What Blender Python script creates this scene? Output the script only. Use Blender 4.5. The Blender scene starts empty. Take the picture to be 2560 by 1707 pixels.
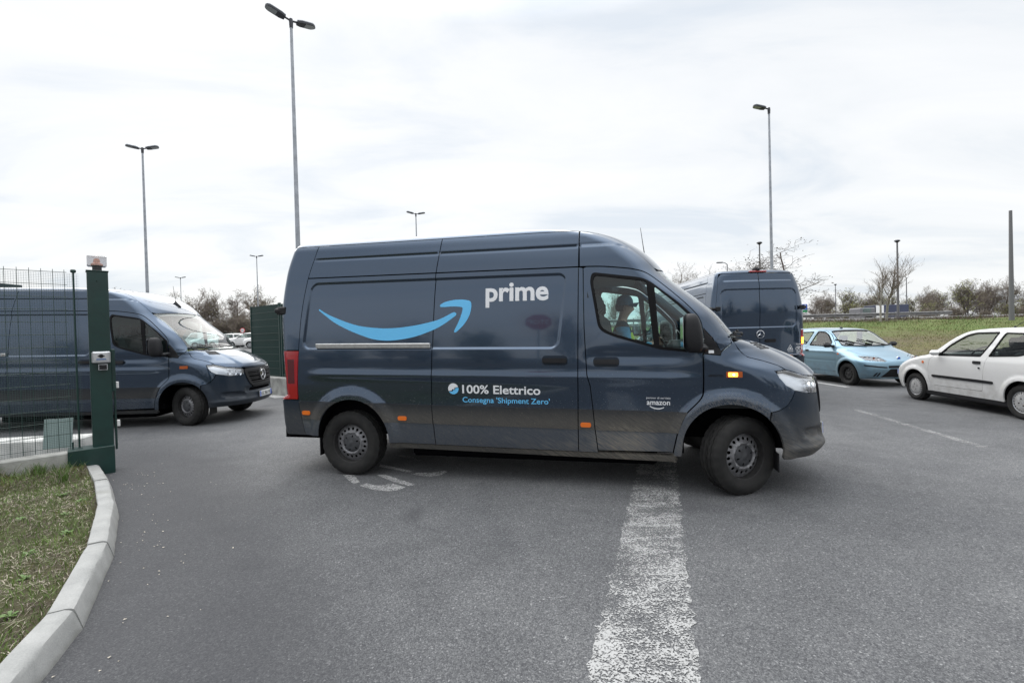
import bpy, math, random
import numpy as np
from mathutils import Vector, Matrix
from mathutils.geometry import delaunay_2d_cdt
R = math.radians
PI = math.pi
scene = bpy.context.scene
col = scene.collection
random.seed(7)
rng = np.random.default_rng(7)

# ------------------------------------------------------------------ camera
CAM_H, CAM_PITCH, CAM_ROLL = 1.4937, 0.012995, 0.025158
cam_data = bpy.data.cameras.new('camera')
cam_data.sensor_width = 36.0
cam_data.lens = 16.0
cam_data.clip_start = 0.05
cam_data.clip_end = 3000
cam = bpy.data.objects.new('camera', cam_data)
col.objects.link(cam)
_cp, _sp = math.cos(CAM_PITCH), math.sin(CAM_PITCH)
_fw, _up, _rt = Vector((0, _cp, -_sp)), Vector((0, _sp, _cp)), Vector((1, 0, 0))
_c, _s = math.cos(CAM_ROLL), math.sin(CAM_ROLL)
_r2, _u2 = _c * _rt - _s * _up, _s * _rt + _c * _up
_m = Matrix((_r2, _u2, -_fw)).transposed().to_4x4()
_m.translation = Vector((0, 0, CAM_H))
cam.matrix_world = _m
scene.camera = cam

# ------------------------------------------------------------------ world and sun (bright overcast)
SUN_EL, SUN_AZ = R(48), R(-28)          # azimuth from +Y towards +X
world = bpy.data.worlds.new('World')
scene.world = world
world.use_nodes = True
wn, wl = world.node_tree.nodes, world.node_tree.links
for n in list(wn): wn.remove(n)
w_out = wn.new('ShaderNodeOutputWorld')
w_bg = wn.new('ShaderNodeBackground')
w_sky = wn.new('ShaderNodeTexSky')
w_sky.sky_type = 'NISHITA'
w_sky.sun_disc = False
w_sky.sun_elevation = SUN_EL
w_sky.sun_rotation = SUN_AZ
w_sky.air_density = 1.2
w_sky.dust_density = 2.0
w_bg.inputs['Strength'].default_value = 0.12
# cloud deck: noise on the direction projected on a plane overhead
tc = wn.new('ShaderNodeTexCoord')
sep = wn.new('ShaderNodeSeparateXYZ')
wl.new(tc.outputs['Generated'], sep.inputs[0])
mx = wn.new('ShaderNodeMath'); mx.operation = 'MAXIMUM'; mx.inputs[1].default_value = 0.0
wl.new(sep.outputs['Z'], mx.inputs[0])
ad = wn.new('ShaderNodeMath'); ad.operation = 'ADD'; ad.inputs[1].default_value = 0.16
wl.new(mx.outputs[0], ad.inputs[0])
dv = wn.new('ShaderNodeVectorMath'); dv.operation = 'DIVIDE'
cmb = wn.new('ShaderNodeCombineXYZ')
for i in range(3): wl.new(ad.outputs[0], cmb.inputs[i])
wl.new(tc.outputs['Generated'], dv.inputs[0]); wl.new(cmb.outputs[0], dv.inputs[1])
mp = wn.new('ShaderNodeMapping')
mp.inputs['Rotation'].default_value = (0, 0, R(-24))
mp.inputs['Scale'].default_value = (0.6, 1.15, 0.0)
wl.new(dv.outputs[0], mp.inputs[0])
nz = wn.new('ShaderNodeTexNoise')
nz.inputs['Scale'].default_value = 1.5; nz.inputs['Detail'].default_value = 7; nz.inputs['Roughness'].default_value = 0.56
nz.inputs['Distortion'].default_value = 0.5
wl.new(mp.outputs[0], nz.inputs[0])
ramp = wn.new('ShaderNodeValToRGB')
cr_ = ramp.color_ramp
cr_.elements[0].position = 0.34; cr_.elements[0].color = (4.85, 5.2, 5.6, 1)
cr_.elements[1].position = 0.66; cr_.elements[1].color = (6.30, 6.34, 6.40, 1)
e = cr_.elements.new(0.48); e.color = (5.80, 5.93, 6.05, 1)
wl.new(nz.outputs['Fac'], ramp.inputs[0])
# overcast decks are brighter overhead than at the horizon
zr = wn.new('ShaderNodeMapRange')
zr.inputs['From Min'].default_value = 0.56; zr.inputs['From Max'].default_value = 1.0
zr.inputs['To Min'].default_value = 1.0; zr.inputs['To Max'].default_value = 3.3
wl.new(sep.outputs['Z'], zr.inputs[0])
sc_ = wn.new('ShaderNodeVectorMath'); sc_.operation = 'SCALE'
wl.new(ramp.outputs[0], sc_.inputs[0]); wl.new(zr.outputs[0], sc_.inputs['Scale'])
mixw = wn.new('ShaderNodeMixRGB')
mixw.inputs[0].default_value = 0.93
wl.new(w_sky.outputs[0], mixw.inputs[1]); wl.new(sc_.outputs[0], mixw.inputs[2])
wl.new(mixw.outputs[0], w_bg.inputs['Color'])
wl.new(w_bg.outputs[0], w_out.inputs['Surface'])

sun_data = bpy.data.lights.new('sun', 'SUN')
sun_data.energy = 1.3
sun_data.angle = R(65)
sun_data.color = (1.0, 0.97, 0.92)
sun = bpy.data.objects.new('sun', sun_data)
col.objects.link(sun)
_d = Vector((math.cos(SUN_EL) * math.sin(SUN_AZ), math.cos(SUN_EL) * math.cos(SUN_AZ), math.sin(SUN_EL)))
sun.rotation_euler = _d.to_track_quat('Z', 'Y').to_euler()

vs = scene.view_settings
vs.view_transform = 'Standard'
vs.look = 'None'
vs.gamma = 1.0
vs.use_curve_mapping = False
vs.exposure = 0.45

# ------------------------------------------------------------------ helpers: materials
def pbsdf(m):
    return m.node_tree.nodes['Principled BSDF']

MATS = {}
def mat(name, color=(.5, .5, .5), rough=.5, metal=0., coat=0., coat_rough=.05, spec=.5, emit=None, emit_s=0., noise=0., nscale=20., bump=0., bscale=200.):
    if name in MATS: return MATS[name]
    m = bpy.data.materials.new(name)
    m.use_nodes = True
    b = pbsdf(m)
    b.inputs['Base Color'].default_value = (*color, 1)
    b.inputs['Roughness'].default_value = rough
    b.inputs['Metallic'].default_value = metal
    b.inputs['Coat Weight'].default_value = coat
    b.inputs['Coat Roughness'].default_value = coat_rough
    b.inputs['Specular IOR Level'].default_value = spec
    if emit:
        b.inputs['Emission Color'].default_value = (*emit, 1)
        b.inputs['Emission Strength'].default_value = emit_s
    N, L = m.node_tree.nodes, m.node_tree.links
    if noise or bump:
        t = N.new('ShaderNodeTexCoord')
    if noise:
        n = N.new('ShaderNodeTexNoise'); n.inputs['Scale'].default_value = nscale; n.inputs['Detail'].default_value = 6
        L.new(t.outputs['Object'], n.inputs[0])
        rp = N.new('ShaderNodeMapRange'); rp.inputs['From Min'].default_value = .3; rp.inputs['From Max'].default_value = .7
        rp.inputs['To Min'].default_value = 1 - noise; rp.inputs['To Max'].default_value = 1 + noise
        L.new(n.outputs['Fac'], rp.inputs[0])
        vm = N.new('ShaderNodeVectorMath'); vm.operation = 'SCALE'; vm.inputs[0].default_value = color
        L.new(rp.outputs[0], vm.inputs['Scale']); L.new(vm.outputs[0], b.inputs['Base Color'])
    if bump:
        n2 = N.new('ShaderNodeTexNoise'); n2.inputs['Scale'].default_value = bscale; n2.inputs['Detail'].default_value = 4
        L.new(t.outputs['Object'], n2.inputs[0])
        bp = N.new('ShaderNodeBump'); bp.inputs['Strength'].default_value = bump; bp.inputs['Distance'].default_value = .01
        L.new(n2.outputs['Fac'], bp.inputs['Height']); L.new(bp.outputs[0], b.inputs['Normal'])
    MATS[name] = m
    return m

def glass_mat(name, tint=(.75, .85, .83), rough=.0, ior=1.5, boost=1.0):
    if name in MATS: return MATS[name]
    m = bpy.data.materials.new(name); m.use_nodes = True
    N, L = m.node_tree.nodes, m.node_tree.links
    N.remove(pbsdf(m))
    o = N['Material Output']
    tr = N.new('ShaderNodeBsdfTransparent'); tr.inputs[0].default_value = (*tint, 1)
    gl = N.new('ShaderNodeBsdfGlossy'); gl.inputs['Roughness'].default_value = rough; gl.inputs[0].default_value = (1, 1, 1, 1)
    # thin pane: Schlick reflectance from both sides
    ge = N.new('ShaderNodeNewGeometry'); dt = N.new('ShaderNodeVectorMath'); dt.operation = 'DOT_PRODUCT'
    L.new(ge.outputs['Incoming'], dt.inputs[0]); L.new(ge.outputs['Normal'], dt.inputs[1])
    ab = N.new('ShaderNodeMath'); ab.operation = 'ABSOLUTE'; L.new(dt.outputs['Value'], ab.inputs[0])
    om = N.new('ShaderNodeMath'); om.operation = 'SUBTRACT'; om.inputs[0].default_value = 1.; om.use_clamp = True; L.new(ab.outputs[0], om.inputs[1])
    pw = N.new('ShaderNodeMath'); pw.operation = 'POWER'; pw.inputs[1].default_value = 5.; L.new(om.outputs[0], pw.inputs[0])
    f0 = ((ior - 1) / (ior + 1)) ** 2 * 1.9
    fr = N.new('ShaderNodeMath'); fr.operation = 'MULTIPLY_ADD'; fr.inputs[1].default_value = 1 - f0; fr.inputs[2].default_value = f0; L.new(pw.outputs[0], fr.inputs[0])
    ml = N.new('ShaderNodeMath'); ml.operation = 'MULTIPLY'; ml.inputs[1].default_value = boost; ml.use_clamp = True
    L.new(fr.outputs[0], ml.inputs[0])
    mx = N.new('ShaderNodeMixShader')
    L.new(ml.outputs[0], mx.inputs[0]); L.new(tr.outputs[0], mx.inputs[1]); L.new(gl.outputs[0], mx.inputs[2])
    L.new(mx.outputs[0], o.inputs['Surface'])
    MATS[name] = m
    return m

class NT:
    """small node helper"""
    def __init__(s, name):
        s.m = bpy.data.materials.new(name); s.m.use_nodes = True
        s.N, s.L = s.m.node_tree.nodes, s.m.node_tree.links
        s.b = pbsdf(s.m)
        MATS[name] = s.m
    def lk(s, o, i): s.L.new(o, i)
    def val(s, sock, v):
        if hasattr(v, 'is_linked') or isinstance(v, bpy.types.NodeSocket): s.L.new(v, sock)
        else: sock.default_value = v
    def coord(s, which='Object'):
        return s.N.new('ShaderNodeTexCoord').outputs[which]
    def mapping(s, v, scale=(1, 1, 1), rot=(0, 0, 0), loc=(0, 0, 0)):
        n = s.N.new('ShaderNodeMapping'); n.inputs['Scale'].default_value = scale; n.inputs['Rotation'].default_value = rot; n.inputs['Location'].default_value = loc
        s.L.new(v, n.inputs[0]); return n.outputs[0]
    def noise(s, v, scale=5, detail=5, rough=.55, dist=0):
        n = s.N.new('ShaderNodeTexNoise'); n.inputs['Scale'].default_value = scale; n.inputs['Detail'].default_value = detail
        n.inputs['Roughness'].default_value = rough; n.inputs['Distortion'].default_value = dist
        s.L.new(v, n.inputs[0]); return n.outputs['Fac']
    def voro(s, v, scale=50, out='Color', feature='F1'):
        n = s.N.new('ShaderNodeTexVoronoi'); n.inputs['Scale'].default_value = scale; n.feature = feature
        s.L.new(v, n.inputs[0]); return n.outputs[out]
    def math(s, op, a, b=0., c=0.):
        n = s.N.new('ShaderNodeMath'); n.operation = op
        s.val(n.inputs[0], a); s.val(n.inputs[1], b)
        if op in ('MULTIPLY_ADD', 'SMOOTH_MIN'): s.val(n.inputs[2], c)
        return n.outputs[0]
    def rng(s, v, a, b, c=0., d=1., smooth=False):
        n = s.N.new('ShaderNodeMapRange')
        if smooth: n.interpolation_type = 'SMOOTHSTEP'
        n.inputs['From Min'].default_value = a; n.inputs['From Max'].default_value = b
        n.inputs['To Min'].default_value = c; n.inputs['To Max'].default_value = d
        s.L.new(v, n.inputs[0]); return n.outputs[0]
    def mix(s, f, a, b):
        n = s.N.new('ShaderNodeMixRGB')
        s.val(n.inputs[0], f)
        for i, q in ((1, a), (2, b)):
            if isinstance(q, tuple): n.inputs[i].default_value = (*q, 1) if len(q) == 3 else q
            else: s.L.new(q, n.inputs[i])
        return n.outputs[0]
    def ramp(s, v, stops):
        n = s.N.new('ShaderNodeValToRGB'); r = n.color_ramp
        r.elements[0].position = stops[0][0]; r.elements[0].color = (*stops[0][1], 1)
        r.elements[1].position = stops[-1][0]; r.elements[1].color = (*stops[-1][1], 1)
        for p, c in stops[1:-1]:
            e = r.elements.new(p); e.color = (*c, 1)
        s.L.new(v, n.inputs[0]); return n.outputs[0]
    def sep(s, v):
        n = s.N.new('ShaderNodeSeparateXYZ'); s.L.new(v, n.inputs[0]); return n.outputs
    def bump(s, h, strength=.5, dist=.01):
        n = s.N.new('ShaderNodeBump'); n.inputs['Strength'].default_value = strength; n.inputs['Distance'].default_value = dist
        s.L.new(h, n.inputs['Height']); s.L.new(n.outputs[0], s.b.inputs['Normal'])
    def attr(s, name):
        n = s.N.new('ShaderNodeAttribute'); n.attribute_type = 'OBJECT'; n.attribute_name = name; return n.outputs['Fac']

# ------------------------------------------------------------------ helpers: objects
def tag(o, label=None, cat=None, group=None, kind=None):
    if label: o['label'] = label
    if cat: o['category'] = cat
    if group: o['group'] = group
    if kind: o['kind'] = kind
    return o
def empty(name, loc=(0, 0, 0), rz=0., parent=None):
    o = bpy.data.objects.new(name, None); col.objects.link(o)
    o.location = loc; o.rotation_euler = (0, 0, rz); o.empty_display_size = .2
    if parent: o.parent = parent
    return o
def link(name, me, m=None, parent=None, loc=None, rot=None):
    o = bpy.data.objects.new(name, me); col.objects.link(o)
    if m is not None:
        me.materials.clear()
        for q in (m if isinstance(m, (list, tuple)) else [m]): me.materials.append(q)
    if parent: o.parent = parent
    if loc is not None: o.location = loc
    if rot is not None: o.rotation_euler = rot
    return o
def children(o): return [c for c in ALLCH.get(o.name, [])] if False else list(o.children)
def copy_tree(o, parent=None):
    c = o.copy(); col.objects.link(c); c.parent = parent
    for ch in list(o.children): copy_tree(ch, c)
    return c
def mesh_np(name, V, F, normals=None, smooth=True, sharp=None):
    """V (n,3); F list of index arrays (m,3) or (m,4)"""
    V = np.asarray(V, np.float32).reshape(-1, 3)
    Fs = [np.asarray(f, np.int32) for f in (F if isinstance(F, (list, tuple)) else [F]) if len(f)]
    me = bpy.data.meshes.new(name)
    me.vertices.add(len(V)); me.vertices.foreach_set('co', V.ravel())
    nl = sum(f.size for f in Fs); npoly = sum(len(f) for f in Fs)
    me.loops.add(nl); me.polygons.add(npoly)
    me.loops.foreach_set('vertex_index', np.concatenate([f.ravel() for f in Fs]))
    tot = np.concatenate([np.full(len(f), f.shape[1], np.int32) for f in Fs])
    st = np.concatenate([[0], np.cumsum(tot)[:-1]]).astype(np.int32)
    me.polygons.foreach_set('loop_start', st)
    me.polygons.foreach_set('loop_total', tot)
    me.polygons.foreach_set('use_smooth', np.full(npoly, smooth))
    me.update(calc_edges=True)
    if normals is not None:
        me.normals_split_custom_set_from_vertices(np.asarray(normals, np.float32).tolist())
    elif sharp is not None and smooth:
        me.set_sharp_from_angle(angle=R(sharp))
    return me

class MB:
    def __init__(s): s.v = []; s.f = []
    def add(s, v, f):
        o = len(s.v); s.v += [tuple(q) for q in v]; s.f += [tuple(i + o for i in q) for q in f]; return s
    def box(s, c, d, rz=0., bev=0., M=None):
        hx, hy, hz = d[0] / 2, d[1] / 2, d[2] / 2
        if bev > 0:
            b = min(bev, hx * .9, hy * .9, hz * .9)
            pts = []
            fs = []
            # chamfered box: 24 verts
            idx = {}
            for sx in (-1, 1):
                for sy in (-1, 1):
                    for sz in (-1, 1):
                        for ax in range(3):
                            p = [sx * (hx - (b if ax != 0 else 0)), sy * (hy - (b if ax != 1 else 0)), sz * (hz - (b if ax != 2 else 0))]
                            idx[(sx, sy, sz, ax)] = len(pts); pts.append(p)
            g = lambda *k: idx[k]
            for sg in (-1, 1):
                fs.append([g(sg, -1, -1, 0), g(sg, 1, -1, 0), g(sg, 1, 1, 0), g(sg, -1, 1, 0)][::sg])
                fs.append([g(1, sg, -1, 1), g(-1, sg, -1, 1), g(-1, sg, 1, 1), g(1, sg, 1, 1)][::sg])
                fs.append([g(-1, -1, sg, 2), g(1, -1, sg, 2), g(1, 1, sg, 2), g(-1, 1, sg, 2)][::sg])
            for a in (-1, 1):
                for c2 in (-1, 1):
                    fs.append([g(a, c2, -1, 0), g(a, c2, 1, 0), g(a, c2, 1, 1), g(a, c2, -1, 1)][::-a * c2])
                    fs.append([g(a, -1, c2, 0), g(a, 1, c2, 0), g(a, 1, c2, 2), g(a, -1, c2, 2)][::a * c2])
                    fs.append([g(-1, a, c2, 1), g(1, a, c2, 1), g(1, a, c2, 2), g(-1, a, c2, 2)][::-a * c2])
            for sx in (-1, 1):
                for sy in (-1, 1):
                    for sz in (-1, 1):
                        fs.append([g(sx, sy, sz, 0), g(sx, sy, sz, 1), g(sx, sy, sz, 2)][::sx * sy * sz])
            P = np.array(pts)
        else:
            P = np.array([[x, y, z] for x in (-hx, hx) for y in (-hy, hy) for z in (-hz, hz)])
            fs = [[0, 1, 3, 2], [4, 6, 7, 5], [0, 4, 5, 1], [2, 3, 7, 6], [0, 2, 6, 4], [1, 5, 7, 3]]
        if M is not None: P = P @ np.array(M).T
        cz, sz_ = math.cos(rz), math.sin(rz)
        P = np.stack([P[:, 0] * cz - P[:, 1] * sz_, P[:, 0] * sz_ + P[:, 1] * cz, P[:, 2]], 1) + np.array(c)
        return s.add(P, fs)
    def tube(s, pts, rad, n=8, cap=True, closed=False):
        pts = [Vector(p) for p in pts]; m = len(pts)
        rad = [rad] * m if np.isscalar(rad) else list(rad)
        vs_, fs = [], []
        prev = None
        for i, p in enumerate(pts):
            if closed: t = (pts[(i + 1) % m] - pts[i - 1])
            else: t = (pts[min(i + 1, m - 1)] - pts[max(i - 1, 0)])
            t.normalize()
            if prev is None:
                a = Vector((0, 0, 1)) if abs(t.z) < .9 else Vector((1, 0, 0))
                u = t.cross(a).normalized()
            else:
                u = (prev - t * prev.dot(t)).normalized()
            prev = u; w = t.cross(u)
            for k in range(n):
                an = 2 * PI * k / n
                vs_.append(p + (u * math.cos(an) + w * math.sin(an)) * rad[i])
        rings = m if closed else m - 1
        for i in range(rings):
            j = (i + 1) % m
            for k in range(n):
                fs.append((i * n + k, i * n + (k + 1) % n, j * n + (k + 1) % n, j * n + k))
        if cap and not closed:
            fs.append(tuple(range(n))[::-1]); fs.append(tuple((m - 1) * n + k for k in range(n)))
        return s.add(vs_, fs)
    def lathe(s, prof, n=32, axis='z', c=(0, 0, 0), closed=False):
        """prof list of (r, h)"""
        vs_, fs = [], []
        m = len(prof)
        for k in range(n):
            a = 2 * PI * k / n
            for r, h in prof:
                x, y = r * math.cos(a), r * math.sin(a)
                p = (x, y, h) if axis == 'z' else ((x, h, y) if axis == 'y' else (h, x, y))
                vs_.append((p[0] + c[0], p[1] + c[1], p[2] + c[2]))
        for k in range(n):
            k2 = (k + 1) % n
            for i in range(m - 1 + (1 if closed else 0)):
                i2 = (i + 1) % m
                q = (k * m + i, k2 * m + i, k2 * m + i2, k * m + i2)
                fs.append(q if axis != 'y' else q[::-1])
        return s.add(vs_, fs)
    def prism(s, poly, z0, z1, M=None):
        """poly (x,y) ccw extruded z0..z1; M optional 3x3 rows"""
        n = len(poly)
        P = [(x, y, z0) for x, y in poly] + [(x, y, z1) for x, y in poly]
        if M is not None: P = (np.array(P) @ np.array(M).T).tolist()
        f = [tuple(range(n))[::-1], tuple(range(n, 2 * n))] + [(i, (i + 1) % n, n + (i + 1) % n, n + i) for i in range(n)]
        return s.add(P, f)
    def build(s, name, m, parent=None, sharp=35, loc=None, rot=None, smooth=True):
        me = bpy.data.meshes.new(name)
        me.from_pydata(s.v, [], s.f); me.update()
        if smooth:
            me.polygons.foreach_set('use_smooth', [True] * len(me.polygons))
            me.set_sharp_from_angle(angle=R(sharp))
        return link(name, me, m, parent, loc, rot)

# ------------------------------------------------------------------ helpers: 2d triangulation and curved panels
def pchip(pts):
    x = np.array([p[0] for p in pts], float); y = np.array([p[1] for p in pts], float)
    h = np.diff(x); dl = np.diff(y) / h
    d = np.zeros(len(x)); d[0] = dl[0]; d[-1] = dl[-1]
    for i in range(1, len(x) - 1):
        if dl[i - 1] * dl[i] > 0:
            w1, w2 = 2 * h[i] + h[i - 1], h[i] + 2 * h[i - 1]
            d[i] = (w1 + w2) / (w1 / dl[i - 1] + w2 / dl[i])
    def f(q):
        q = np.clip(np.asarray(q, float), x[0], x[-1])
        i = np.clip(np.searchsorted(x, q) - 1, 0, len(h) - 1)
        t = (q - x[i]) / h[i]; t2, t3 = t * t, t * t * t
        return (2 * t3 - 3 * t2 + 1) * y[i] + (t3 - 2 * t2 + t) * h[i] * d[i] + (-2 * t3 + 3 * t2) * y[i + 1] + (t3 - t2) * h[i] * d[i + 1]
    return f
def sm(v, a, b):
    t = np.clip((v - a) / (b - a), 0, 1); return t * t * (3 - 2 * t)
def sdf_box(x, y, cx, cy, hx, hy, r):
    qx, qy = np.abs(x - cx) - hx + r, np.abs(y - cy) - hy + r
    return np.hypot(np.maximum(qx, 0), np.maximum(qy, 0)) + np.minimum(np.maximum(qx, qy), 0) - r
def curve(pts, n=6):
    """Catmull-Rom through the points (open)"""
    P = np.array(pts, float); out = []
    for i in range(len(P) - 1):
        p0, p1, p2, p3 = P[max(i - 1, 0)], P[i], P[i + 1], P[min(i + 2, len(P) - 1)]
        for k in range(n):
            t = k / n
            out.append(.5 * (2 * p1 + (p2 - p0) * t + (2 * p0 - 5 * p1 + 4 * p2 - p3) * t * t + (3 * p1 - p0 - 3 * p2 + p3) * t ** 3))
    out.append(P[-1])
    return [tuple(q) for q in out]
def rnd(pts, r=.03, n=5):
    """closed polygon with rounded corners; pts (x,y[,r])"""
    out = []; m = len(pts)
    for i in range(m):
        p = np.array(pts[i][:2], float); a = np.array(pts[i - 1][:2], float); b = np.array(pts[(i + 1) % m][:2], float)
        rr = pts[i][2] if len(pts[i]) > 2 else r
        da, db = a - p, b - p; la, lb = np.linalg.norm(da), np.linalg.norm(db)
        q = min(rr, la * .45, lb * .45)
        p0, p1 = p + da / la * q, p + db / lb * q
        for k in range(n + 1):
            t = k / n
            out.append(tuple((1 - t) ** 2 * p0 + 2 * t * (1 - t) * p + t * t * p1))
    return out
def arc(cx, cz, r, a0, a1, n=28, rx=None):
    rx = rx or r
    return [(cx + rx * math.cos(R(a0 + (a1 - a0) * i / n)), cz + r * math.sin(R(a0 + (a1 - a0) * i / n))) for i in range(n + 1)]
def inset(poly, d):
    """move every edge of a simple closed polygon inwards by d"""
    P = np.array(poly, float)
    keep = [i for i in range(len(P)) if np.linalg.norm(P[i] - P[i - 1]) > 1e-6]
    P = P[keep]
    A = .5 * np.sum(P[:, 0] * np.roll(P[:, 1], -1) - np.roll(P[:, 0], -1) * P[:, 1])
    E = np.roll(P, -1, 0) - P; E /= np.linalg.norm(E, axis=1)[:, None]
    Nn = np.stack([-E[:, 1], E[:, 0]], 1) * (1 if A > 0 else -1)
    n0, n1 = np.roll(Nn, 1, 0), Nn
    b = n0 + n1; den = np.maximum(np.sum(b * n0, 1), .35)
    return P + b * (d / den)[:, None]
def inside(pts, loops):
    x, y = pts[:, 0], pts[:, 1]; res = np.zeros(len(pts), bool)
    for L_ in loops:
        a = np.asarray(L_); b = np.roll(a, -1, 0)
        for s0 in range(0, len(pts), 8192):
            xs, ys = x[s0:s0 + 8192, None], y[s0:s0 + 8192, None]
            c = (a[None, :, 1] > ys) != (b[None, :, 1] > ys)
            dy = b[None, :, 1] - a[None, :, 1]; dy = np.where(dy == 0, 1e-12, dy)
            xi = a[None, :, 0] + (ys - a[None, :, 1]) / dy * (b[None, :, 0] - a[None, :, 0])
            res[s0:s0 + 8192] ^= (np.sum(c & (xs < xi), 1) % 2 == 1)
    return res
def tri2d(loops, h, sz=1., extra=None):
    """triangulate outer loop minus hole loops; returns pts (n,2), tris (m,3)"""
    LL = []
    for lp in loops:
        P = np.array(lp, float) * np.array([1, sz]); out = []
        for i in range(len(P)):
            a, b = P[i], P[(i + 1) % len(P)]; d = np.linalg.norm(b - a)
            if d < 1e-6: continue
            k = max(1, int(math.ceil(d / h)))
            out += [a + (b - a) * j / k for j in range(k)]
        LL.append(np.array(out))
    pts = np.concatenate(LL); edges = []; o = 0
    for P in LL:
        edges += [(o + i, o + (i + 1) % len(P)) for i in range(len(P))]; o += len(P)
    mn, mx_ = LL[0].min(0), LL[0].max(0)
    if extra is not None:
        ex = np.array(extra, float) * np.array([1, sz]); ex = ex[inside(ex, LL)]
        ex = ex[((ex[:, None] - pts[None]) ** 2).sum(-1).min(1) > (.2 * h) ** 2]
        pts = np.concatenate([pts, ex])
    ys = np.arange(mn[1] + h * .43, mx_[1], h * .866)
    g = []
    for j, y in enumerate(ys):
        xs = np.arange(mn[0] + (h * .5 if j % 2 else h * .25), mx_[0], h)
        g.append(np.stack([xs, np.full_like(xs, y)], 1))
    if g:
        g = np.concatenate(g)
        g = g[inside(g, LL)] if len(g) else g
        if len(g):
            ok = np.ones(len(g), bool)
            for s0 in range(0, len(g), 4096):
                q = g[s0:s0 + 4096]
                d2 = ((q[:, None, :] - pts[None]) ** 2).sum(-1).min(1)
                ok[s0:s0 + 4096] = d2 > (.5 * h) ** 2
            pts = np.concatenate([pts, g[ok]])
    r = delaunay_2d_cdt([Vector(p) for p in pts.tolist()], edges, [], 0, 1e-7)
    V = np.array([tuple(v) for v in r[0]]); T = np.array([f for f in r[2] if len(f) == 3])
    c = V[T].mean(1)
    T = T[inside(c, LL)]
    used = np.unique(T); mp_ = -np.ones(len(V), int); mp_[used] = np.arange(len(used))
    return V[used] / np.array([1, sz]), mp_[T]

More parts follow.
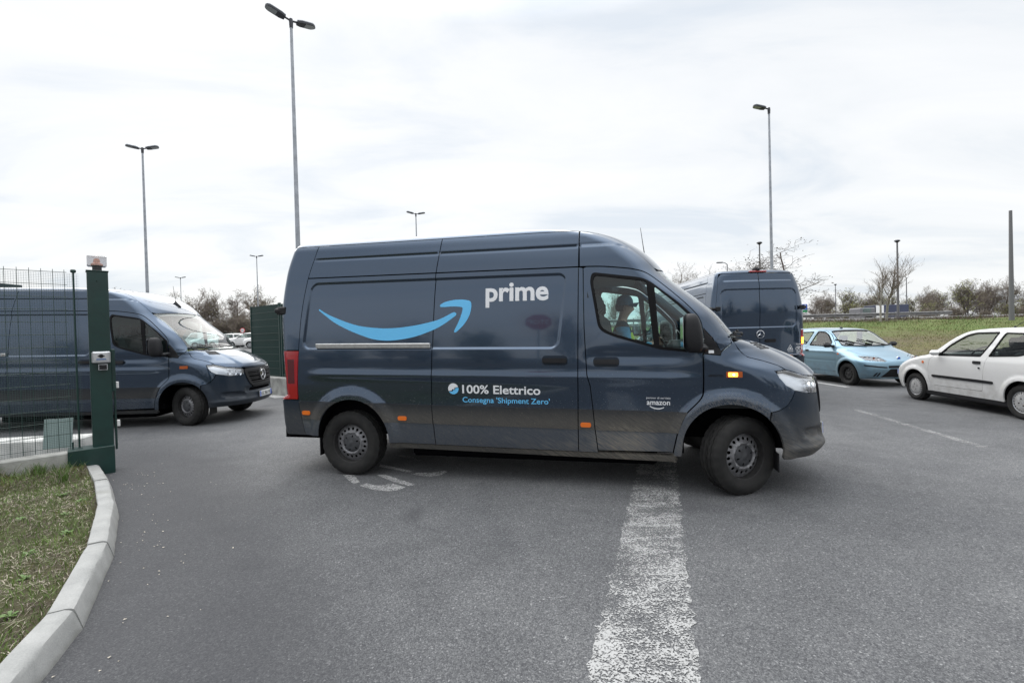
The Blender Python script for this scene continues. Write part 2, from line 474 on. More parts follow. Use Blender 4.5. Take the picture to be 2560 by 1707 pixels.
class Body:
    """vehicle skin described by horizontal slices: front/rear end F(z)/R(z), half width W(z), corner lengths and exponents"""
    US = 3.0
    def __init__(s, F, Rr, W, Lf, nf, Lr, nr=2.4, xf=1.5, xr=.5, disp=None, k=0., xk=0.):
        s.F, s.R, s.W, s.Lf, s.Lr = pchip(F), pchip(Rr), pchip(W), pchip(Lf), pchip(Lr)
        s.nf = pchip(nf) if isinstance(nf, list) else (lambda z: np.full_like(np.asarray(z, float), nf))
        s.nr = nr; s.xf, s.xr, s.disp, s.k, s.xk = xf, xr, disp, k, xk
    def Y(s, x, z):
        x = np.asarray(x, float); z = np.asarray(z, float)
        nf = s.nf(z)
        df = np.clip((s.F(z) - x) / s.Lf(z), 1e-9, 1); dr = np.clip((x - s.R(z)) / s.Lr(z), 1e-9, 1)
        return s.W(z) * (1 - (1 - df) ** nf) ** (1 / nf) * (1 - (1 - dr) ** s.nr) ** (1 / s.nr)
    def X(s, y, z):
        y = np.abs(np.asarray(y, float)); nf = s.nf(z)
        q = np.clip(y / s.W(z), 0, 1)
        return s.F(z) - s.Lf(z) * (1 - (1 - q ** nf) ** (1 / nf))
    def Xr(s, y, z):
        q = np.clip(np.abs(np.asarray(y, float)) / s.W(z), 0, 1)
        return s.R(z) + s.Lr(z) * (1 - (1 - q ** s.nr) ** (1 / s.nr))
    def su(s, pts):
        P = np.array(pts, float); y = s.Y(P[:, 0], P[:, 1])
        return [tuple(q) for q in np.stack([s.US * np.arctan2(-y, P[:, 0] - s.xf), P[:, 1]], 1)]
    def fu(s, pts):
        P = np.array(pts, float); x = s.X(P[:, 0], P[:, 1])
        return [tuple(q) for q in np.stack([s.US * np.arctan2(P[:, 0], x - s.xf), P[:, 1]], 1)]
    def sr(s, pts):
        P = np.array(pts, float); y = s.Y(P[:, 0], P[:, 1])
        return [tuple(q) for q in np.stack([s.US * np.arctan2(-y, s.xr - P[:, 0]), P[:, 1]], 1)]
    def rr(s, pts):
        P = np.array(pts, float); x = s.Xr(P[:, 0], P[:, 1])
        return [tuple(q) for q in np.stack([s.US * np.arctan2(P[:, 0], s.xr - x), P[:, 1]], 1)]
    def base(s, kind, a, z):
        if kind == 'side':
            return np.stack([a, -s.Y(a, z), z], 1)
        ph = a / s.US; c, sn = np.cos(ph), np.sin(ph)
        sg = 1 if kind == 'front' else -1; x0 = s.xf if kind == 'front' else s.xr
        W = s.W(z); F, Lf, nf, Rr, Lr = s.F(z), s.Lf(z), s.nf(z), s.R(z), s.Lr(z)
        lo = np.zeros_like(a); hi = np.full_like(a, 8.)
        for _ in range(34):
            r = (lo + hi) / 2
            x = x0 + sg * r * c; y = np.abs(r * sn)
            df = np.clip((F - x) / Lf, 0, 1); dr = np.clip((x - Rr) / Lr, 0, 1)
            Y = W * np.maximum(1 - (1 - df) ** nf, 0) ** (1 / nf) * np.maximum(1 - (1 - dr) ** s.nr, 0) ** (1 / s.nr)
            ins = (y <= Y) & (x < F) & (x > Rr)
            lo = np.where(ins, r, lo); hi = np.where(ins, hi, r)
        r = (lo + hi) / 2
        return np.stack([x0 + sg * r * c, r * sn, z], 1)
    def pt(s, kind, a, z):
        P = s.base(kind, a, z)
        if s.disp is not None:
            e = 1e-3
            q1, q0 = s.base(kind, a + e, z), s.base(kind, a - e, z)
            t = q1 - q0; t[:, 2] = 0
            n = np.stack([t[:, 1], -t[:, 0], 0 * a], 1) * (-1 if kind == 'rear' else 1)
            n /= np.linalg.norm(n, axis=1)[:, None] + 1e-12
            P = P + n * s.disp(P, kind)[:, None]
        return P
    def eval(s, kind, a, z, off=0.):
        e = 2e-3
        P = s.pt(kind, a, z)
        ta = s.pt(kind, a + e, z) - s.pt(kind, a - e, z); tz = s.pt(kind, a, z + e) - s.pt(kind, a, z - e)
        n = np.cross(ta, tz) * (-1 if kind == 'rear' else 1)
        n /= np.linalg.norm(n, axis=1)[:, None] + 1e-12
        return P + n * off, n
    def shear(s, P):
        P = P.copy(); P[:, 2] -= s.k * (P[:, 0] - s.xk); return P
    def panel(s, name, kind, loops, m, parent=None, h=.03, off=0., rim=.012, gap=.0, sz=1., mirror=True, hgap=None, extra=None):
        """curved sheet-metal panel; mirror=True makes the left copy too (its own object). Returns list of objects"""
        lo = [np.array(loops[0], float)] + [np.array(q, float) for q in loops[1:]]
        if gap: lo[0] = inset(lo[0], gap)
        if hgap: lo[1:] = [inset(q, -hgap) for q in lo[1:]]
        V2, T = tri2d(lo, h, sz, extra)
        P, Nn = s.eval(kind, V2[:, 0], V2[:, 1], off)
        tn = np.cross(P[T[:, 1]] - P[T[:, 0]], P[T[:, 2]] - P[T[:, 0]])
        if np.sum(tn * Nn[T[:, 0]]) < 0: T = T[:, ::-1]
        F = [T]; VV, NN = P, Nn
        if rim:
            ed = np.concatenate([T[:, [0, 1]], T[:, [1, 2]], T[:, [2, 0]]])
            key = np.sort(ed, 1); k1 = key[:, 0].astype(np.int64) * len(P) + key[:, 1]
            u, inv, cnt = np.unique(k1, return_inverse=True, return_counts=True)
            be = ed[cnt[inv] == 1]
            A, Bv = P[be[:, 0]], P[be[:, 1]]
            en = np.cross(Bv - A, Nn[be[:, 0]]); en /= np.linalg.norm(en, axis=1)[:, None] + 1e-12
            vn = np.zeros_like(P); np.add.at(vn, be[:, 0], en); np.add.at(vn, be[:, 1], en)
            bv = np.unique(be); vn = vn[bv] / (np.linalg.norm(vn[bv], axis=1)[:, None] + 1e-12)
            mp_ = -np.ones(len(P), int); mp_[bv] = np.arange(len(bv))
            n0, n1 = len(P), len(P) + len(bv)
            # soft edge: the top copy of the rim leans outwards
            VV = np.concatenate([P, P[bv], P[bv] - Nn[bv] * rim])
            nl = vn + .45 * Nn[bv]; nl /= np.linalg.norm(nl, axis=1)[:, None]
            NN = np.concatenate([Nn, nl, vn])
            a, b = mp_[be[:, 0]], mp_[be[:, 1]]
            F.append(np.stack([n0 + b, n0 + a, n1 + a, n1 + b], 1))
        VV = s.shear(VV)
        res = [link(name, mesh_np(name, VV, F, NN), m, parent)]
        if mirror:
            fl = np.array([1, -1, 1])
            res.append(link(name, mesh_np(name, VV * fl, [f[:, ::-1] for f in F], NN * fl), m, parent))
        return res
    def cap(s, name, m, parent, z0, z1, nz=14, nx=60):
        zs = z1 - (z1 - z0) * np.linspace(1, 0, nz) ** 2.2
        t = (1 - np.cos(np.linspace(0, PI, nx))) / 2
        V = []
        for z in zs:
            zz = np.full(nx, z); x = s.R(zz) + (s.F(zz) - s.R(zz)) * t
            y = s.Y(x, zz); y[0] = y[-1] = 0
            V.append(np.concatenate([np.stack([x, -y, zz], 1), np.stack([x[::-1], y[::-1], zz], 1)[1:-1]]))
        m2 = len(V[0]); V = np.concatenate(V)
        q = []
        for i in range(nz - 1):
            k = np.arange(m2); k2 = (k + 1) % m2
            q.append(np.stack([i * m2 + k, i * m2 + k2, (i + 1) * m2 + k2, (i + 1) * m2 + k], 1))
        return link(name, mesh_np(name, s.shear(V), [np.concatenate(q)], sharp=60), m, parent)

def text_mesh(txt, bold=0., size=1., spacing=1.):
    c = bpy.data.curves.new('txt', 'FONT'); c.body = txt; c.size = size; c.offset = bold; c.space_character = spacing
    c.resolution_u = 4; c.fill_mode = 'FRONT'
    o = bpy.data.objects.new('txt', c); col.objects.link(o)
    dg = bpy.context.evaluated_depsgraph_get(); dg.update()
    me = o.evaluated_get(dg).to_mesh()
    V = np.array([tuple(v.co) for v in me.vertices]); F = [tuple(p.vertices) for p in me.polygons]
    bpy.data.objects.remove(o); bpy.data.curves.remove(c)
    return V, F
def text_fit(txt, x0, x1, base, height, bold=0., ref=None, shear=0.):
    """2d verts of a text fitted in x0..x1 with the height of the reference string (cap or x height)"""
    V, F = text_mesh(txt, bold)
    Rv, _ = text_mesh(ref or txt[0], bold)
    hh = Rv[:, 1].max() - max(Rv[:, 1].min(), 0) if ref else Rv[:, 1].max()
    hh = Rv[:, 1].max()
    x = x0 + (V[:, 0] - V[:, 0].min()) / np.ptp(V[:, 0]) * (x1 - x0)
    y = base + V[:, 1] / hh * height
    return np.stack([x + shear * (y - base), y], 1), F
def decal(B, name, V2, F, m, parent, kind='side', off=.0025, flip=False):
    """flat print laid on the bodywork (right side)"""
    P, N_ = B.eval(kind, V2[:, 0].astype(float), V2[:, 1].astype(float), off)
    me = bpy.data.meshes.new(name); me.from_pydata(B.shear(P).tolist(), [], F if not flip else [f[::-1] for f in F]); me.update()
    return link(name, me, m, parent)
def decal_poly(B, name, poly, m, parent, kind='side', off=.0025, h=.04, holes=()):
    V2, T = tri2d([poly] + list(holes), h)
    return decal(B, name, V2, [tuple(int(i) for i in t) for t in T], m, parent, kind, off)
# ------------------------------------------------------------------ materials
def make_van_paint(name, base, rough, coat, metal=0., soil=1.):
    t = NT(name)
    co = t.coord('Object'); x, y, z = t.sep(co)[0:3]
    amt = t.attr('dirt')
    # road dirt: fades upwards, broken up by streaky spray
    st = t.noise(t.mapping(t.mapping(co, rot=(0, R(-32), 0)), (5, 5, 75)), 1.6, 6, .68)
    sp = t.noise(co, 75, 3, .6)
    big = t.noise(co, 2.2, 4, .5)
    low = t.rng(z, .86, .42, 0, 1, True)
    fr = t.rng(x, 1.5, 3.0, .30, 1.0)
    m1 = t.math('MULTIPLY', low, t.rng(st, .28, .60))
    m1 = t.math('MULTIPLY', m1, fr)
    m1 = t.math('MULTIPLY', m1, t.rng(big, .3, .6, .35, 1.0))
    # spray thrown on the wing round each wheel arch
    def ring(cx, cz, r0, r1):
        dx = t.math('SUBTRACT', x, cx); dz = t.math('SUBTRACT', z, cz)
        d = t.math('SQRT', t.math('ADD', t.math('MULTIPLY', dx, dx), t.math('MULTIPLY', dz, dz)))
        return t.rng(d, r1, r0, 0, 1, True)
    rg = t.math('MAXIMUM', ring(3.87, .42, .40, .56), t.math('MULTIPLY', ring(.075, .42, .40, .52), .6))
    m2 = t.math('MULTIPLY', rg, t.rng(t.noise(t.mapping(t.mapping(co, rot=(0, R(-48), 0)), (30, 30, 110)), 1.3, 6, .7), .42, .66))
    # fine flecks higher up
    m3 = t.math('MULTIPLY', t.rng(t.noise(t.mapping(t.mapping(co, rot=(0, R(-35), 0)), (20, 20, 75)), 2.2, 2, .5), .68, .73), t.rng(z, 1.3, .6, 0, .9, True))
    film = t.math('MULTIPLY', t.math('ADD', t.rng(z, 1.0, .5, 0, .05, True), t.rng(z, .84, .62, 0, .42, True)), t.math('MULTIPLY', t.rng(sp, .2, .8, .5, 1), t.rng(st, .3, .7, .45, 1.0)))
    d = t.math('MAXIMUM', t.math('MULTIPLY', m1, .95), t.math('MAXIMUM', t.math('MULTIPLY', m2, .75), t.math('MAXIMUM', m3, film)))
    d = t.math('MULTIPLY', t.math('MULTIPLY', d, amt), soil)
    t.lk(t.mix(d, base, (.25, .225, .185)), t.b.inputs['Base Color'])
    t.lk(t.math('MULTIPLY_ADD', d, .75, rough), t.b.inputs['Roughness'])
    inv = t.math('SUBTRACT', 1.0, t.math('MULTIPLY', d, .95))
    t.lk(t.math('MULTIPLY', inv, metal), t.b.inputs['Metallic'])
    t.lk(t.math('MULTIPLY', inv, coat), t.b.inputs['Coat Weight'])
    t.b.inputs['Coat Roughness'].default_value = .045
    t.b.inputs['Coat IOR'].default_value = 1.52
    t.b.inputs['Specular IOR Level'].default_value = .22
    return t.m
VAN_PAINT = make_van_paint('van_paint_blue_grey', (.044, .070, .111), .18, 1.0, .85)
VAN_BUMPER = make_van_paint('van_bumper_plastic', (.013, .022, .036), .40, .10, 0., .55)
VAN_TRIM = make_van_paint('van_trim_plastic', (.017, .021, .027), .45, .06)
BLACK = mat('black_plastic', (.012, .012, .014), .5, spec=.3, noise=.15, nscale=60)
BLACKG = mat('gloss_black', (.010, .010, .012), .18)
RUBBER = mat('window_rubber', (.006, .006, .007), .6, spec=.15)
VOID = mat('inner_black', (.006, .006, .007), .95, spec=.0)
CHROME = mat('chrome', (.75, .76, .78), .12, 1.)
SILVER = mat('silver_metal', (.52, .53, .55), .35, .9, noise=.1, nscale=40)
ALU = mat('aluminium_rail', (.58, .58, .57), .42, .85, noise=.12, nscale=25)
RIMM = mat('steel_rim_grey', (.20, .20, .21), .5, .35, noise=.3, nscale=30)
RIMD = mat('rim_dirty_dark', (.026, .025, .025), .7, .1, noise=.35, nscale=30)
HUBM = mat('hub_cover_grey', (.045, .047, .052), .55, noise=.2, nscale=40)
def tyre_mat():
    t = NT('tyre_rubber')
    co = t.coord('Object')
    n = t.noise(co, 9, 5, .6)
    t.lk(t.mix(t.rng(n, .35, .7), (.0085, .0085, .009), (.021, .020, .0185)), t.b.inputs['Base Color'])
    t.b.inputs['Roughness'].default_value = .85
    t.bump(t.noise(co, 160, 3), .25, .004)
    return t.m
TYRE = tyre_mat()
RED = mat('tail_lens_red', (.32, .004, .008), .12, coat=1.)
RED2 = mat('tail_lens_dark_red', (.085, .002, .005), .2, coat=1.)
CLEARL = mat('tail_lens_clear', (.55, .5, .5), .15, coat=1.)
ORANGE = mat('marker_orange', (.75, .16, .012), .3, coat=.6)
AMBERB = mat('amber_lens', (.42, .085, .008), .18, coat=1.)
AMBERON = mat('amber_lamp_lit', (.9, .3, .02), .3, emit=(1., .36, .03), emit_s=6.)
AMBERHOT = mat('amber_bulb_lit', (1., .8, .3), .3, emit=(1., .75, .22), emit_s=14.)
WHITE_V = mat('white_vinyl', (.74, .75, .77), .45)
BLUE_V = mat('light_blue_vinyl', (.13, .50, .84), .45)
GLASS = glass_mat('tinted_window', (.70, .90, .88), boost=.62)
WGLASS = glass_mat('windscreen_glass', (.80, .88, .87), boost=1.05)
LENS = glass_mat('headlamp_lens', (.93, .95, .97), boost=1.6)
INTERIOR = mat('cab_interior_grey', (.030, .034, .036), .85)
HEADLINER = mat('cab_headliner', (.10, .125, .125), .9)
SEATM = mat('seat_fabric', (.022, .023, .026), .9, noise=.3, nscale=90)
PLATE = mat('plate_white', (.72, .73, .72), .4)
PLATEB = mat('plate_blue', (.012, .09, .5), .4)
INK = mat('plate_ink', (.012, .012, .014), .5)
REFL = mat('headlamp_reflector', (.86, .87, .9), .16, .95)
HLIN = mat('headlamp_housing', (.80, .82, .85), .35, .25)
# ------------------------------------------------------------------ wheels
def tyre_obj(parent, Ro, w, Ri, n=108, tread=.009):
    prof = [(Ri, -w * .40), (Ri + .012, -w * .46), (Ri + (Ro - Ri) * .35, -w * .515), (Ri + (Ro - Ri) * .62, -w * .52), (Ro - .030, -w * .47), (Ro - .010, -w * .40)]
    tr = [(-.37, 0), (-.24, 0), (-.235, 1), (-.205, 1), (-.20, 0), (-.06, 0), (-.055, 1), (-.02, 1), (-.015, 0)]
    tr = tr + [(-a, d) for a, d in tr[::-1]]
    prof += [(Ro - tread * d, a * w) for a, d in tr]
    ntr0, ntr1 = 4, 6 + len(tr)
    prof += [(r, -h) for r, h in prof[:6][::-1]]
    m = len(prof); P = np.array(prof)
    V = np.zeros((n, m, 3))
    for k in range(n):
        a = 2 * PI * k / n
        r = P[:, 0].copy()
        zz = np.arange(m)
        msk = (zz >= ntr0) & (zz <= ntr1 + 1) & (((k + (P[:, 1] > 0) * 2 + (np.abs(P[:, 1]) > .13 * w)) % 4) == 0)
        r[msk] -= tread * .75
        V[k, :, 0] = r * math.cos(a); V[k, :, 2] = r * math.sin(a); V[k, :, 1] = P[:, 1]
    k, i = np.meshgrid(np.arange(n), np.arange(m - 1), indexing='ij')
    k2 = (k + 1) % n
    q = np.stack([k * m + i, k * m + i + 1, k2 * m + i + 1, k2 * m + i], -1).reshape(-1, 4)
    return link('tyre', mesh_np('tyre', V.reshape(-1, 3), [q], sharp=38), TYRE, parent)
def disc_obj(name, parent, m, R_out, holes, depth, h, R_in=None, th=.006):
    """dished disc with holes; depth(r)-> y ; outer side is -y"""
    circ = lambda r, n: [(r * math.cos(2 * PI * i / n), r * math.sin(2 * PI * i / n)) for i in range(n)]
    loops = [circ(R_out, 56)] + ([circ(R_in, 32)] if R_in else []) + holes
    V2, T = tri2d(loops, h)
    y = depth(np.hypot(V2[:, 0], V2[:, 1]))
    P = np.stack([V2[:, 0], y, V2[:, 1]], 1)
    n = len(P)
    ed = np.concatenate([T[:, [0, 1]], T[:, [1, 2]], T[:, [2, 0]]]); key = np.sort(ed, 1)
    u, inv, cnt = np.unique(key[:, 0] * n + key[:, 1], return_inverse=True, return_counts=True)
    be = ed[cnt[inv] == 1]
    Pb = P + np.array([0, th, 0])
    F = [T, T[:, ::-1] + n, np.stack([be[:, 1], be[:, 0], be[:, 0] + n, be[:, 1] + n], 1)]
    # orientation: outward is -y ; T is ccw in (x,z) seen from -y
    return link(name, mesh_np(name, np.concatenate([P, Pb]), F, sharp=40), m, parent)
def van_wheel(parent, loc, rz):
    w = empty('wheel', loc, rz, parent)
    tyre_obj(w, .352, .232, .213)
    b = MB(); b.lathe([(.205, .10), (.207, -.085), (.222, -.094), (.227, -.090), (.225, -.078), (.213, -.072), (.205, -.05), (.198, .10)], 48, 'y')
    b.build('rim_lip', RIMD, w)
    holes = [[(.1545 * math.cos(a) + .0155 * math.cos(t), .1545 * math.sin(a) + .0155 * math.sin(t)) for t in np.linspace(0, 2 * PI, 12, endpoint=False)] for a in np.linspace(0, 2 * PI, 18, endpoint=False) + .1]
    prof = pchip([(.0, -.060), (.095, -.060), (.106, -.078), (.122, -.078), (.138, -.058), (.17, -.046), (.2, -.024), (.21, -.02)])
    disc_obj('rim', w, RIMM, .207, holes, prof, .02, R_in=.098)
    slots = []
    for i in range(6):
        a = 2 * PI * i / 6 + .3; c, s = math.cos(a), math.sin(a)
        q = [(.062, -.006), (.088, -.009), (.088, .009), (.062, .006)]
        slots.append([(x * c - y * s, x * s + y * c) for x, y in q])
    p2 = pchip([(0, -.092), (.022, -.092), (.026, -.086), (.05, -.084), (.085, -.078), (.104, -.062)])
    disc_obj('hub_cover', w, HUBM, .104, slots, p2, .015)
    b = MB(); b.lathe([(.0, .03), (.205, .03), (.205, .06), (.0, .06)], 32, 'y'); b.build('rim_dark_back', VOID, w)  # black disc put in for the dark inside of the wheel
    return w

# ------------------------------------------------------------------ delivery van
KV, XK = .0155, 1.8
def M(pts): return [(q[0], q[1] + KV * (q[0] - XK), *q[2:]) for q in pts]
ARC_R, ARC_F = (.075, .392, .425), (3.87, .450, .412)
def van_disp(P, kind):
    x, y, z = P[:, 0], P[:, 1], P[:, 2]; ay = np.abs(y)
    D = np.zeros(len(P))
    side = sm(ay, .72, .86)
    for cx_, cz, r, amp in ((*ARC_R, .034), (*ARC_F, .034)):
        d = np.hypot(x - cx_, z - cz)
        D += amp * (1 - sm(d, r + .045, r + .155)) * side * (z > .2)
    xs = x - .13 * (z - 1.73)
    s1 = sdf_box(xs, z, .95, 1.731, 1.435, .372, .09)
    D -= .018 * (1 - sm(s1, -.024, .002)) * side * (x > -.6) * (x < 2.5)
    D += .013 * np.exp(-((z - 1.085) / .042) ** 2) * side * sm(x, -.55, -.2) * (1 - sm(x, 3.3, 3.75))
    D -= .010 * np.exp(-((z - 1.29) / .06) ** 2) * side * sm(x, 2.5, 2.8) * (1 - sm(x, 3.3, 3.7))
    zg = 2.372 - .10 * sm(x, 2.85, 3.25)
    D -= .010 * np.exp(-((z - zg) / .010) ** 2) * side * sm(x, -.5, -.35) * (1 - sm(x, 2.9, 3.12))
    D += .008 * sm(z, zg - .03, zg - .1) * 0
    # bonnet crown and bumper sculpting
    fr = sm(x, 4.0, 4.25)
    D += .03 * (1 - sm(ay, .50, .60)) * sm(z, 1.07, 1.12) * (1 - sm(z, 1.44, 1.46)) * fr
    s2 = sdf_box(ay, z - .10 * (ay - .7), .74, .585, .17, .055, .05)
    D -= .035 * (1 - sm(s2, -.03, .012)) * sm(x, 4.15, 4.4)
    D += .022 * np.exp(-((z - .475) / .035) ** 2) * sm(x, 4.25, 4.45)
    D -= .030 * (1 - sm(np.abs(z - .66), .03, .06)) * (1 - sm(ay, .50, .60)) * sm(x, 4.3, 4.5)
    # rear doors
    rr_ = (x < -.6)
    s3 = sdf_box(y, z, 0, 1.80 , .80, .40, .13)
    D -= .016 * (1 - sm(s3, -.022, .002)) * rr_ * (ay < .9)
    D -= .008 * np.exp(-((z - 2.37) / .010) ** 2) * rr_ * (1 - sm(ay, .68, .74))
    return D
VB = Body(
    F=[(.22, 4.58), (.30, 4.68), (.37, 4.76), (.42, 4.82), (.50, 4.84), (.62, 4.828), (.75, 4.815), (.9, 4.80), (1.0, 4.79), (1.06, 4.778), (1.10, 4.76), (1.175, 4.705), (1.266, 4.585), (1.33, 4.455), (1.378, 4.325), (1.42, 4.20), (1.445, 4.125), (1.47, 4.085), (1.68, 3.91), (2.10, 3.425), (2.20, 3.355), (2.31, 3.255), (2.42, 3.115), (2.50, 2.975), (2.555, 2.78), (2.59, 2.50), (2.605, 2.2), (2.615, 1.5)],
    Rr=[(.22, -.84), (.40, -.93), (.55, -.95), (.80, -.95), (.86, -.86), (1.1, -.87), (1.35, -.89), (1.8, -.915), (2.2, -.895), (2.45, -.855), (2.53, -.835), (2.57, -.81), (2.595, -.76), (2.61, -.6), (2.615, -.2)],
    W=[(.22, .90), (.30, .94), (.38, .965), (.58, .985), (.80, .995), (1.0, 1.0), (1.2, 1.0), (1.45, .992), (1.83, .967), (2.2, .908), (2.43, .852), (2.50, .832), (2.54, .812), (2.57, .780), (2.59, .735), (2.602, .66), (2.609, .52), (2.6135, .30), (2.615, .0)],
    Lf=[(.22, .6), (.6, .65), (1.0, .68), (1.10, .72), (1.17, .80), (1.28, .98), (1.34, .90), (1.42, .58), (1.47, .45), (1.7, .42), (2.1, .40), (2.3, .41), (2.42, .43), (2.5, .50), (2.56, .6), (2.615, .8)],
    nf=[(.2, 2.3), (1.2, 2.3), (1.45, 2.4), (2.1, 2.4), (2.6, 2.3)],
    Lr=[(.22, .22), (.8, .2), (.9, .16), (2.2, .17), (2.5, .18), (2.57, .2), (2.615, .4)], nr=2.7, xf=1.5, xr=.5, disp=van_disp, k=KV, xk=XK)
def rbox_pts(cx_, cz, hx, hz, r, d, step=.02):
    P = np.array(rnd([(cx_ - hx - d, cz - hz - d), (cx_ + hx + d, cz - hz - d), (cx_ + hx + d, cz + hz + d), (cx_ - hx - d, cz + hz + d)], (r + d) * 1.0, 8))
    out = []
    for i in range(len(P)):
        a, b = P[i], P[(i + 1) % len(P)]; k = max(1, int(np.linalg.norm(b - a) / step)); out += [a + (b - a) * j / k for j in range(k)]
    return np.array(out)
SREC = np.concatenate([rbox_pts(.95, 1.731, 1.435, .372, .09, d, .016) for d in (.006, -.003, -.011, -.019, -.028)]); SREC[:, 0] += .13 * (SREC[:, 1] - 1.73)
RREC = np.concatenate([rbox_pts(0, 1.80, .80, .40, .13, d, .016) for d in (.006, -.003, -.010, -.018, -.026)])
ZS, ZT = 2.155, 2.53
XT = lambda z: float(np.interp(z, [.40, .80, 1.0, 1.4, 1.70, 2.14, 2.45, 2.53], [-.54, -.605, -.602, -.575, -.549, -.49, -.42, -.40]))
XS = lambda z: float(np.interp(z, [.36, .79, 1.37, 2.155, 2.53], [1.02, 1.0, 1.02, 1.055, 1.10]))
XB = lambda z: float(np.interp(z, [.36, 1.22, 2.155, 2.53], [2.503, 2.519, 2.54, 2.545]))
def line(fn, z0, z1, n=12): return [(fn(z), z) for z in np.linspace(z0, z1, n)]
DOOR_REAR = [(2.69, .385), (2.672, .55), (2.652, .79), (2.632, 1.0), (2.603, 1.11), (2.594, 1.3), (2.585, 1.57), (2.584, 1.9), (2.584, 2.145)]
DOOR_TOP = curve(M([(2.600, 2.143), (2.75, 2.136), (2.908, 2.117), (3.07, 2.088), (3.2, 2.035), (3.396, 1.865), (3.575, 1.679), (3.635, 1.57), (3.645, 1.45)]))
DOOR_FRONT = curve(M([(3.645, 1.40), (3.643, 1.228), (3.640, .986), (3.618, .885), (3.495, .751), (3.445, .66), (3.408, .56), (3.369, .377)]))
def build_van():
    r = empty('delivery_van')
    B = VB
    P_ = lambda *a, **k: B.panel(*a, parent=r, **k)
    g = .0045
    # ---- side panels
    aR = arc(*ARC_R, 180, 0, 30)
    quarter = [(XT(.40), .40), (-.35, .40)] + aR[1:-1] + [(.5, .385), (.50, .362), (1.02, .362)] + line(XS, .40, ZS) + [(x, ZS) for x in np.linspace(.9, -.35, 8)] + line(XT, ZS, .45)
    P_('side_panel', 'side', [quarter], VAN_PAINT, h=.026, gap=g, extra=SREC)
    slide = line(XS, .362, ZS) + line(XB, ZS, .362)
    sd = P_('sliding_door', 'side', [slide], VAN_PAINT, h=.026, gap=g, extra=SREC)
    pillar = line(XB, .362, ZS) + DOOR_REAR[::-1] + [(2.692, .362)]
    P_('door_pillar', 'side', [pillar], VAN_PAINT, h=.03, gap=g)
    win = rnd(M([(2.652, 1.99), (2.672, 2.083), (3.19, 2.0), (3.478, 1.735), (3.622, 1.575), (3.634, 1.292), (3.279, 1.33), (2.86, 1.462), (2.735, 1.515)]), .05)
    win = rnd(M([(2.648, 1.99, .03), (2.664, 2.085, .05), (3.16, 2.003, .09), (3.45, 1.758, .05), (3.624, 1.58, .02), (3.634, 1.290, .012), (3.279, 1.33, .05), (2.86, 1.458, .10), (2.72, 1.525, .09)]), .05)
    door = DOOR_REAR + DOOR_TOP[1:] + DOOR_FRONT
    dr = P_('front_door', 'side', [door, win], VAN_PAINT, h=.024, gap=g, hgap=.0)
    gm = rnd(M([(2.676, 1.99, .03), (2.694, 2.052, .05), (3.165, 1.972, .03), (3.222, 1.374, .02), (2.86, 1.487, .10), (2.745, 1.545, .08)]), .04)
    gq = rnd(M([(3.238, 1.925, .02), (3.43, 1.752, .03), (3.598, 1.575, .02), (3.606, 1.318, .01), (3.272, 1.357, .02)]), .02)
    for i, par in enumerate(dr):
        pass
    wf = P_('window_frame', 'side', [win, gm, gq], RUBBER, h=.03, off=.004, rim=.02)
    w1 = P_('door_window', 'side', [gm], GLASS, h=.06, off=-.006, rim=0)
    w2 = P_('quarter_window', 'side', [gq], GLASS, h=.06, off=-.006, rim=0)
    for i in range(2):
        for o in (wf[i], w1[i], w2[i]): o.parent = dr[i]
    # ---- upper side panels
    up = line(XT, ZS + .004, ZT, 8) + [(x, ZT) for x in np.linspace(-.3, 1.08, 10)] + line(XS, ZT, ZS + .004, 8)
    P_('upper_side_panel', 'side', [up], VAN_PAINT, h=.026, gap=g)
    um = line(XS, ZS + .004, ZT, 8) + line(XB, ZT, ZS + .004, 8)
    P_('upper_side_panel', 'side', [um], VAN_PAINT, h=.026, gap=g)
    # ---- rear corner, tail light, rear bumper, rear doors
    dseam = lambda z: float(np.interp(z, [.8, 1.0, 1.83, 2.2, 2.45, 2.52], [.905, .905, .892, .842, .800, .775]))
    rc = B.sr([(XT(z), z) for z in np.linspace(1.352, ZT, 16)]) + B.rr([(-.80, ZT), (-.778, ZT)]) + B.rr([(-dseam(z), z) for z in np.linspace(2.52, 1.352, 16)])
    P_('rear_corner', 'rear', [rc], VAN_PAINT, h=.03, gap=g)
    zl0, zl1 = .803, 1.346
    tl = B.sr([(XT(z) - .0, z) for z in np.linspace(zl0, zl1, 10)]) + B.rr([(-.91, z) for z in np.linspace(zl1, zl0, 10)])
    tls = P_('tail_light', 'rear', [tl], RED, h=.03, gap=.003, off=.004, rim=.03)
    for zz0, zz1, m_ in ((.86, .885, RED2), (.935, 1.03, CLEARL), (1.05, 1.16, AMBERB)):
        q = B.rr([(-.965, zz0), (-.918, zz0), (-.918, zz1), (-.965, zz1)])
        for o, pr in zip(P_('lamp_segment', 'rear', [q], m_, h=.04, off=.0065, rim=.004), tls): o.parent = pr
    q = B.sr([(-.72, .98), (-.635, .98), (-.635, 1.25), (-.72, 1.25)])
    for o, pr in zip(P_('lamp_ribs', 'rear', [q], RED2, h=.04, off=.0058, rim=.004), tls): o.parent = pr
    top = .80
    rbp = B.sr([(XT(.40) + .004, .40)]) + B.sr([(XT(z), z) for z in np.linspace(.45, .796, 6)]) + B.rr([(y, .796) for y in np.linspace(-.9, .9, 24)]) 
    left = [(-u, z) for u, z in (B.sr([(XT(.40) + .004, .40)]) + B.sr([(XT(z), z) for z in np.linspace(.45, .796, 6)]))]
    rbp = rbp + left[::-1] + B.rr([(y, .40) for y in np.linspace(.85, -.85, 20)])
    P_('rear_bumper', 'rear', [rbp], VAN_BUMPER, h=.05, gap=.003, mirror=False, rim=.05)
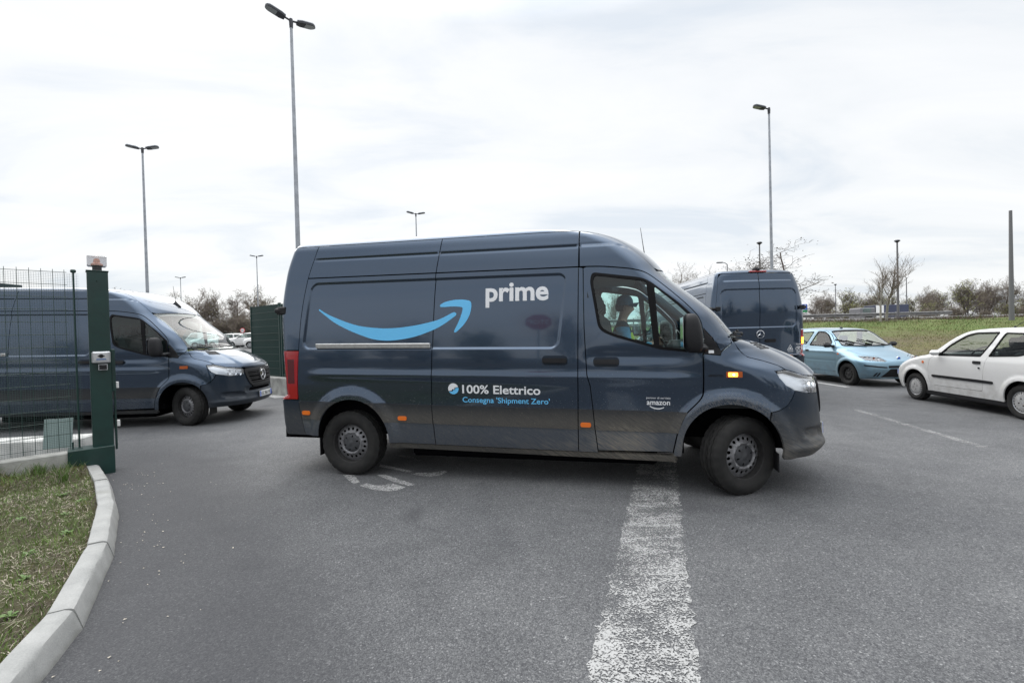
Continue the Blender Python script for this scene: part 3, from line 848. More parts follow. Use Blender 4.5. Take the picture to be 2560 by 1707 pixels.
    rd = B.rr([(-.004, .815), (-.004, 2.522)] + [(-y, 2.522 ) for y in np.linspace(.1, .68, 6)] + curve([(-.68, 2.522), (-.75, 2.505), (-dseam(2.44), 2.44)], 4)[1:] + [(-dseam(z), z) for z in np.linspace(2.38, .815, 16)])
    rds = P_('rear_door', 'rear', [rd], VAN_PAINT, h=.03, gap=g, extra=B.rr(RREC))
    hd = B.rr(rnd([(-.34, 1.095), (-.10, 1.095), (-.10, 1.165), (-.34, 1.165)], .03))
    o = B.panel('door_handle', 'rear', [hd], BLACKG, rds[0], h=.04, off=.004, rim=.01, mirror=False)
    hd = B.rr(rnd([(-.32, 1.118), (-.12, 1.118), (-.12, 1.145), (-.32, 1.145)], .012))
    B.panel('door_handle', 'rear', [hd], BLACK, rds[0], h=.04, off=.018, rim=.012, mirror=False)
    # star badge on the rear
    def star(parent, c, rad, axis, th=.012):
        b = MB()
        n = 30
        b2 = MB(); b2.lathe([(rad * .90, 0), (rad, .004), (rad, .012), (rad * .88, .014), (rad * .86, .004)], n, 'x')
        for k in range(3):
            a = PI / 2 + 2 * PI * k / 3
            t = np.array([math.cos(a), math.sin(a)]); nrm = np.array([-t[1], t[0]])
            pts = [t * rad * .9, -t * 0 + nrm * rad * .13 - t * rad * .075, -t * 0 - nrm * rad * .13 - t * rad * .075]
            pv = [(.006, p[0], p[1]) for p in pts] + [(.016, 0, 0)]
            b2.add(pv, [(0, 1, 3), (0, 3, 2), (1, 2, 3), (0, 2, 1)])
        V = np.array(b2.v)
        if axis == -1: V[:, 0] *= -1; V[:, 1] *= -1
        V = V + np.array(c)
        V = B.shear(V)
        me = bpy.data.meshes.new('star_badge'); me.from_pydata(V.tolist(), [], b2.f); me.update()
        return link('star_badge', me, CHROME, parent)
    star(rds[0], (B.Xr(.0, 1.265) - .003, 0, 1.265), .083, -1)
    # hinges
    for sy in (-1, 1):
        b = MB(); b.box((-.845, sy * .925, 1.80), (.09, .13, .05), bev=.012); b.box((-.80, sy * .972, 1.80), (.10, .024, .085), bev=.012); b.box((-.905, sy * .872, 1.80), (.035, .10, .085), bev=.01)
        b.v = [tuple(q) for q in B.shear(np.array(b.v))]
        b.build('hinge', BLACK, r)
    b = MB(); b.box((-.835, 0, 2.553), (.05, .36, .035), bev=.01); b.v = [tuple(q) for q in B.shear(np.array(b.v))]; b.build('brake_light', RED, r)
    b = MB(); b.lathe([(.0, .05), (.045, .045), (.07, .02), (.075, 0.), (.075, -.03)], 16, 'z', (-.78, 0, 2.60)); b.box((-.85, 0, 2.59), (.06, .05, .05), bev=.01)
    b.v = [tuple(q) for q in B.shear(np.array(b.v))]; b.build('rear_camera', BLACK, r)
    # ---- cab: A-pillar / upper side, dome, windscreen
    WSE = M([(3.905, 1.434), (3.83, 1.545), (3.753, 1.645), (3.6, 1.80), (3.45, 1.935), (3.269, 2.085)])
    CRE = curve(M([(3.25, 2.11), (3.16, 2.205), (3.055, 2.30), (2.9, 2.415), (2.74, 2.487), (2.6, 2.515)]))
    pil = [(2.549, z) for z in np.linspace(ZT - .02, ZS + .004, 14)] + [(x, z + .003) for x, z in DOOR_TOP] + M([(3.647, 1.40), (3.655, 1.519), (3.80, 1.305)]) + WSE[:1] + WSE[1:] + CRE + [(2.549, ZT)]
    pilu = B.su(pil)
    P_('cab_pillar_panel', 'front', [pilu], VAN_PAINT, h=.026, gap=g, sz=1.)
    sail = rnd(M([(3.65, 1.515, .01), (3.80, 1.30, .03), (3.79, 1.272, .02), (3.652, 1.288, .01)]), .01)
    sl = P_('mirror_sail', 'front', [B.su(sail)], BLACK, h=.04, off=.006, rim=.02)
    mir = lambda L_: [(-u, z) for u, z in L_]
    ru = B.su(CRE)
    topl = [(u, ZT) for u in np.linspace(ru[-1][0], -ru[-1][0], 30)]
    wtop = B.fu([(-.72, 2.118), (-.6, 2.128), (-.3, 2.142), (0, 2.146)])
    dome = ru + topl[1:-1] + mir(ru)[::-1] + mir(wtop)[:-1] + wtop[::-1]
    P_('roof_front', 'front', [dome], VAN_PAINT, h=.03, gap=g, mirror=False)
    wu = B.su(WSE)
    wbot = B.fu([(-.80, 1.462), (-.6, 1.455), (-.3, 1.449), (0, 1.447)])
    wsp = wu + wtop[:-1] + mir(wtop)[::-1] + mir(wu)[::-1] + mir(wbot)[1:-1] + wbot[::-1][:-1]
    ws = P_('windscreen', 'front', [wsp], WGLASS, h=.05, gap=.006, mirror=False, off=-.004, rim=0)[0]
    # black ceramic border of the windscreen
    P_('windscreen_border', 'front', [inset(wsp, .004), inset(wsp, .045)], BLACKG, h=.05, mirror=False, off=-.009, rim=0)[0].parent = ws
    # ---- bonnet, wing, headlights, grille, bumper
    HS = M([(4.354, 1.127), (4.287, 1.167), (4.16, 1.212), (4.031, 1.248), (3.985, 1.285), (3.95, 1.335), (3.918, 1.388)])
    hl_top = M([(4.247, 1.120), (4.35, 1.124)])
    HLB = M([(4.406, .953), (4.329, 1.0), (4.281, 1.06)])
    hoodR = B.su(curve(HS[::-1], 4))
    hfront = B.fu([(-.80, 1.118), (-.66, 1.098), (-.52, 1.082), (-.3, 1.075), (0, 1.072)])
    hrear = B.fu([(-.80, 1.438), (-.5, 1.430), (0, 1.424)])
    hood = hoodR + hfront + mir(hfront)[::-1][1:] + mir(hoodR)[::-1] + mir(hrear)[:-1] + hrear[::-1]
    hd = P_('bonnet', 'front', [hood], VAN_PAINT, h=.03, gap=g, sz=1.6, mirror=False)[0]
    cowl = hrear[:-1] + mir(hrear)[::-1] + mir(wbot)[:-1] + wbot[::-1]
    P_('cowl', 'front', [cowl], BLACK, h=.05, sz=2, mirror=False, off=-.012)
    for sx in (-1, 1):       # bonnet air outlets
        for k in range(4):
            zc = 1.402 - k * .016
            q = B.fu([(sx * .62 - .15 * sx * 0 + .0, zc)])[0][0]
            sl_ = [(q - .10 + k * .012 * sx, zc - .005), (q + .10 + k * .012 * sx, zc - .005), (q + .10 + k * .012 * sx, zc + .004), (q - .10 + k * .012 * sx, zc + .004)]
            B.panel('air_vent', 'front', [sl_], BLACK, hd, h=.05, off=.004, rim=.006, mirror=False)
    aF = arc(*ARC_F, 178, 43, 30)
    seam_b = M([(4.119, .764), (4.19, .766), (4.265, .782), (4.323, .812), (4.372, .872), (4.406, .945)])
    aend = aF[-1]
    wing = M([(3.640, 1.27)]) + DOOR_FRONT[9:] + M([(3.37, .345), (3.445, .345)]) + aF + seam_b[1:] + HLB + hl_top[:1] + M([(4.342, 1.1275)]) + HS[1:] + [WSE[0]] + M([(3.80, 1.30), (3.79, 1.270), (3.655, 1.286)])
    P_('front_wing', 'front', [B.su(wing)], VAN_PAINT, h=.024, gap=g)
    hlin_t = B.fu([(-.80, 1.112), (-.66, 1.092), (-.545, 1.068)])
    hlin_b = B.fu([(-.56, .955), (-.70, .945), (-.80, .950)])
    hlp = B.su(HLB[::-1][:1] + [HLB[1], HLB[0]][:0] + hl_top) + hlin_t + hlin_b + B.su(HLB[:1] + HLB[1:2])
    hlb = P_('headlight', 'front', [hlp], HLIN, h=.03, gap=.004, off=-.045, rim=0)
    hll = P_('lens', 'front', [hlp], LENS, h=.03, gap=.004, off=.002, rim=.012)
    rl = [(-.60, .99), (-.69, 1.0), (-.78, 1.01)]
    for i, sy in enumerate((1, -1)):
        hll[i].parent = hlb[i]
        for yy, zz in rl:
            xx = float(B.X(np.array([yy]), np.array([zz]))[0]) - .03
            b = MB(); b.lathe([(.008, -.035), (.026, -.025), (.043, .0), (.046, .012)], 20, 'x', (xx, yy * sy, zz))
            b.v = [tuple(q) for q in B.shear(np.array(b.v))]
            b.build('reflector', REFL, hlb[i])
        # bright light-guide brow
        brow = B.fu([(-.58, 1.052), (-.66, 1.073), (-.80, 1.088), (-.80, 1.074), (-.66, 1.060), (-.585, 1.038)])
        if sy == -1: brow = mir(brow)
        B.panel('light_guide', 'front', [brow], CHROME, hlb[i], h=.04, off=-.02, rim=.01, mirror=False)
    zg0, zg1 = .705, 1.062
    gl = [(-.36, zg0), (-.45, .78), (-.51, .9), (-.535, 1.0), (-.50, zg1), (-.25, 1.066), (0, 1.068)]
    glu = B.fu(gl)
    grp = glu + mir(glu)[::-1][1:]
    gr = P_('grille', 'front', [grp, inset(grp, .05)], BLACK, h=.03, off=.018, rim=.05, mirror=False)[0]
    P_('grille_backing', 'front', [inset(grp, .02)], VOID, h=.05, off=-.03, rim=0, mirror=False)[0].parent = gr
    for zz in (.785, .865, .945, 1.015):
        hw = float(np.interp(zz, [.7, .78, .9, 1.0], [.34, .41, .47, .49]))
        for dz_ in (-.016, .016):
            sl_ = B.fu([(y, zz + dz_ - .010) for y in np.linspace(-hw, hw, 9)] + [(y, zz + dz_ + .010) for y in np.linspace(hw, -hw, 9)])
            P_('grille_slat', 'front', [sl_], BLACK, h=.06, off=.012, rim=.03, mirror=False)[0].parent = gr
    xs_ = float(B.X(np.array([0.]), np.array([.92]))[0])
    b = MB(); b.lathe([(0, .0), (.125, .0), (.13, -.02), (.13, -.06)], 28, 'x', (xs_ + .018, 0, .92)); b.v = [tuple(q) for q in B.shear(np.array(b.v))]
    b.build('badge_base', BLACKG, gr)
    star(gr, (xs_ + .020, 0, .92), .112, 1)
    bt = .388
    barc = arc(*ARC_F, 43, -9, 14)
    bside = B.su(barc[::-1] + seam_b[1:] )
    bmid = B.su([HLB[0]]) + hlin_b[::-1] + glu[::-1][3:][::1]
    bumpR = bside + bmid                          # from arch bottom up to the grille's lower corner
    bbot = B.fu([(y, bt) for y in np.linspace(0, -.80, 14)]) + B.su([(4.45, bt)])
    bump = bumpR + mir(bumpR)[::-1] + mir(bbot)[::-1][:-1] + bbot
    P_('front_bumper', 'front', [bump], VAN_BUMPER, h=.028, gap=.003, mirror=False, rim=.04)
    lg = B.fu(rnd([(-.46, .635), (.46, .635), (.42, .69), (-.42, .69)], .02))
    P_('lower_grille', 'front', [lg], VOID, h=.05, off=.006, rim=.01, mirror=False)
    b = MB(); b.box((4.866, 0, .545), (.012, .52, .112), bev=.004); b.v = [tuple(q) for q in B.shear(np.array(b.v))]
    pl = b.build('number_plate', PLATE, r)
    for sy in (-1, 1):
        b = MB(); b.box((4.8735, sy * .237, .545), (.003, .04, .106)); b.v = [tuple(q) for q in B.shear(np.array(b.v))]; b.build('plate_band', PLATEB, pl)
    V2, F2 = text_fit('GC 861 FE', -.20, .20, .510, .07, .01, 'G')
    me = bpy.data.meshes.new('plate_text'); me.from_pydata(B.shear(np.stack([0 * V2[:, 0] + 4.8752, V2[:, 0], V2[:, 1]], 1)).tolist(), [], F2); link('plate_text', me, INK, pl)['kind'] = 'stuff'
    # ---- mouldings, handles, markers, indicator, rail
    z0, z1 = .583, .787
    mo = [[(XT(z0) + .01, z0), (-.305, z0)] + [p for p in arc(ARC_R[0], ARC_R[1], ARC_R[2] + .004, 152, 111, 10)] + [(XT(z1) + .005, z1)],
          [(.452, z0)] + [(XS(z0), z0), (XS(z1), z1)] + [p for p in arc(ARC_R[0], ARC_R[1], ARC_R[2] + .004, 69, 28, 10)],
          [(XS(z0), z0), (XB(z0), z0), (XB(z1), z1), (XS(z1), z1)],
          [(XB(z0), z0), (2.668, z0), (2.652, z1), (XB(z1), z1)],
          [(2.668, z0), (3.418, z0), (3.46, .70), (3.508, z1), (2.652, z1)]]
    for q in mo: P_('side_moulding', 'side', [q], VAN_TRIM, h=.04, off=.010, gap=.0045, rim=.012)
    sill = [(.505, .30)] + [(3.40, .30), (3.37, .355), (.50, .355)]
    P_('sill', 'side', [sill], VAN_TRIM, h=.05, off=-.01, rim=.05)
    for (x0, x1, zz, par) in ((2.172, 2.42, 1.250, sd), (2.664, 2.907, 1.237, dr)):
        cx_ = (x0 + x1) / 2
        for i in range(2):
            rec = rnd([(x0, zz - .047), (x1, zz - .047), (x1, zz + .047), (x0, zz + .047)], .05)
            a = B.panel('door_handle', 'side', [rec], VAN_BUMPER, None, h=.04, off=.003, rim=.004)
            b_ = B.panel('handle_grip', 'side', [rnd([(x0 + .004, zz - .022), (x1 - .004, zz - .022), (x1 - .004, zz + .022), (x0 + .004, zz + .022)], .02)], BLACK, None, h=.04, off=.032, rim=.024)
            for j in range(2):
                a[j].parent = par[j]; b_[j].parent = a[j]
            break
    for x_, z_ in M([(-.499, .693), (.665, .652), (2.581, .622)]):
        q = rnd([(x_ - .05, z_ - .022), (x_ + .05, z_ - .022), (x_ + .05, z_ + .022), (x_ - .05, z_ + .022)], .022)
        P_('side_marker', 'side', [q], ORANGE, h=.04, off=.018, rim=.010)
    for x_ in ():
        pass
    i0, i1 = M([(3.832, 1.098)])[0], M([(3.964, 1.098)])[0]
    q = B.su(rnd([(i0[0], i0[1] - .026), (i1[0], i1[1] - .026), (i1[0], i1[1] + .026), (i0[0], i0[1] + .026)], .006))
    P_('side_indicator', 'front', [q], AMBERB, h=.03, off=.016, rim=.016)
    for sy in (-1, 1):
        b = MB(); b.box((.323, sy * .990, 1.398), (1.356, .034, .052), bev=.006)
        b.v = [tuple(q) for q in B.shear(np.array(b.v))]; ra = b.build('door_rail', ALU, r)
        for zz in (1.389, 1.407):
            b = MB(); b.box((.323, sy * 1.0065, zz), (1.34, .004, .005)); b.v = [tuple(q) for q in B.shear(np.array(b.v))]; b.build('rail_slot', BLACK, ra)
    # ---- roof
    B.cap('roof', VAN_PAINT, r, ZT + .003, 2.615)
    b = MB(); b.box((3.245, 0, 2.325), (.16, .06, .05), bev=.02, M=Matrix.Rotation(R(47), 3, 'Y')); b.lathe([(0, .03), (.012, .028), (.016, -.03)], 10, 'z', (3.21, 0, 2.375))
    b.tube([(3.21, 0, 2.39), (3.195, 0, 2.50), (3.17, 0, 2.70)], [.006, .0045, .0025], 6)
    b.v = [tuple(q) for q in B.shear(np.array(b.v))]; b.build('antenna', BLACK, r)
    # ---- wipers
    def surf(y, z, off):
        ph = np.array([y]); zz = np.array([z]); u = np.array([B.fu([(y, z)])[0][0]])
        return B.shear(B.eval('front', u, zz, off)[0])[0]
    for y0, z0_, y1, z1_ in ((.25, 1.452, -.62, 1.50), (-.45, 1.452, -.84, 1.475)):
        arm = [surf(y0 + (y1 - y0) * t, z0_ + (z1_ - z0_) * t, .035 + .012 * math.sin(PI * t)) for t in np.linspace(0, 1, 9)]
        bl = [surf(y0 + (y1 - y0) * t, z0_ - .006 + (z1_ - z0_) * t, .014) for t in np.linspace(.35, 1.08, 9)]
        b = MB(); b.tube(arm, [.013, .012, .011, .010, .010, .009, .008, .008, .008], 6); b.tube(bl, .010, 6)
        b.build('wiper', BLACK, r)
    # ---- mirrors
    for sy in (-1, 1):
        cx_, cy_, cz = 3.53, sy * 1.16, 1.475
        n1, n2 = 22, 14; V = []; Q = []
        for i in range(n2 + 1):
            v = -PI / 2 + PI * i / n2
            for j in range(n1):
                u = 2 * PI * j / n1
                pw = lambda c, e: math.copysign(abs(c) ** e, c)
                X_ = pw(math.cos(v), .55) * pw(math.cos(u), .75); Y_ = pw(math.cos(v), .55) * pw(math.sin(u), .6); Z_ = pw(math.sin(v), .55)
                tx = 1 - .22 * max(Z_, 0)
                V.append((cx_ + .082 * X_ * tx - .012 * Z_, cy_ + .125 * Y_ * (1 - .10 * max(Z_, 0)), cz + .172 * Z_))
        for i in range(n2):
            for j in range(n1):
                Q.append((i * n1 + j, i * n1 + (j + 1) % n1, (i + 1) * n1 + (j + 1) % n1, (i + 1) * n1 + j))
        b = MB(); b.add(V, Q)
        mo_ = b.build('mirror', BLACK, r, sharp=60)
        b = MB(); b.box((3.60, sy * 1.05, 1.34), (.14, .20, .075), bev=.03); b.box((3.63, sy * 1.0, 1.335), (.10, .05, .08), bev=.02)
        b.build('mirror_arm', BLACK, mo_)
        b = MB(); b.box((cx_ - .083, cy_, cz + .01), (.004, .19, .26), bev=.002); b.build('mirror_glass', CHROME, mo_)
    # ---- cab interior
    fl = MB(); fl.box((3.35, 0, .80), (1.7, 1.80, .04)); fl.build('cab_floor', INTERIOR, r)
    b = MB(); b.box((2.55, 0, 1.48), (.04, 1.78, 1.32)); b.build('bulkhead', HEADLINER, r)
    b = MB(); b.box((2.82, 0, 2.12), (.58, 1.66, .03), bev=.01); b.build('headliner', HEADLINER, r)
    b = MB(); b.box((3.80, 0, 1.17), (.46, 1.80, .42), bev=.10); b.box((3.60, .45, 1.30), (.30, .50, .18), bev=.07); b.build('dashboard', INTERIOR, r)
    for sy in (-1, 1):   # inner door cards and pillars
        b = MB(); b.prism([(2.62, .80), (3.62, .80), (3.62, 1.25), (3.28, 1.30), (2.84, 1.43), (2.72, 1.48), (2.62, 1.9)], 0, .05, M=((1, 0, 0), (0, 0, 1), (0, 1, 0)))
        b.v = [(x, y + (sy * .945 if sy > 0 else -.945 - .05), z) for x, y, z in b.v]
        b.v = [(x, sy * (abs(y) - (.03 if True else 0)), z) for x, y, z in b.v]
        b.build('door_card', INTERIOR, r)
    for cy_, wd in ((.50, .50), (-.42, .90)):
        b = MB(); b.box((3.00, cy_, 1.02), (.50, wd, .16), bev=.05)
        b.box((2.76, cy_, 1.38), (.16, wd, .62), bev=.06, M=Matrix.Rotation(R(-9), 3, 'Y')); st = b.build('seat', SEATM, r)
        for hy in ([cy_] if wd < .6 else [cy_ - .22, cy_ + .22]):
            b = MB(); b.box((2.70, hy, 1.80), (.10, .27, .19), bev=.045); b.tube([(2.71, hy - .06, 1.6), (2.70, hy - .06, 1.75)], .007, 6); b.tube([(2.71, hy + .06, 1.6), (2.70, hy + .06, 1.75)], .007, 6)
            b.build('headrest', SEATM, st)
    b = MB()
    ct = Vector((3.44, .50, 1.34)); tl_ = Matrix.Rotation(R(62), 3, 'Y')
    b.tube([ct + tl_ @ Vector((.19 * math.cos(a), .19 * math.sin(a), 0)) for a in np.linspace(0, 2 * PI, 28, endpoint=False)], .015, 8, closed=True)
    for a in (0.2, PI - .2, -PI / 2):
        b.tube([ct + tl_ @ Vector((.0, 0, -.02)), ct + tl_ @ Vector((.19 * math.sin(a), .19 * math.cos(a), 0))], .014, 6)
    b.lathe([(0, .0), (.06, 0), (.06, .04), (0, .05)], 14, 'z', tuple(ct)); b.tube([ct, ct + tl_ @ Vector((0, 0, -.25))], .03, 8)
    b.build('steering_wheel', BLACK, r)
    # ---- underside
    b = MB(); b.box((1.98, 0, .40), (3.0, 1.76, .10)); b.box((-.62, 0, .45), (.55, 1.7, .14)); b.box((1.95, 0, .28), (2.6, 1.5, .18), bev=.03); b.box((4.42, 0, .42), (.55, 1.3, .1)); b.build('underbody', VOID, r)  # low battery box added to deepen the shade under the van
    # cargo shell behind the panels (stops light leaking through the shut lines)
    b = MB(); b.box((.91, 0, 1.38), (3.18, 1.60, 1.84)); b.box((2.66, 0, 2.26), (.30, 1.50, .20)); b.build('cargo_shell', VOID, r)
    b = MB(); b.box((4.12, 0, .82), (.95, 1.30, .45)); b.build('engine_bay', VOID, r)
    for (cx_, cz, rad) in (ARC_R, ARC_F):
        for sy in (-1, 1):
            b = MB(); n = 18; V = []; Fq = []
            for i in range(n + 1):
                a = PI * i / n - .0
                for yy in (.975, .62):
                    V.append((cx_ + (rad + .03) * math.cos(a), sy * yy, max(cz - KV * (cx_ - XK) + (rad + .03) * math.sin(a), .3)))
            for i in range(n): Fq.append((2 * i, 2 * i + 1, 2 * i + 3, 2 * i + 2))
            V += [(cx_ + (rad + .03) * math.cos(PI * i / n), sy * .615, cz + (rad + .03) * math.sin(PI * i / n)) for i in range(n + 1)]
            Fq.append(tuple(range(2 * (n + 1), 3 * (n + 1))))
            b.add(V, Fq); b.build('wheel_arch_liner', VOID, r)
            b = MB(); b.box((cx_ - .47 if cx_ < 1 else cx_ + .40, sy * .80, .30), (.012, .24, .17 if cx_ > 1 else .2), bev=.004); b.build('mud_flap', BLACK, r)
    # ---- wheels
    wb = 3.924
    for x_, yy in ((0, .845), (wb, .845)):
        for sy in (-1, 1):
            van_wheel(r, (x_, sy * yy, .352), 0 if sy < 0 else PI)
    return r
# ------------------------------------------------------------------ small cars
def car_paint(name, base, rough=.4, metal=0., dirt=(.16, .15, .13)):
    t = NT(name)
    co = t.coord('Object'); x, y, z = t.sep(co)[0:3]
    low = t.math('MULTIPLY', t.rng(z, .75, .22, 0, .55, True), t.rng(t.noise(co, 7, 6, .65), .35, .7))
    film = t.math('MULTIPLY', t.rng(t.noise(co, 3, 5, .6), .35, .75), .10)
    d = t.math('MAXIMUM', low, film)
    t.lk(t.mix(d, base, dirt), t.b.inputs['Base Color'])
    t.b.inputs['Metallic'].default_value = metal
    t.lk(t.math('MULTIPLY_ADD', d, .5, rough), t.b.inputs['Roughness'])
    t.lk(t.math('SUBTRACT', 1., d), t.b.inputs['Coat Weight'])
    t.b.inputs['Coat Roughness'].default_value = .06
    return t.m
def car_wheel(parent, loc, rz, Ro, w, style):
    wh = empty('wheel', loc, rz, parent); Ri = Ro * (.62 if style != 'alloy' else .68)
    tyre_obj(wh, Ro, w, Ri, 72, .006)
    b = MB(); b.lathe([(Ri * .96, .07), (Ri * .96, -w * .38), (Ri * 1.04, -w * .42), (Ri * 1.06, -w * .38), (Ri, -w * .33), (Ri * .92, .07)], 36, 'y')
    dark = style == 'steel'
    b.build('rim_lip', RIMD if dark else SILVER, wh)
    circ = lambda r, a, q, n=10: [(r * math.cos(a) + q * math.cos(t), r * math.sin(a) + q * math.sin(t)) for t in np.linspace(0, 2 * PI, n, endpoint=False)]
    if style == 'steel':
        holes = [circ(Ri * .70, a, Ri * .10) for a in np.linspace(0, 2 * PI, 10, endpoint=False)] + [circ(Ri * .36, a, Ri * .05, 8) for a in np.linspace(0, 2 * PI, 4, endpoint=False)]
        dp = pchip([(0, -.05), (Ri * .2, -.05), (Ri * .3, -.03), (Ri * .5, -.045), (Ri * .85, -.02), (Ri, -.01)])
        disc_obj('rim', wh, mat('black_steel_rim', (.022, .022, .023), .6, .2), Ri * .98, holes, dp, .03)
    elif style == 'cover':
        holes = []
        for k in range(22):
            a = 2 * PI * k / 22; pts = [(Ri * .98, -.045), (Ri * .98, .045), (Ri * .74, .0), ]
            pts = [(Ri * .74, a - .02), (Ri * .93, a - .085), (Ri * .93, a + .085), (Ri * .74, a + .02)]
            holes.append([(r * math.cos(t), r * math.sin(t)) for r, t in pts])
        holes += [circ(Ri * .32, a, Ri * .085) for a in np.linspace(0, 2 * PI, 4, endpoint=False) + .3]
        dp = pchip([(0, -.074), (Ri * .5, -.072), (Ri * .8, -.062), (Ri * .95, -.055), (Ri * 1.0, -.045)])
        disc_obj('wheel_cover', wh, mat('wheel_cover_silver', (.46, .46, .46), .45, .3, noise=.2, nscale=25), Ri * 1.0, holes, dp, .025)
    else:
        holes = []
        for k in range(7):
            a = 2 * PI * k / 7; pts = [(Ri * .3, a - .12), (Ri * .88, a - .30), (Ri * .88, a + .30), (Ri * .3, a + .12)]
            holes.append([(r * math.cos(t), r * math.sin(t)) for r, t in pts])
        dp = pchip([(0, -.06), (Ri * .3, -.06), (Ri, -.05)])
        disc_obj('rim', wh, SILVER, Ri * .97, holes, dp, .04)
    b = MB(); b.lathe([(.0, .0), (Ri * .95, .0), (Ri * .95, .03), (.0, .03)], 24, 'y'); b.build('rim_dark_disc', VOID, wh)  # black disc stands in for the shade inside the rim
    return wh

def build_car(name, S):
    """S: spec dictionary; polygons in side view (x,z) or front view (y,z)"""
    r = empty(name); B = S['body']; h = S.get('h', .04); paint = S['paint']; g = S.get('gap', .004)
    P_ = lambda *a, **k: B.panel(*a, parent=r, **k)
    mir = lambda L_: [(-u, z) for u, z in L_]
    zb, zc, kk = S['zb'], S['zc'], .88
    zsl = np.linspace(zb, zc, 30)
    xf_ = [(float(B.X(kk * B.W(z), z)), z) for z in zsl]; xr_ = [(float(B.Xr(kk * B.W(z), z)), z) for z in zsl]
    (ax, az, ar), (fx, fz, far) = S['arch_r'], S['arch_f']
    a0r = math.degrees(math.asin(max(-.95, min(.95, (zb - az) / ar)))); a0f = math.degrees(math.asin(max(-.95, min(.95, (zb - fz) / far))))
    side = [xr_[0]] + arc(ax, az, ar, 180 - a0r, a0r, 24) + arc(fx, fz, far, 180 - a0f, a0f, 24) + xf_ + [(x, zc) for x in np.linspace(xf_[-1][0], xr_[-1][0], 24)[1:-1]] + xr_[::-1][:-1]
    holes = [S['door']] + [w for w in S.get('side_windows', [])]
    P_('body_side', 'side', [side] + holes, paint, h=h, rim=.02, hgap=g)
    dw = S['door_window']
    dr = P_('door', 'side', [S['door'], dw], paint, h=h, gap=g, rim=.015)
    for o, q in zip(P_('window_frame', 'side', [inset(dw, -.012), inset(dw, .016)], RUBBER, h=h * 1.5, off=.003), dr): o.parent = q
    for o, q in zip(P_('door_window', 'side', [dw], S['glass'], h=h * 2, off=-.008, rim=0), dr): o.parent = q
    for w in S.get('side_windows', []):
        o = P_('rear_side_window', 'side', [w], S['glass'], h=h * 2, off=-.008, rim=0)
        f_ = P_('window_frame', 'side', [inset(w, -.006), inset(w, .016)], RUBBER, h=h * 1.5, off=.003)
        for a, b in zip(f_, o): a.parent = b
    if 'handle' in S:
        hx, hz, hw, hh = S['handle']
        for o, q in zip(P_('door_handle', 'side', [rnd([(hx - hw, hz - hh), (hx + hw, hz - hh), (hx + hw, hz + hh), (hx - hw, hz + hh)], hh * .8)], BLACK, h=.06, off=.012, rim=.012), dr): o.parent = q
    for q in S.get('strip', []): P_('side_strip', 'side', [q], BLACK, h=.08, off=.016, rim=.018)
    if 'indicator' in S:
        ix, iz = S['indicator']; P_('side_indicator', 'side', [arc(ix, iz, .024, 0, 350, 12)], ORANGE, h=.03, off=.008, rim=.008)
    # front: everything between the corner lines
    fe = B.su(xf_)
    front = fe + [(u, zc) for u in np.linspace(fe[-1][0], -fe[-1][0], 16)[1:-1]] + mir(fe)[::-1] + [(u, zb) for u in np.linspace(-fe[0][0], fe[0][0], 16)[1:-1]]
    fh = []
    wsR = B.fu(S['ws_edge']); wst = B.fu(S['ws_top']); wsb = B.fu(S['ws_bot'])
    wsp = wsR + wst + mir(wst)[::-1] + mir(wsR)[::-1] + mir(wsb)[::-1] + wsb
    fh.append(wsp)
    hoodR = B.fu(S['hood_edge']); hoodf = B.fu(S['hood_front']); hoodb = B.fu(S['hood_back'])
    hood = hoodR + hoodf + mir(hoodf)[::-1] + mir(hoodR)[::-1] + mir(hoodb)[::-1] + hoodb
    fh.append(hood)
    hl = B.fu(S['headlight']); fh += [hl, mir(hl)[::-1]]
    blk = [B.fu(q) for q in S.get('grille', [])]
    P_('body_front', 'front', [front] + fh + blk, paint, h=h, mirror=False, hgap=g * .7, sz=1.3)
    P_('bonnet', 'front', [hood], paint, h=h, gap=g * .6, sz=2., mirror=False)
    ws = P_('windscreen', 'front', [wsp], S['wglass'], h=h * 2, off=-.006, rim=0, mirror=False)[0]
    P_('windscreen_border', 'front', [inset(wsp, -.008), inset(wsp, .022)], RUBBER, h=h * 1.5, off=.002, mirror=False)[0].parent = ws
    for q in blk: P_('grille', 'front', [q], S.get('grille_mat', BLACK), h=.06, off=-.012, rim=.02, mirror=False)
    hb = P_('headlight', 'front', [hl], S.get('hl_mat', HLIN), h=.04, off=-.03, rim=0)
    hlens = P_('lens', 'front', [hl], LENS, h=.04, off=.001, rim=.02)
    for a, b in zip(hlens, hb): a.parent = b
    for i, sy in enumerate((1, -1)):
        for yy, zz, rad, m_ in S.get('bulbs', []):
            xx = float(B.X(np.array([yy]), np.array([zz]))[0]) - .02
            b = MB(); b.lathe([(.004, -.02), (rad * .6, -.014), (rad, .0), (rad * 1.08, .006)], 16, 'x', (xx, yy * sy, zz)); b.build('reflector', m_, hb[i])
    for poly, m_ in S.get('front_black', []):
        P_('bumper_trim', 'front', [B.fu(poly)], m_, h=.05, off=.008, rim=.015)
    # rear
    re = B.sr(xr_)
    rear = re + [(u, zc) for u in np.linspace(re[-1][0], -re[-1][0], 14)[1:-1]] + mir(re)[::-1] + [(u, zb) for u in np.linspace(-re[0][0], re[0][0], 14)[1:-1]]
    rw = B.rr(S['rear_window'])
    P_('body_rear', 'rear', [rear, rw], paint, h=h * 1.3, mirror=False)
    P_('rear_window', 'rear', [rw], S['glass'], h=h * 2, off=-.006, rim=0, mirror=False)
    P_('tail_light', 'rear', [B.rr(S['tail'])], RED, h=.06, off=.006, rim=.01)
    B.cap('roof', paint, r, zc + .001, S['ztop'], 12, 44)
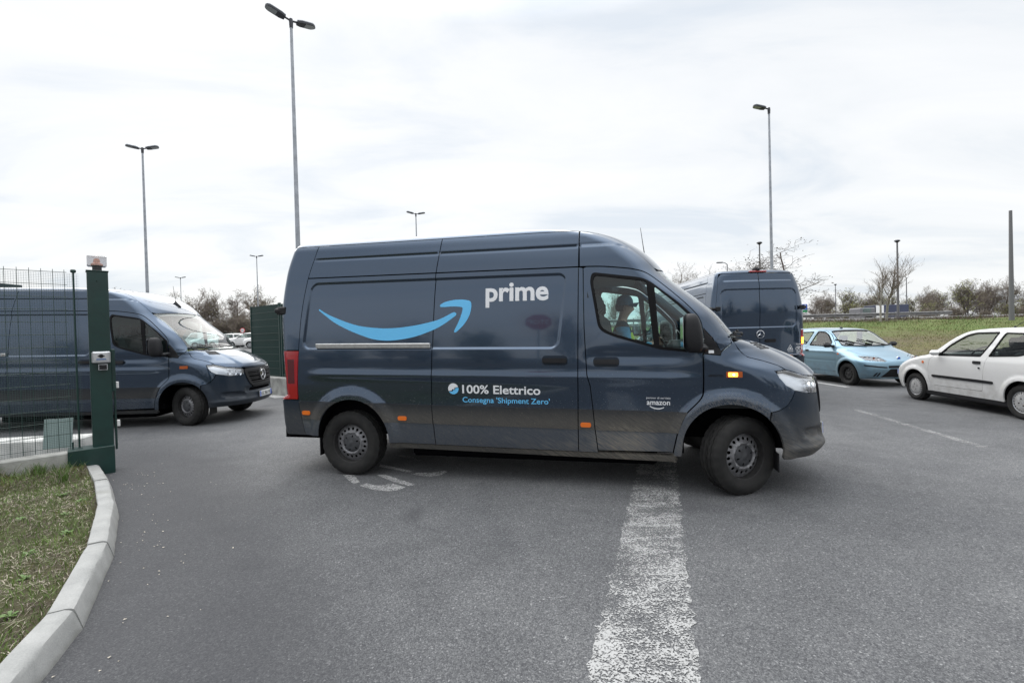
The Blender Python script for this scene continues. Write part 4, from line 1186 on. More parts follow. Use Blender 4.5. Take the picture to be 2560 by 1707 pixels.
    # wipers
    for pts in S.get('wipers', []):
        q = []
        for y, z, o in pts:
            u = np.array([B.fu([(y, z)])[0][0]]); q.append(tuple(B.eval('front', u, np.array([z]), o)[0][0]))
        b = MB(); b.tube(q, [.017] + [.014] * (len(q) - 1), 6); b.build('wiper', BLACK, r)
    # door mirrors
    mx_, my, mz, msx, msy, msz = S['mirror']
    for sy in (-1, 1):
        b = MB(); b.box((mx_, sy * my, mz), (msx, msy, msz), bev=min(msx, msz) * .4); mo = b.build('mirror', S.get('mirror_mat', BLACK), r)
        b = MB(); b.box((mx_ + .02, sy * (my - msy * .62), mz - msz * .2), (msx * .7, msy * .55, msz * .5), bev=.015); b.build('mirror_arm', BLACK, mo)
    # interior
    x0, x1 = S['cabin']; wb = S['wb']
    b = MB(); b.box(((x0 + x1) / 2, 0, .36), (x1 - x0 + .5, S['iw'], .05)); b.box((wb / 2, 0, .26), (wb - .75, S['iw'] + .1, .12)); b.box((wb + .10, 0, .45), (.5, S['iw'] * .8, .3)); b.box((-.05, 0, .42), (.5, S['iw'] * .75, .3)); b.build('underbody', VOID, r)
    b = MB(); b.box((x1 - .22, 0, S['dash'] - .14), (.40, S['iw'] - .06, .26), bev=.08); b.build('dashboard', INTERIOR, r)
    for cy_ in (-S['iw'] * .25, S['iw'] * .25):
        sx_ = S['seat_x']
        b = MB(); b.box((sx_ + .26, cy_, .55), (.5, .5, .16), bev=.05); b.box((sx_, cy_, .80), (.14, .48, .60), bev=.06, M=Matrix.Rotation(R(-14), 3, 'Y')); s_ = b.build('seat', SEATM, r)
        b = MB(); b.box((sx_ - .10, cy_, 1.17), (.09, .26, .17), bev=.04); b.build('headrest', SEATM, s_)
    b = MB(); b.box((x0 + .30, 0, .78), (.16, S['iw'] * .95, .50), bev=.06, M=Matrix.Rotation(R(-16), 3, 'Y')); b.box((x0 + .5, 0, .52), (.45, S['iw'] * .95, .16), bev=.05); b.build('rear_seat', SEATM, r)
    for sy in (-1, 1):
        b = MB(); b.box(((x0 + x1) / 2, sy * (S['iw'] / 2 + .005), .60), (x1 - x0 + .3, .03, .50)); b.build('door_card', INTERIOR, r)
    ct = Vector((S['steer'][0], S['iw'] * .25, S['steer'][1])); tl_ = Matrix.Rotation(R(58), 3, 'Y'); b = MB()
    b.tube([ct + tl_ @ Vector((.18 * math.cos(a), .18 * math.sin(a), 0)) for a in np.linspace(0, 2 * PI, 22, endpoint=False)], .015, 6, closed=True)
    b.tube([ct + tl_ @ Vector((0, -.18, 0)), ct + tl_ @ Vector((0, .18, 0))], .02, 6); b.tube([ct, ct + tl_ @ Vector((0, 0, -.25))], .03, 6); b.build('steering_wheel', BLACK, r)
    for (cx_, cz, rad) in (S['arch_r'], S['arch_f']):
        for sy in (-1, 1):
            b = MB(); n = 16; V = []; Fq = []; yo = S['iw'] / 2 + .0
            yo = S['track'] + .07
            for i in range(n + 1):
                a = PI * i / n
                for yy in (yo, yo - .26): V.append((cx_ + (rad + .015) * math.cos(a), sy * yy, cz + (rad + .015) * math.sin(a)))
            for i in range(n): Fq.append((2 * i, 2 * i + 1, 2 * i + 3, 2 * i + 2))
            V += [(cx_ + (rad + .015) * math.cos(PI * i / n), sy * (yo - .265), cz + (rad + .015) * math.sin(PI * i / n)) for i in range(n + 1)]
            Fq.append(tuple(range(2 * (n + 1), 3 * (n + 1))))
            b.add(V, Fq); b.build('wheel_arch_liner', VOID, r)
    for x_ in (0, wb):
        for sy in (-1, 1): car_wheel(r, (x_, sy * S['track'], S['wr']), 0 if sy < 0 else PI, S['wr'], S['ww'], S['wheel'])
    return r

CGLASS = glass_mat('car_window', (.80, .90, .87), boost=.8)
CWGLASS = glass_mat('car_windscreen', (.82, .90, .88), boost=2.2)
def lerp_edge(pts, n=6):
    P = np.array(pts); t = np.linspace(0, 1, n); return [tuple(P[0] + (P[-1] - P[0]) * q) for q in t]
def flare_disp(arches, amp, ymin, extra=None):
    def f(P, kind):
        x, y, z = P[:, 0], P[:, 1], P[:, 2]; D = np.zeros(len(P)); s = sm(np.abs(y), ymin, ymin + .08)
        for cx_, cz, r in arches:
            D += amp * (1 - sm(np.hypot(x - cx_, z - cz), r + .02, r + .10)) * s
        if extra is not None: D += extra(x, y, z)
        return D
    return f

# ---- light blue three-door hatchback
PA_R, PA_F = (0., .30, .335), (2.50, .31, .335)
def punto_extra(x, y, z):
    ay = np.abs(y)
    d = .010 * np.exp(-((z - .845) / .03) ** 2) * sm(ay, .6, .7) * (1 - sm(x, 2.3, 2.6))
    d -= .006 * np.exp(-((z - .62) / .02) ** 2) * sm(ay, .6, .7) * (1 - sm(x, 2.0, 2.2))
    return d
PUNTO = Body(F=[(.16, 3.05), (.24, 3.14), (.34, 3.19), (.45, 3.22), (.55, 3.215), (.62, 3.19), (.66, 3.15), (.72, 3.03), (.78, 2.87), (.85, 2.70), (.92, 2.50), (.965, 2.38), (1.0, 2.30), (1.20, 1.99), (1.40, 1.66), (1.43, 1.55), (1.46, 1.33), (1.49, .85), (1.50, .5)],
             Rr=[(.16, -.52), (.4, -.58), (.7, -.57), (.9, -.56), (1.1, -.48), (1.3, -.38), (1.42, -.28), (1.47, -.05), (1.50, .3)],
             W=[(.16, .75), (.24, .79), (.5, .825), (.7, .835), (.85, .825), (.93, .80), (1.0, .775), (1.2, .705), (1.38, .635), (1.43, .60), (1.465, .53), (1.485, .40), (1.50, 0.)],
             Lf=[(.16, .45), (.6, .50), (.72, .58), (.9, .72), (.97, .50), (1.0, .42), (1.4, .30), (1.46, .45), (1.50, .6)], nf=2.4, Lr=[(.16, .3), (.9, .3), (1.3, .25), (1.5, .5)], xf=.9, xr=.6,
             disp=flare_disp((PA_R, PA_F), .020, .55, punto_extra))
PB_PAINT = car_paint('light_blue_metallic_paint', (.20, .335, .43), .40, .62)
def punto_spec():
    dw = rnd([(1.05, 1.005, .03), (1.228, 1.385, .03), (1.48, 1.378, .06), (1.655, 1.290, .05), (1.865, 1.10, .03), (1.86, .985, .03)], .03)
    door = rnd([(.93, .33, .05), (.93, .95, .03), (1.00, 1.02, .02), (1.185, 1.410, .03), (1.49, 1.403, .06), (1.70, 1.305, .05), (1.965, 1.07, .04), (2.10, .90, .04), (2.10, .33, .05)], .03)
    sw = rnd([(.90, 1.03, .03), (1.07, 1.385, .04), (.42, 1.37, .08), (.10, 1.12, .10), (.16, 1.05, .05)], .04)
    hl = rnd([(-.722, .662, .02), (-.40, .632, .02), (-.345, .637, .01), (-.385, .728, .03), (-.57, .752, .03), (-.715, .757, .02)], .02)
    return dict(body=PUNTO, paint=PB_PAINT, zb=.20, zc=1.435, ztop=1.50, arch_r=PA_R, arch_f=PA_F, door=door, door_window=dw, side_windows=[sw],
        glass=CGLASS, wglass=CWGLASS, handle=(1.02, .86, .06, .022), indicator=(2.20, .80),
        ws_edge=[(-.655, 1.015), (-.615, 1.15), (-.573, 1.28), (-.530, 1.385)], ws_top=[(-.45, 1.398), (-.2, 1.41), (0, 1.412)], ws_bot=[(0, .985), (-.3, .988), (-.62, 1.0)],
        hood_edge=[(-.66, .975), (-.66, .92), (-.655, .86), (-.62, .81), (-.57, .775)], hood_front=[(-.50, .766), (-.37, .742), (-.325, .642), (-.2, .63), (0, .628)], hood_back=[(0, .962), (-.3, .965), (-.55, .972)],
        headlight=hl, hl_mat=mat('dark_headlamp', (.05, .05, .055), .3), bulbs=[(-.665, .71, .038, REFL), (-.60, .705, .035, REFL), (-.52, .70, .03, AMBERB), (-.44, .695, .032, REFL)],
        grille=[rnd([(-.34, .475), (.34, .475), (.34, .53), (-.34, .53)], .02), rnd([(-.47, .235), (.47, .235), (.34, .40), (.30, .455), (-.30, .455), (-.34, .40)], .02)],
        front_black=[(rnd([(-.77, .555), (-.60, .530), (-.37, .505), (-.37, .475), (-.60, .497), (-.76, .525)], .008), BLACK),
                     ([(-.52, .27), (-.55, .27), (-.515, .36), (-.485, .36)], BLACK), ([(-.58, .275), (-.61, .275), (-.57, .36), (-.54, .36)], BLACK)],
        rear_window=rnd([(-.5, 1.08), (.5, 1.08), (.45, 1.38), (-.45, 1.38)], .06), tail=rnd([(-.72, .9), (-.62, .9), (-.60, 1.3), (-.66, 1.3)], .02),
        wipers=[[(-.15, .985, .03), (-.35, 1.03, .045), (-.52, 1.10, .05)], [(-.38, 1.045, .02), (-.46, 1.09, .02), (-.66, 1.16, .02)], [(.35, .985, .03), (.15, 1.03, .045), (-.02, 1.10, .05)], [(.10, 1.045, .02), (.0, 1.09, .02), (-.20, 1.15, .02)]],
        mirror=(1.93, .92, 1.02, .14, .20, .12), cabin=(.1, 2.1), wb=2.46, iw=1.34, dash=.98, seat_x=1.02, steer=(1.62, .92), track=.72, wr=.285, ww=.165, wheel='steel', h=.04)

# ---- white small three-door hatchback
SA_R, SA_F = (-.03, .285, .315), (2.165, .30, .325)
SEIC = Body(F=[(.16, 2.80), (.24, 2.87), (.32, 2.905), (.45, 2.935), (.55, 2.925), (.64, 2.885), (.72, 2.81), (.78, 2.71), (.83, 2.59), (.87, 2.44), (.92, 2.20), (.955, 2.06), (.99, 1.97), (1.17, 1.68), (1.33, 1.385), (1.375, 1.25), (1.405, 1.05), (1.422, .7), (1.43, .4)],
            Rr=[(.16, -.42), (.4, -.47), (.6, -.48), (.85, -.47), (1.0, -.42), (1.3, -.28), (1.375, -.2), (1.41, .0), (1.43, .25)],
            W=[(.16, .69), (.24, .715), (.5, .745), (.7, .752), (.85, .742), (.93, .72), (1.0, .70), (1.1, .67), (1.33, .595), (1.375, .565), (1.40, .51), (1.418, .40), (1.43, 0.)],
            Lf=[(.16, .40), (.6, .42), (.78, .5), (.92, .6), (.97, .42), (1.0, .36), (1.33, .28), (1.38, .35), (1.43, .5)], nf=2.5, Lr=[(.16, .25), (.9, .25), (1.3, .22), (1.43, .4)], xf=.9, xr=.6,
            disp=flare_disp((SA_R, SA_F), .022, .5))
SW_PAINT = car_paint('white_car_paint', (.72, .72, .715), .35, 0., (.30, .28, .25))
def seic_spec():
    dw = rnd([(1.60, .925, .02), (1.40, 1.115, .05), (1.10, 1.297, .08), (.93, 1.335, .05), (.515, 1.342, .02), (.58, 1.19, .04), (.725, .945, .02)], .03)
    door = rnd([(1.735, .35, .05), (1.815, .46, .06), (1.825, .673, .05), (1.79, .86, .05), (1.66, .945, .02), (1.44, 1.135, .05), (1.12, 1.325, .08), (.94, 1.362, .05), (.385, 1.37, .02), (.482, 1.147, .03), (.589, .93, .04), (.624, .785, .05), (.654, .542, .05), (.672, .355, .05)], .03)
    sw = rnd([(.575, .945, .03), (.40, 1.338, .03), (-.02, 1.325, .06), (-.20, 1.06, .06), (.05, .975, .06)], .03)
    hl = rnd([(-.64, .60), (-.42, .60), (-.40, .69), (-.57, .75), (-.63, .73)], .04)
    return dict(body=SEIC, paint=SW_PAINT, zb=.235, zc=1.388, ztop=1.43, arch_r=SA_R, arch_f=SA_F, door=door, door_window=dw, side_windows=[sw], glass=CGLASS, wglass=CWGLASS,
        handle=(.762, .835, .075, .024), indicator=(1.953, .776), strip=[rnd([(1.725, .508, .02), (1.725, .552, .02), (.70, .548, .0), (.46, .541, .02), (.46, .500, .02)], .02)],
        ws_edge=[(-.61, 1.0), (-.575, 1.10), (-.54, 1.2), (-.50, 1.32)], ws_top=[(-.4, 1.335), (-.2, 1.345), (0, 1.348)], ws_bot=[(0, .97), (-.3, .973), (-.54, .985)],
        hood_edge=[(-.60, .955), (-.60, .89), (-.585, .84), (-.55, .80)], hood_front=[(-.45, .745), (-.3, .70), (0, .69)], hood_back=[(0, .945), (-.3, .948), (-.5, .953)],
        headlight=hl, bulbs=[(-.52, .68, .05, REFL)], grille=[rnd([(-.3, .40), (.3, .40), (.28, .46), (-.28, .46)], .02)],
        rear_window=rnd([(-.5, 1.0), (.5, 1.0), (.45, 1.33), (-.45, 1.33)], .06), tail=rnd([(-.66, .65), (-.55, .65), (-.55, .9), (-.65, .9)], .02),
        mirror=(1.545, .83, .975, .11, .16, .10), mirror_mat=SW_PAINT, cabin=(.05, 1.85), wb=2.2, iw=1.18, dash=.96, seat_x=.66, steer=(1.22, .93), track=.655, wr=.268, ww=.155, wheel='cover', h=.04)

# ---- distant parked compact car (several paints)
FA_R, FA_F = (0., .32, .37), (2.62, .32, .37)
SUVB = Body(F=[(.18, 3.25), (.3, 3.38), (.5, 3.45), (.7, 3.44), (.85, 3.36), (.95, 3.10), (1.02, 2.75), (1.07, 2.45), (1.10, 2.36), (1.48, 1.70), (1.54, 1.45), (1.58, 1.1), (1.61, .6)],
            Rr=[(.18, -.65), (.5, -.78), (.9, -.78), (1.1, -.72), (1.4, -.55), (1.54, -.4), (1.59, -.1), (1.61, .3)],
            W=[(.18, .80), (.4, .87), (.8, .89), (1.0, .87), (1.1, .84), (1.45, .70), (1.53, .64), (1.58, .5), (1.61, 0.)],
            Lf=[(.18, .5), (.8, .6), (1.0, .8), (1.1, .45), (1.5, .35), (1.61, .5)], nf=2.5, Lr=[(.18, .35), (1.61, .5)], xf=.9, xr=.6, disp=flare_disp((FA_R, FA_F), .02, .6))
def suv_spec(paint):
    dw = rnd([(.55, 1.09), (.62, 1.46), (1.45, 1.46), (2.05, 1.14), (2.0, 1.08)], .05)
    door = rnd([(.45, .36), (.52, 1.49), (1.5, 1.485), (2.15, 1.14), (2.18, .36)], .05)
    sw = rnd([(.40, 1.12), (.48, 1.46), (-.10, 1.44), (-.40, 1.15)], .06)
    return dict(body=SUVB, paint=paint, zb=.24, zc=1.52, ztop=1.61, arch_r=FA_R, arch_f=FA_F, door=door, door_window=dw, side_windows=[sw], glass=CGLASS, wglass=CWGLASS, handle=(.62, .93, .08, .02),
        ws_edge=[(-.72, 1.13), (-.66, 1.3), (-.60, 1.46)], ws_top=[(-.4, 1.475), (0, 1.485)], ws_bot=[(0, 1.10), (-.6, 1.11)],
        hood_edge=[(-.70, 1.07), (-.72, 1.0), (-.68, .92)], hood_front=[(-.5, .88), (0, .87)], hood_back=[(0, 1.06), (-.5, 1.065)],
        headlight=rnd([(-.765, .74), (-.52, .72), (-.50, .83), (-.755, .84)], .04), grille=[rnd([(-.45, .36), (.45, .36), (.42, .60), (-.42, .60)], .03)],
        rear_window=rnd([(-.55, 1.13), (.55, 1.13), (.5, 1.46), (-.5, 1.46)], .06), tail=rnd([(-.8, .8), (-.62, .8), (-.62, 1.05), (-.78, 1.05)], .03),
        mirror=(2.0, .98, 1.12, .14, .2, .14), mirror_mat=paint, cabin=(.0, 2.2), wb=2.62, iw=1.4, dash=1.08, seat_x=.95, steer=(1.6, 1.0), track=.77, wr=.325, ww=.2, wheel='alloy', h=.09, gap=.008)
# ------------------------------------------------------------------ setting
def ground_h(x, y):
    return .95 * sm(np.asarray(y, float), 20., 52.) * np.ones_like(np.asarray(x, float))
def asphalt():
    t = NT('asphalt_worn')
    co = t.coord('Object'); x, y, z = t.sep(co)[0:3]
    cell = t.voro(co, 125., 'Color'); cs = t.sep(cell)
    cell2 = t.sep(t.voro(co, 210., 'Color'))
    big = t.noise(co, .35, 5, .55); mid = t.noise(co, 2.6, 6, .6); fine = t.noise(co, 55, 4, .65)
    base = t.ramp(t.math('ADD', t.math('MULTIPLY', big, .6), t.math('MULTIPLY', mid, .4)), [(.34, (.088, .090, .095)), (.5, (.120, .122, .127)), (.66, (.150, .152, .156))])
    trk = t.noise(t.mapping(t.mapping(co, rot=(0, 0, R(-18))), (.55, .10, 1)), 2.2, 4, .55)
    base = t.mix(t.rng(trk, .50, .70, 0, .30, True), base, (.085, .087, .095))
    # stones: most are mid grey, a few pale, gaps dark
    st = t.ramp(cs[0], [(.0, (.62, .62, .64)), (.55, (.97, .97, .97)), (.90, (1.15, 1.15, 1.14)), (.98, (1.42, 1.41, 1.40)), (1., (2.2, 2.17, 2.12))])
    st2 = t.ramp(cell2[1], [(.0, (.62, .62, .64)), (.8, (1.12, 1.12, 1.1)), (1., (1.5, 1.5, 1.48))])
    far = t.rng(y, 6., 24., 0, 1)
    c1 = t.N.new('ShaderNodeMixRGB'); c1.blend_type = 'MULTIPLY'; c1.inputs[0].default_value = 1.
    t.lk(base, c1.inputs[1]); t.lk(t.mix(far, st, (1.03, 1.03, 1.02)), c1.inputs[2])
    c2 = t.N.new('ShaderNodeMixRGB'); c2.blend_type = 'MULTIPLY'; c2.inputs[0].default_value = 1.
    t.lk(c1.outputs[0], c2.inputs[1]); t.lk(t.mix(far, st2, (1., 1., 1.)), c2.inputs[2])
    # grimy strip of newer, darker surfacing along the kerb with a wandering edge
    edge = t.math('ADD', t.math('MULTIPLY_ADD', y, -.78, t.math('MULTIPLY', x, -1.0)), t.math('MULTIPLY', t.noise(co, .9, 4, .6), 1.5))
    dk = t.math('MULTIPLY', t.rng(edge, -.75, .45, 0, 1, True), t.rng(mid, .3, .62, .7, 1.))
    dk = t.math('MULTIPLY', dk, t.rng(y, 7.5, 5.8, 0, 1, True))
    oil = t.rng(t.noise(co, .8, 3, .5, .8), .62, .76, 0, .42, True)
    dk = t.math('MAXIMUM', t.math('MULTIPLY', dk, .72), oil)
    c3 = t.mix(dk, c2.outputs[0], (.040, .041, .046))
    # beyond the yard the land turns to rough grass
    land = t.rng(y, 84, 88, 0, 1)
    c4 = t.mix(land, c3, (.07, .075, .035))
    t.lk(c4, t.b.inputs['Base Color'])
    t.b.inputs['Roughness'].default_value = .82
    t.b.inputs['Specular IOR Level'].default_value = .35
    d = t.voro(co, 125., 'Distance')
    t.bump(t.math('ADD', t.math('MULTIPLY', d, -1.), t.math('MULTIPLY', fine, .5)), .4, .005)
    return t.m
ASPH = asphalt()
xs = np.concatenate([[-900, -400, -200], np.arange(-120, 121, 6), [200, 400, 900]]); ys = np.concatenate([[-500, -200, -100], np.arange(-60, 130, 4), [200, 400, 900, 1500]])
gx, gy = np.meshgrid(xs, ys, indexing='ij'); gz = ground_h(gx, gy)
nxg, nyg = gx.shape
ii, jj = np.meshgrid(np.arange(nxg - 1), np.arange(nyg - 1), indexing='ij')
q = np.stack([ii * nyg + jj, (ii + 1) * nyg + jj, (ii + 1) * nyg + jj + 1, ii * nyg + jj + 1], -1).reshape(-1, 4)
tag(link('ground', mesh_np('ground', np.stack([gx, gy, gz], -1).reshape(-1, 3), [q]), ASPH), 'worn grey asphalt of the yard', kind='structure')

# ---- painted markings
def paint_mat(name, cover, amp, fade=None):
    """worn road paint: each stone keeps or has lost its paint, cover varies in patches"""
    t = NT(name)
    co = t.coord('Object'); x, y, z = t.sep(co)[0:3]
    patch = t.math('ADD', t.math('MULTIPLY', t.noise(co, 2.6, 5, .62), .6), t.math('MULTIPLY', t.noise(t.mapping(co, (1.2, 9, 1)), 1.6, 4, .6), .4))
    cov = t.math('MULTIPLY_ADD', t.math('SUBTRACT', patch, .5), amp, cover)
    if fade: cov = t.math('ADD', cov, t.rng(y, *fade))
    sp = t.math('ADD', t.math('MULTIPLY', t.sep(t.voro(co, 125., 'Color'))[0], .55), t.math('MULTIPLY', t.rng(t.noise(co, 90, 3, .7), .25, .75), .45))
    a = t.rng(t.math('SUBTRACT', cov, sp), -.10, .16)
    t.lk(t.mix(t.noise(co, 8, 5), (.33, .33, .325), (.47, .47, .465)), t.b.inputs['Base Color'])
    t.b.inputs['Roughness'].default_value = .8
    tr = t.N.new('ShaderNodeBsdfTransparent'); mx = t.N.new('ShaderNodeMixShader')
    t.lk(a, mx.inputs[0]); t.lk(tr.outputs[0], mx.inputs[1]); t.lk(t.b.outputs[0], mx.inputs[2])
    t.lk(mx.outputs[0], t.N['Material Output'].inputs['Surface'])
    return t.m
PM1 = paint_mat('road_paint_worn', .50, 2.0, (2.0, 4.6, .02, -.06))
PM2 = paint_mat('road_paint_faded', .40, 1.2)
PM3 = paint_mat('road_paint_good', .9, .8)
PM4 = paint_mat('letter_paint_worn', .60, .9)
def marking(name, poly, m, label, z=.004, cat='marking', group=None):
    V2, T = tri2d([poly], .3)
    me = mesh_np(name, np.concatenate([V2, ground_h(V2[:, 0], V2[:, 1])[:, None] + z], 1), [T], smooth=False)
    return tag(link(name, me, m), label, cat, group, 'structure')
def rough_edge(pts, step=.035, amp=.012, seed=1):
    """outline of a hand-worn marking: the straight edges break up a little"""
    gq = random.Random(seed); out = []
    for i in range(len(pts)):
        a_, b_ = np.array(pts[i]), np.array(pts[(i + 1) % len(pts)]); L_ = np.linalg.norm(b_ - a_); k = max(1, int(L_ / step)); nn = np.array([-(b_ - a_)[1], (b_ - a_)[0]]) / L_
        out += [tuple(a_ + (b_ - a_) * j / k + nn * gq.gauss(0, amp)) for j in range(k)]
    return out
marking('road_line', rough_edge([(-.62, -1.2), (-.14, -1.2), (.76, 1.91), (1.79, 5.03), (2.10, 6.1), (1.70, 6.1), (1.37, 5.07), (.28, 1.93)]), PM1, 'wide worn white line running under the front of the van')
marking('bay_line', [(5.62, 5.5), (5.73, 5.48), (6.22, 8.2), (6.11, 8.22)], PM2, 'thin faded white line on the asphalt before the white car')
marking('bay_line', [(8.25, 11.3), (8.39, 11.3), (8.36, 16.5), (8.22, 16.5)], PM3, 'white bay line beside the blue hatchback')
marking('bay_line', [(-6.9, 12.6), (-6.3, 12.0), (-5.9, 12.15), (-6.5, 12.85)], PM3, 'short white line at the foot of the open gate')
LET = [[(-1.908, 5.017), (-1.777, 4.992), (-1.627, 4.743), (-1.678, 4.695), (-1.789, 4.837)],
       [(-1.591, 4.624), (-1.544, 4.697), (-1.4, 4.609), (-1.256, 4.662), (-1.1, 4.537), (-1.162, 4.458), (-1.236, 4.435), (-1.404, 4.487)],
       [(-1.515, 4.97), (-1.427, 4.978), (-1.02, 4.618), (-1.067, 4.572), (-1.261, 4.714)],
       [(-1.6, 5.405), (-1.156, 5.09), (-1.17, 5.031), (-1.594, 5.304)],
       [(-1.138, 4.969), (-1.078, 5.023), (-0.931, 5.011), (-0.787, 5.074), (-0.753, 5.026), (-0.821, 4.885), (-0.951, 4.876)],
       [(-1.548, 5.827), (-1.409, 5.814), (-1.135, 5.54), (-1.164, 5.489)]]
for i, p_ in enumerate(LET):
    w_ = ['short curved stroke behind the rear wheel', 'long curved stroke in front of the rear wheel', 'slanting stroke at the rear wheel', 'straight stroke behind the rear wheel in the shade', 'bowed stroke under the middle of the van', 'faint stroke deep under the van'][i]
    marking('painted_letter', p_, PM2 if i == 5 else PM4, 'worn white painted letter, ' + w_, .004)

# ---- kerb of the verge
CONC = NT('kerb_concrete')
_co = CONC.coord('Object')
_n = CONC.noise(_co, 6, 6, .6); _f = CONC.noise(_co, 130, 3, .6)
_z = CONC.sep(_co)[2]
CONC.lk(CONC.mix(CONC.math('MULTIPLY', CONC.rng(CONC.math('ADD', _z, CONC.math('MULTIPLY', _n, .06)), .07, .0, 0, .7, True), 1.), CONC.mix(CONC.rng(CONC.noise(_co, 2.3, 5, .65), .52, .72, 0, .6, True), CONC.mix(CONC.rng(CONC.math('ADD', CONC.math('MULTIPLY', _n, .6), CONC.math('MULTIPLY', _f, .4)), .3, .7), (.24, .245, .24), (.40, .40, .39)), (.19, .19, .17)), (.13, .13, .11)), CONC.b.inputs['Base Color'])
CONC.b.inputs['Roughness'].default_value = .9
CONC.bump(CONC.math('ADD', _n, CONC.math('MULTIPLY', _f, .6)), .35, .006)
CONC = CONC.m
KO = [(-4.88, 5.30), (-4.21, 4.68), (-3.53, 3.97), (-2.89, 3.185), (-2.345, 2.375), (-1.95, 1.50), (-1.70, .55), (-1.58, -.45), (-1.55, -1.45)]
def offs(P, d):
    P = np.array(P); T = np.gradient(P, axis=0); T /= np.linalg.norm(T, axis=1)[:, None]
    return P + np.stack([T[:, 1], -T[:, 0]], 1) * d            # right of the walking direction = verge side
KI = offs(KO, .10)
kerb = empty('kerb', (KO[0][0], KO[0][1], 0)); tag(kerb, 'curved pale concrete kerb round the grass verge', 'kerb')
KZ = .125
bed = MB()
for i in range(len(KO) - 1):
    a, b = np.array(KO[i]), np.array(KO[i + 1]); ai, bi = KI[i], KI[i + 1]
    L_ = np.linalg.norm(b - a); gp = .006 / L_
    a2, b2 = a + (b - a) * gp, b - (b - a) * gp; ai2, bi2 = ai + (bi - ai) * gp, bi - (bi - ai) * gp
    m_ = MB(); V = []; F_ = []
    rngk = random.Random(i); dz = rngk.uniform(-.004, .004)
    prof = [(-.045, -.05), (-.038, .0), (-.012, KZ - .030), (-.004, KZ - .012), (.012, KZ - .003), (.03, KZ), (.095, KZ), (.10, KZ - .006), (.10, -.05)]
    n, ns = len(prof), 12
    for sidx in range(ns):
        f = sidx / (ns - 1); o = a2 + (b2 - a2) * f; n_ = ai2 + (bi2 - ai2) * f
        t_ = (n_ - o) / np.linalg.norm(n_ - o); ch = rngk.uniform(0, .010) if rngk.random() < .25 else 0.
        for pi_, (u, zz) in enumerate(prof):
            j1, j2 = rngk.gauss(0, .0012), rngk.gauss(0, .0012)
            if pi_ in (3, 4): u += ch * .6; zz -= ch * .6
            V.append((o[0] + t_[0] * (u + j1) - KO[0][0], o[1] + t_[1] * (u + j1) - KO[0][1], zz + dz + j2))
    F_ = [tuple(range(n)), tuple(range(ns * n - 1, (ns - 1) * n - 1, -1))] + [(sx * n + k, (sx + 1) * n + k, (sx + 1) * n + (k + 1) % n, sx * n + (k + 1) % n) for sx in range(ns - 1) for k in range(n)]
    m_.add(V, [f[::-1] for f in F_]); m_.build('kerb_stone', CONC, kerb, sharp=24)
    V = []
    for (o, n_) in ((a, ai), (b, bi)):
        t_ = (n_ - o) / np.linalg.norm(n_ - o)
        for u, zz in ((-.028, -.04), (.004, KZ - .03), (.02, KZ - .012), (.095, KZ - .012), (.095, -.04)): V.append((o[0] + t_[0] * u - KO[0][0], o[1] + t_[1] * u - KO[0][1], zz))
    bed.add(V, [(k, 5 + k, 5 + (k + 1) % 5, (k + 1) % 5)[::-1] for k in range(5)])
bed.build('joint_mortar', mat('mortar_dark', (.05, .05, .048), .95), kerb)

# ---- fence line, low wall and gate post
FD = np.array([-.72, -.694]); FN = np.array([.694, -.72])       # along the fence to the left, normal towards the road
PC = np.array([-4.90, 5.41])                                     # gate post centre
W0 = PC + FD * .16 + FN * .04
GREEN = mat('green_steel_paint', (.003, .030, .025), .42, coat=.12, noise=.2, nscale=6)
GREEND = mat('dark_green_wire', (.006, .034, .028), .5)
WALLC = mat('cast_concrete', (.33, .33, .31), .9, noise=.35, nscale=5, bump=.5, bscale=60)
rzF = math.atan2(-FD[1], -FD[0])
def fence_local(name, parent=None): pass
wall = MB(); Lw = 5.2
wall.box((-Lw / 2, 0, .135), (Lw, .18, .33), bev=.012)
wo = wall.build('low_wall', WALLC, None, loc=(W0[0], W0[1], 0), rot=(0, 0, rzF)); tag(wo, 'low stained concrete wall carrying the wire fence', 'wall')
fe = empty('wire_fence', (W0[0], W0[1], .30), rzF); tag(fe, 'green welded wire fence panel with fine netting on the low wall', 'fence')
wire = MB(); wire.tube([(0, 0, 0), (0, 0, 2.05)], .0026, 5); wm = wire.build('vertical_wire', GREEND, fe); wm.location = (-.12, 0, .02)
kx = 1
for i in range(1, 32):
    o = wm.copy(); col.objects.link(o); o.parent = fe; o.location = (-.12 - i * .092, 0, .02)
hw = MB(); hw.tube([(0, 0, 0), (-3.0, 0, 0)], .003, 5); hm = hw.build('horizontal_wire', GREEND, fe); hm.location = (-.10, .004, .06)
for i in range(1, 15):
    o = hm.copy(); col.objects.link(o); o.parent = fe; o.location = (-.10, .004, .06 + i * .1415)
net = MB()
for x_ in np.arange(-.02, -3.0, -.019): net.box((x_, .035, 1.0), (.0016, .0012, 2.06))
for z_ in np.arange(.0, 2.04, .019): net.box((-1.5, .0362, z_), (3.0, .0012, .0016))
no = net.build('fine_netting', mat('netting_green', (.05, .09, .085), .6), fe, smooth=False); no['kind'] = 'stuff'
fp = MB(); fp.tube([(0, 0, -.02), (0, 0, 2.08)], .009, 8); fp.lathe([(.05, 0), (.05, .012), (0, .012)], 10, 'z', (0, 0, -.03)); fp.box((0, 0, 2.06), (.05, .03, .04), bev=.01); fp.build('fence_post', GREEND, fe, loc=(-.045, .015, 0))
fp.build('fence_post', GREEND, fe, loc=(-2.1, .015, 0))
pp = MB(); pp.tube([(-.02, -.02, .02), (-.10, 0, .02), (-.10, 0, .10)], .010, 6); pp.build('fence_bracket', GREEND, fe)

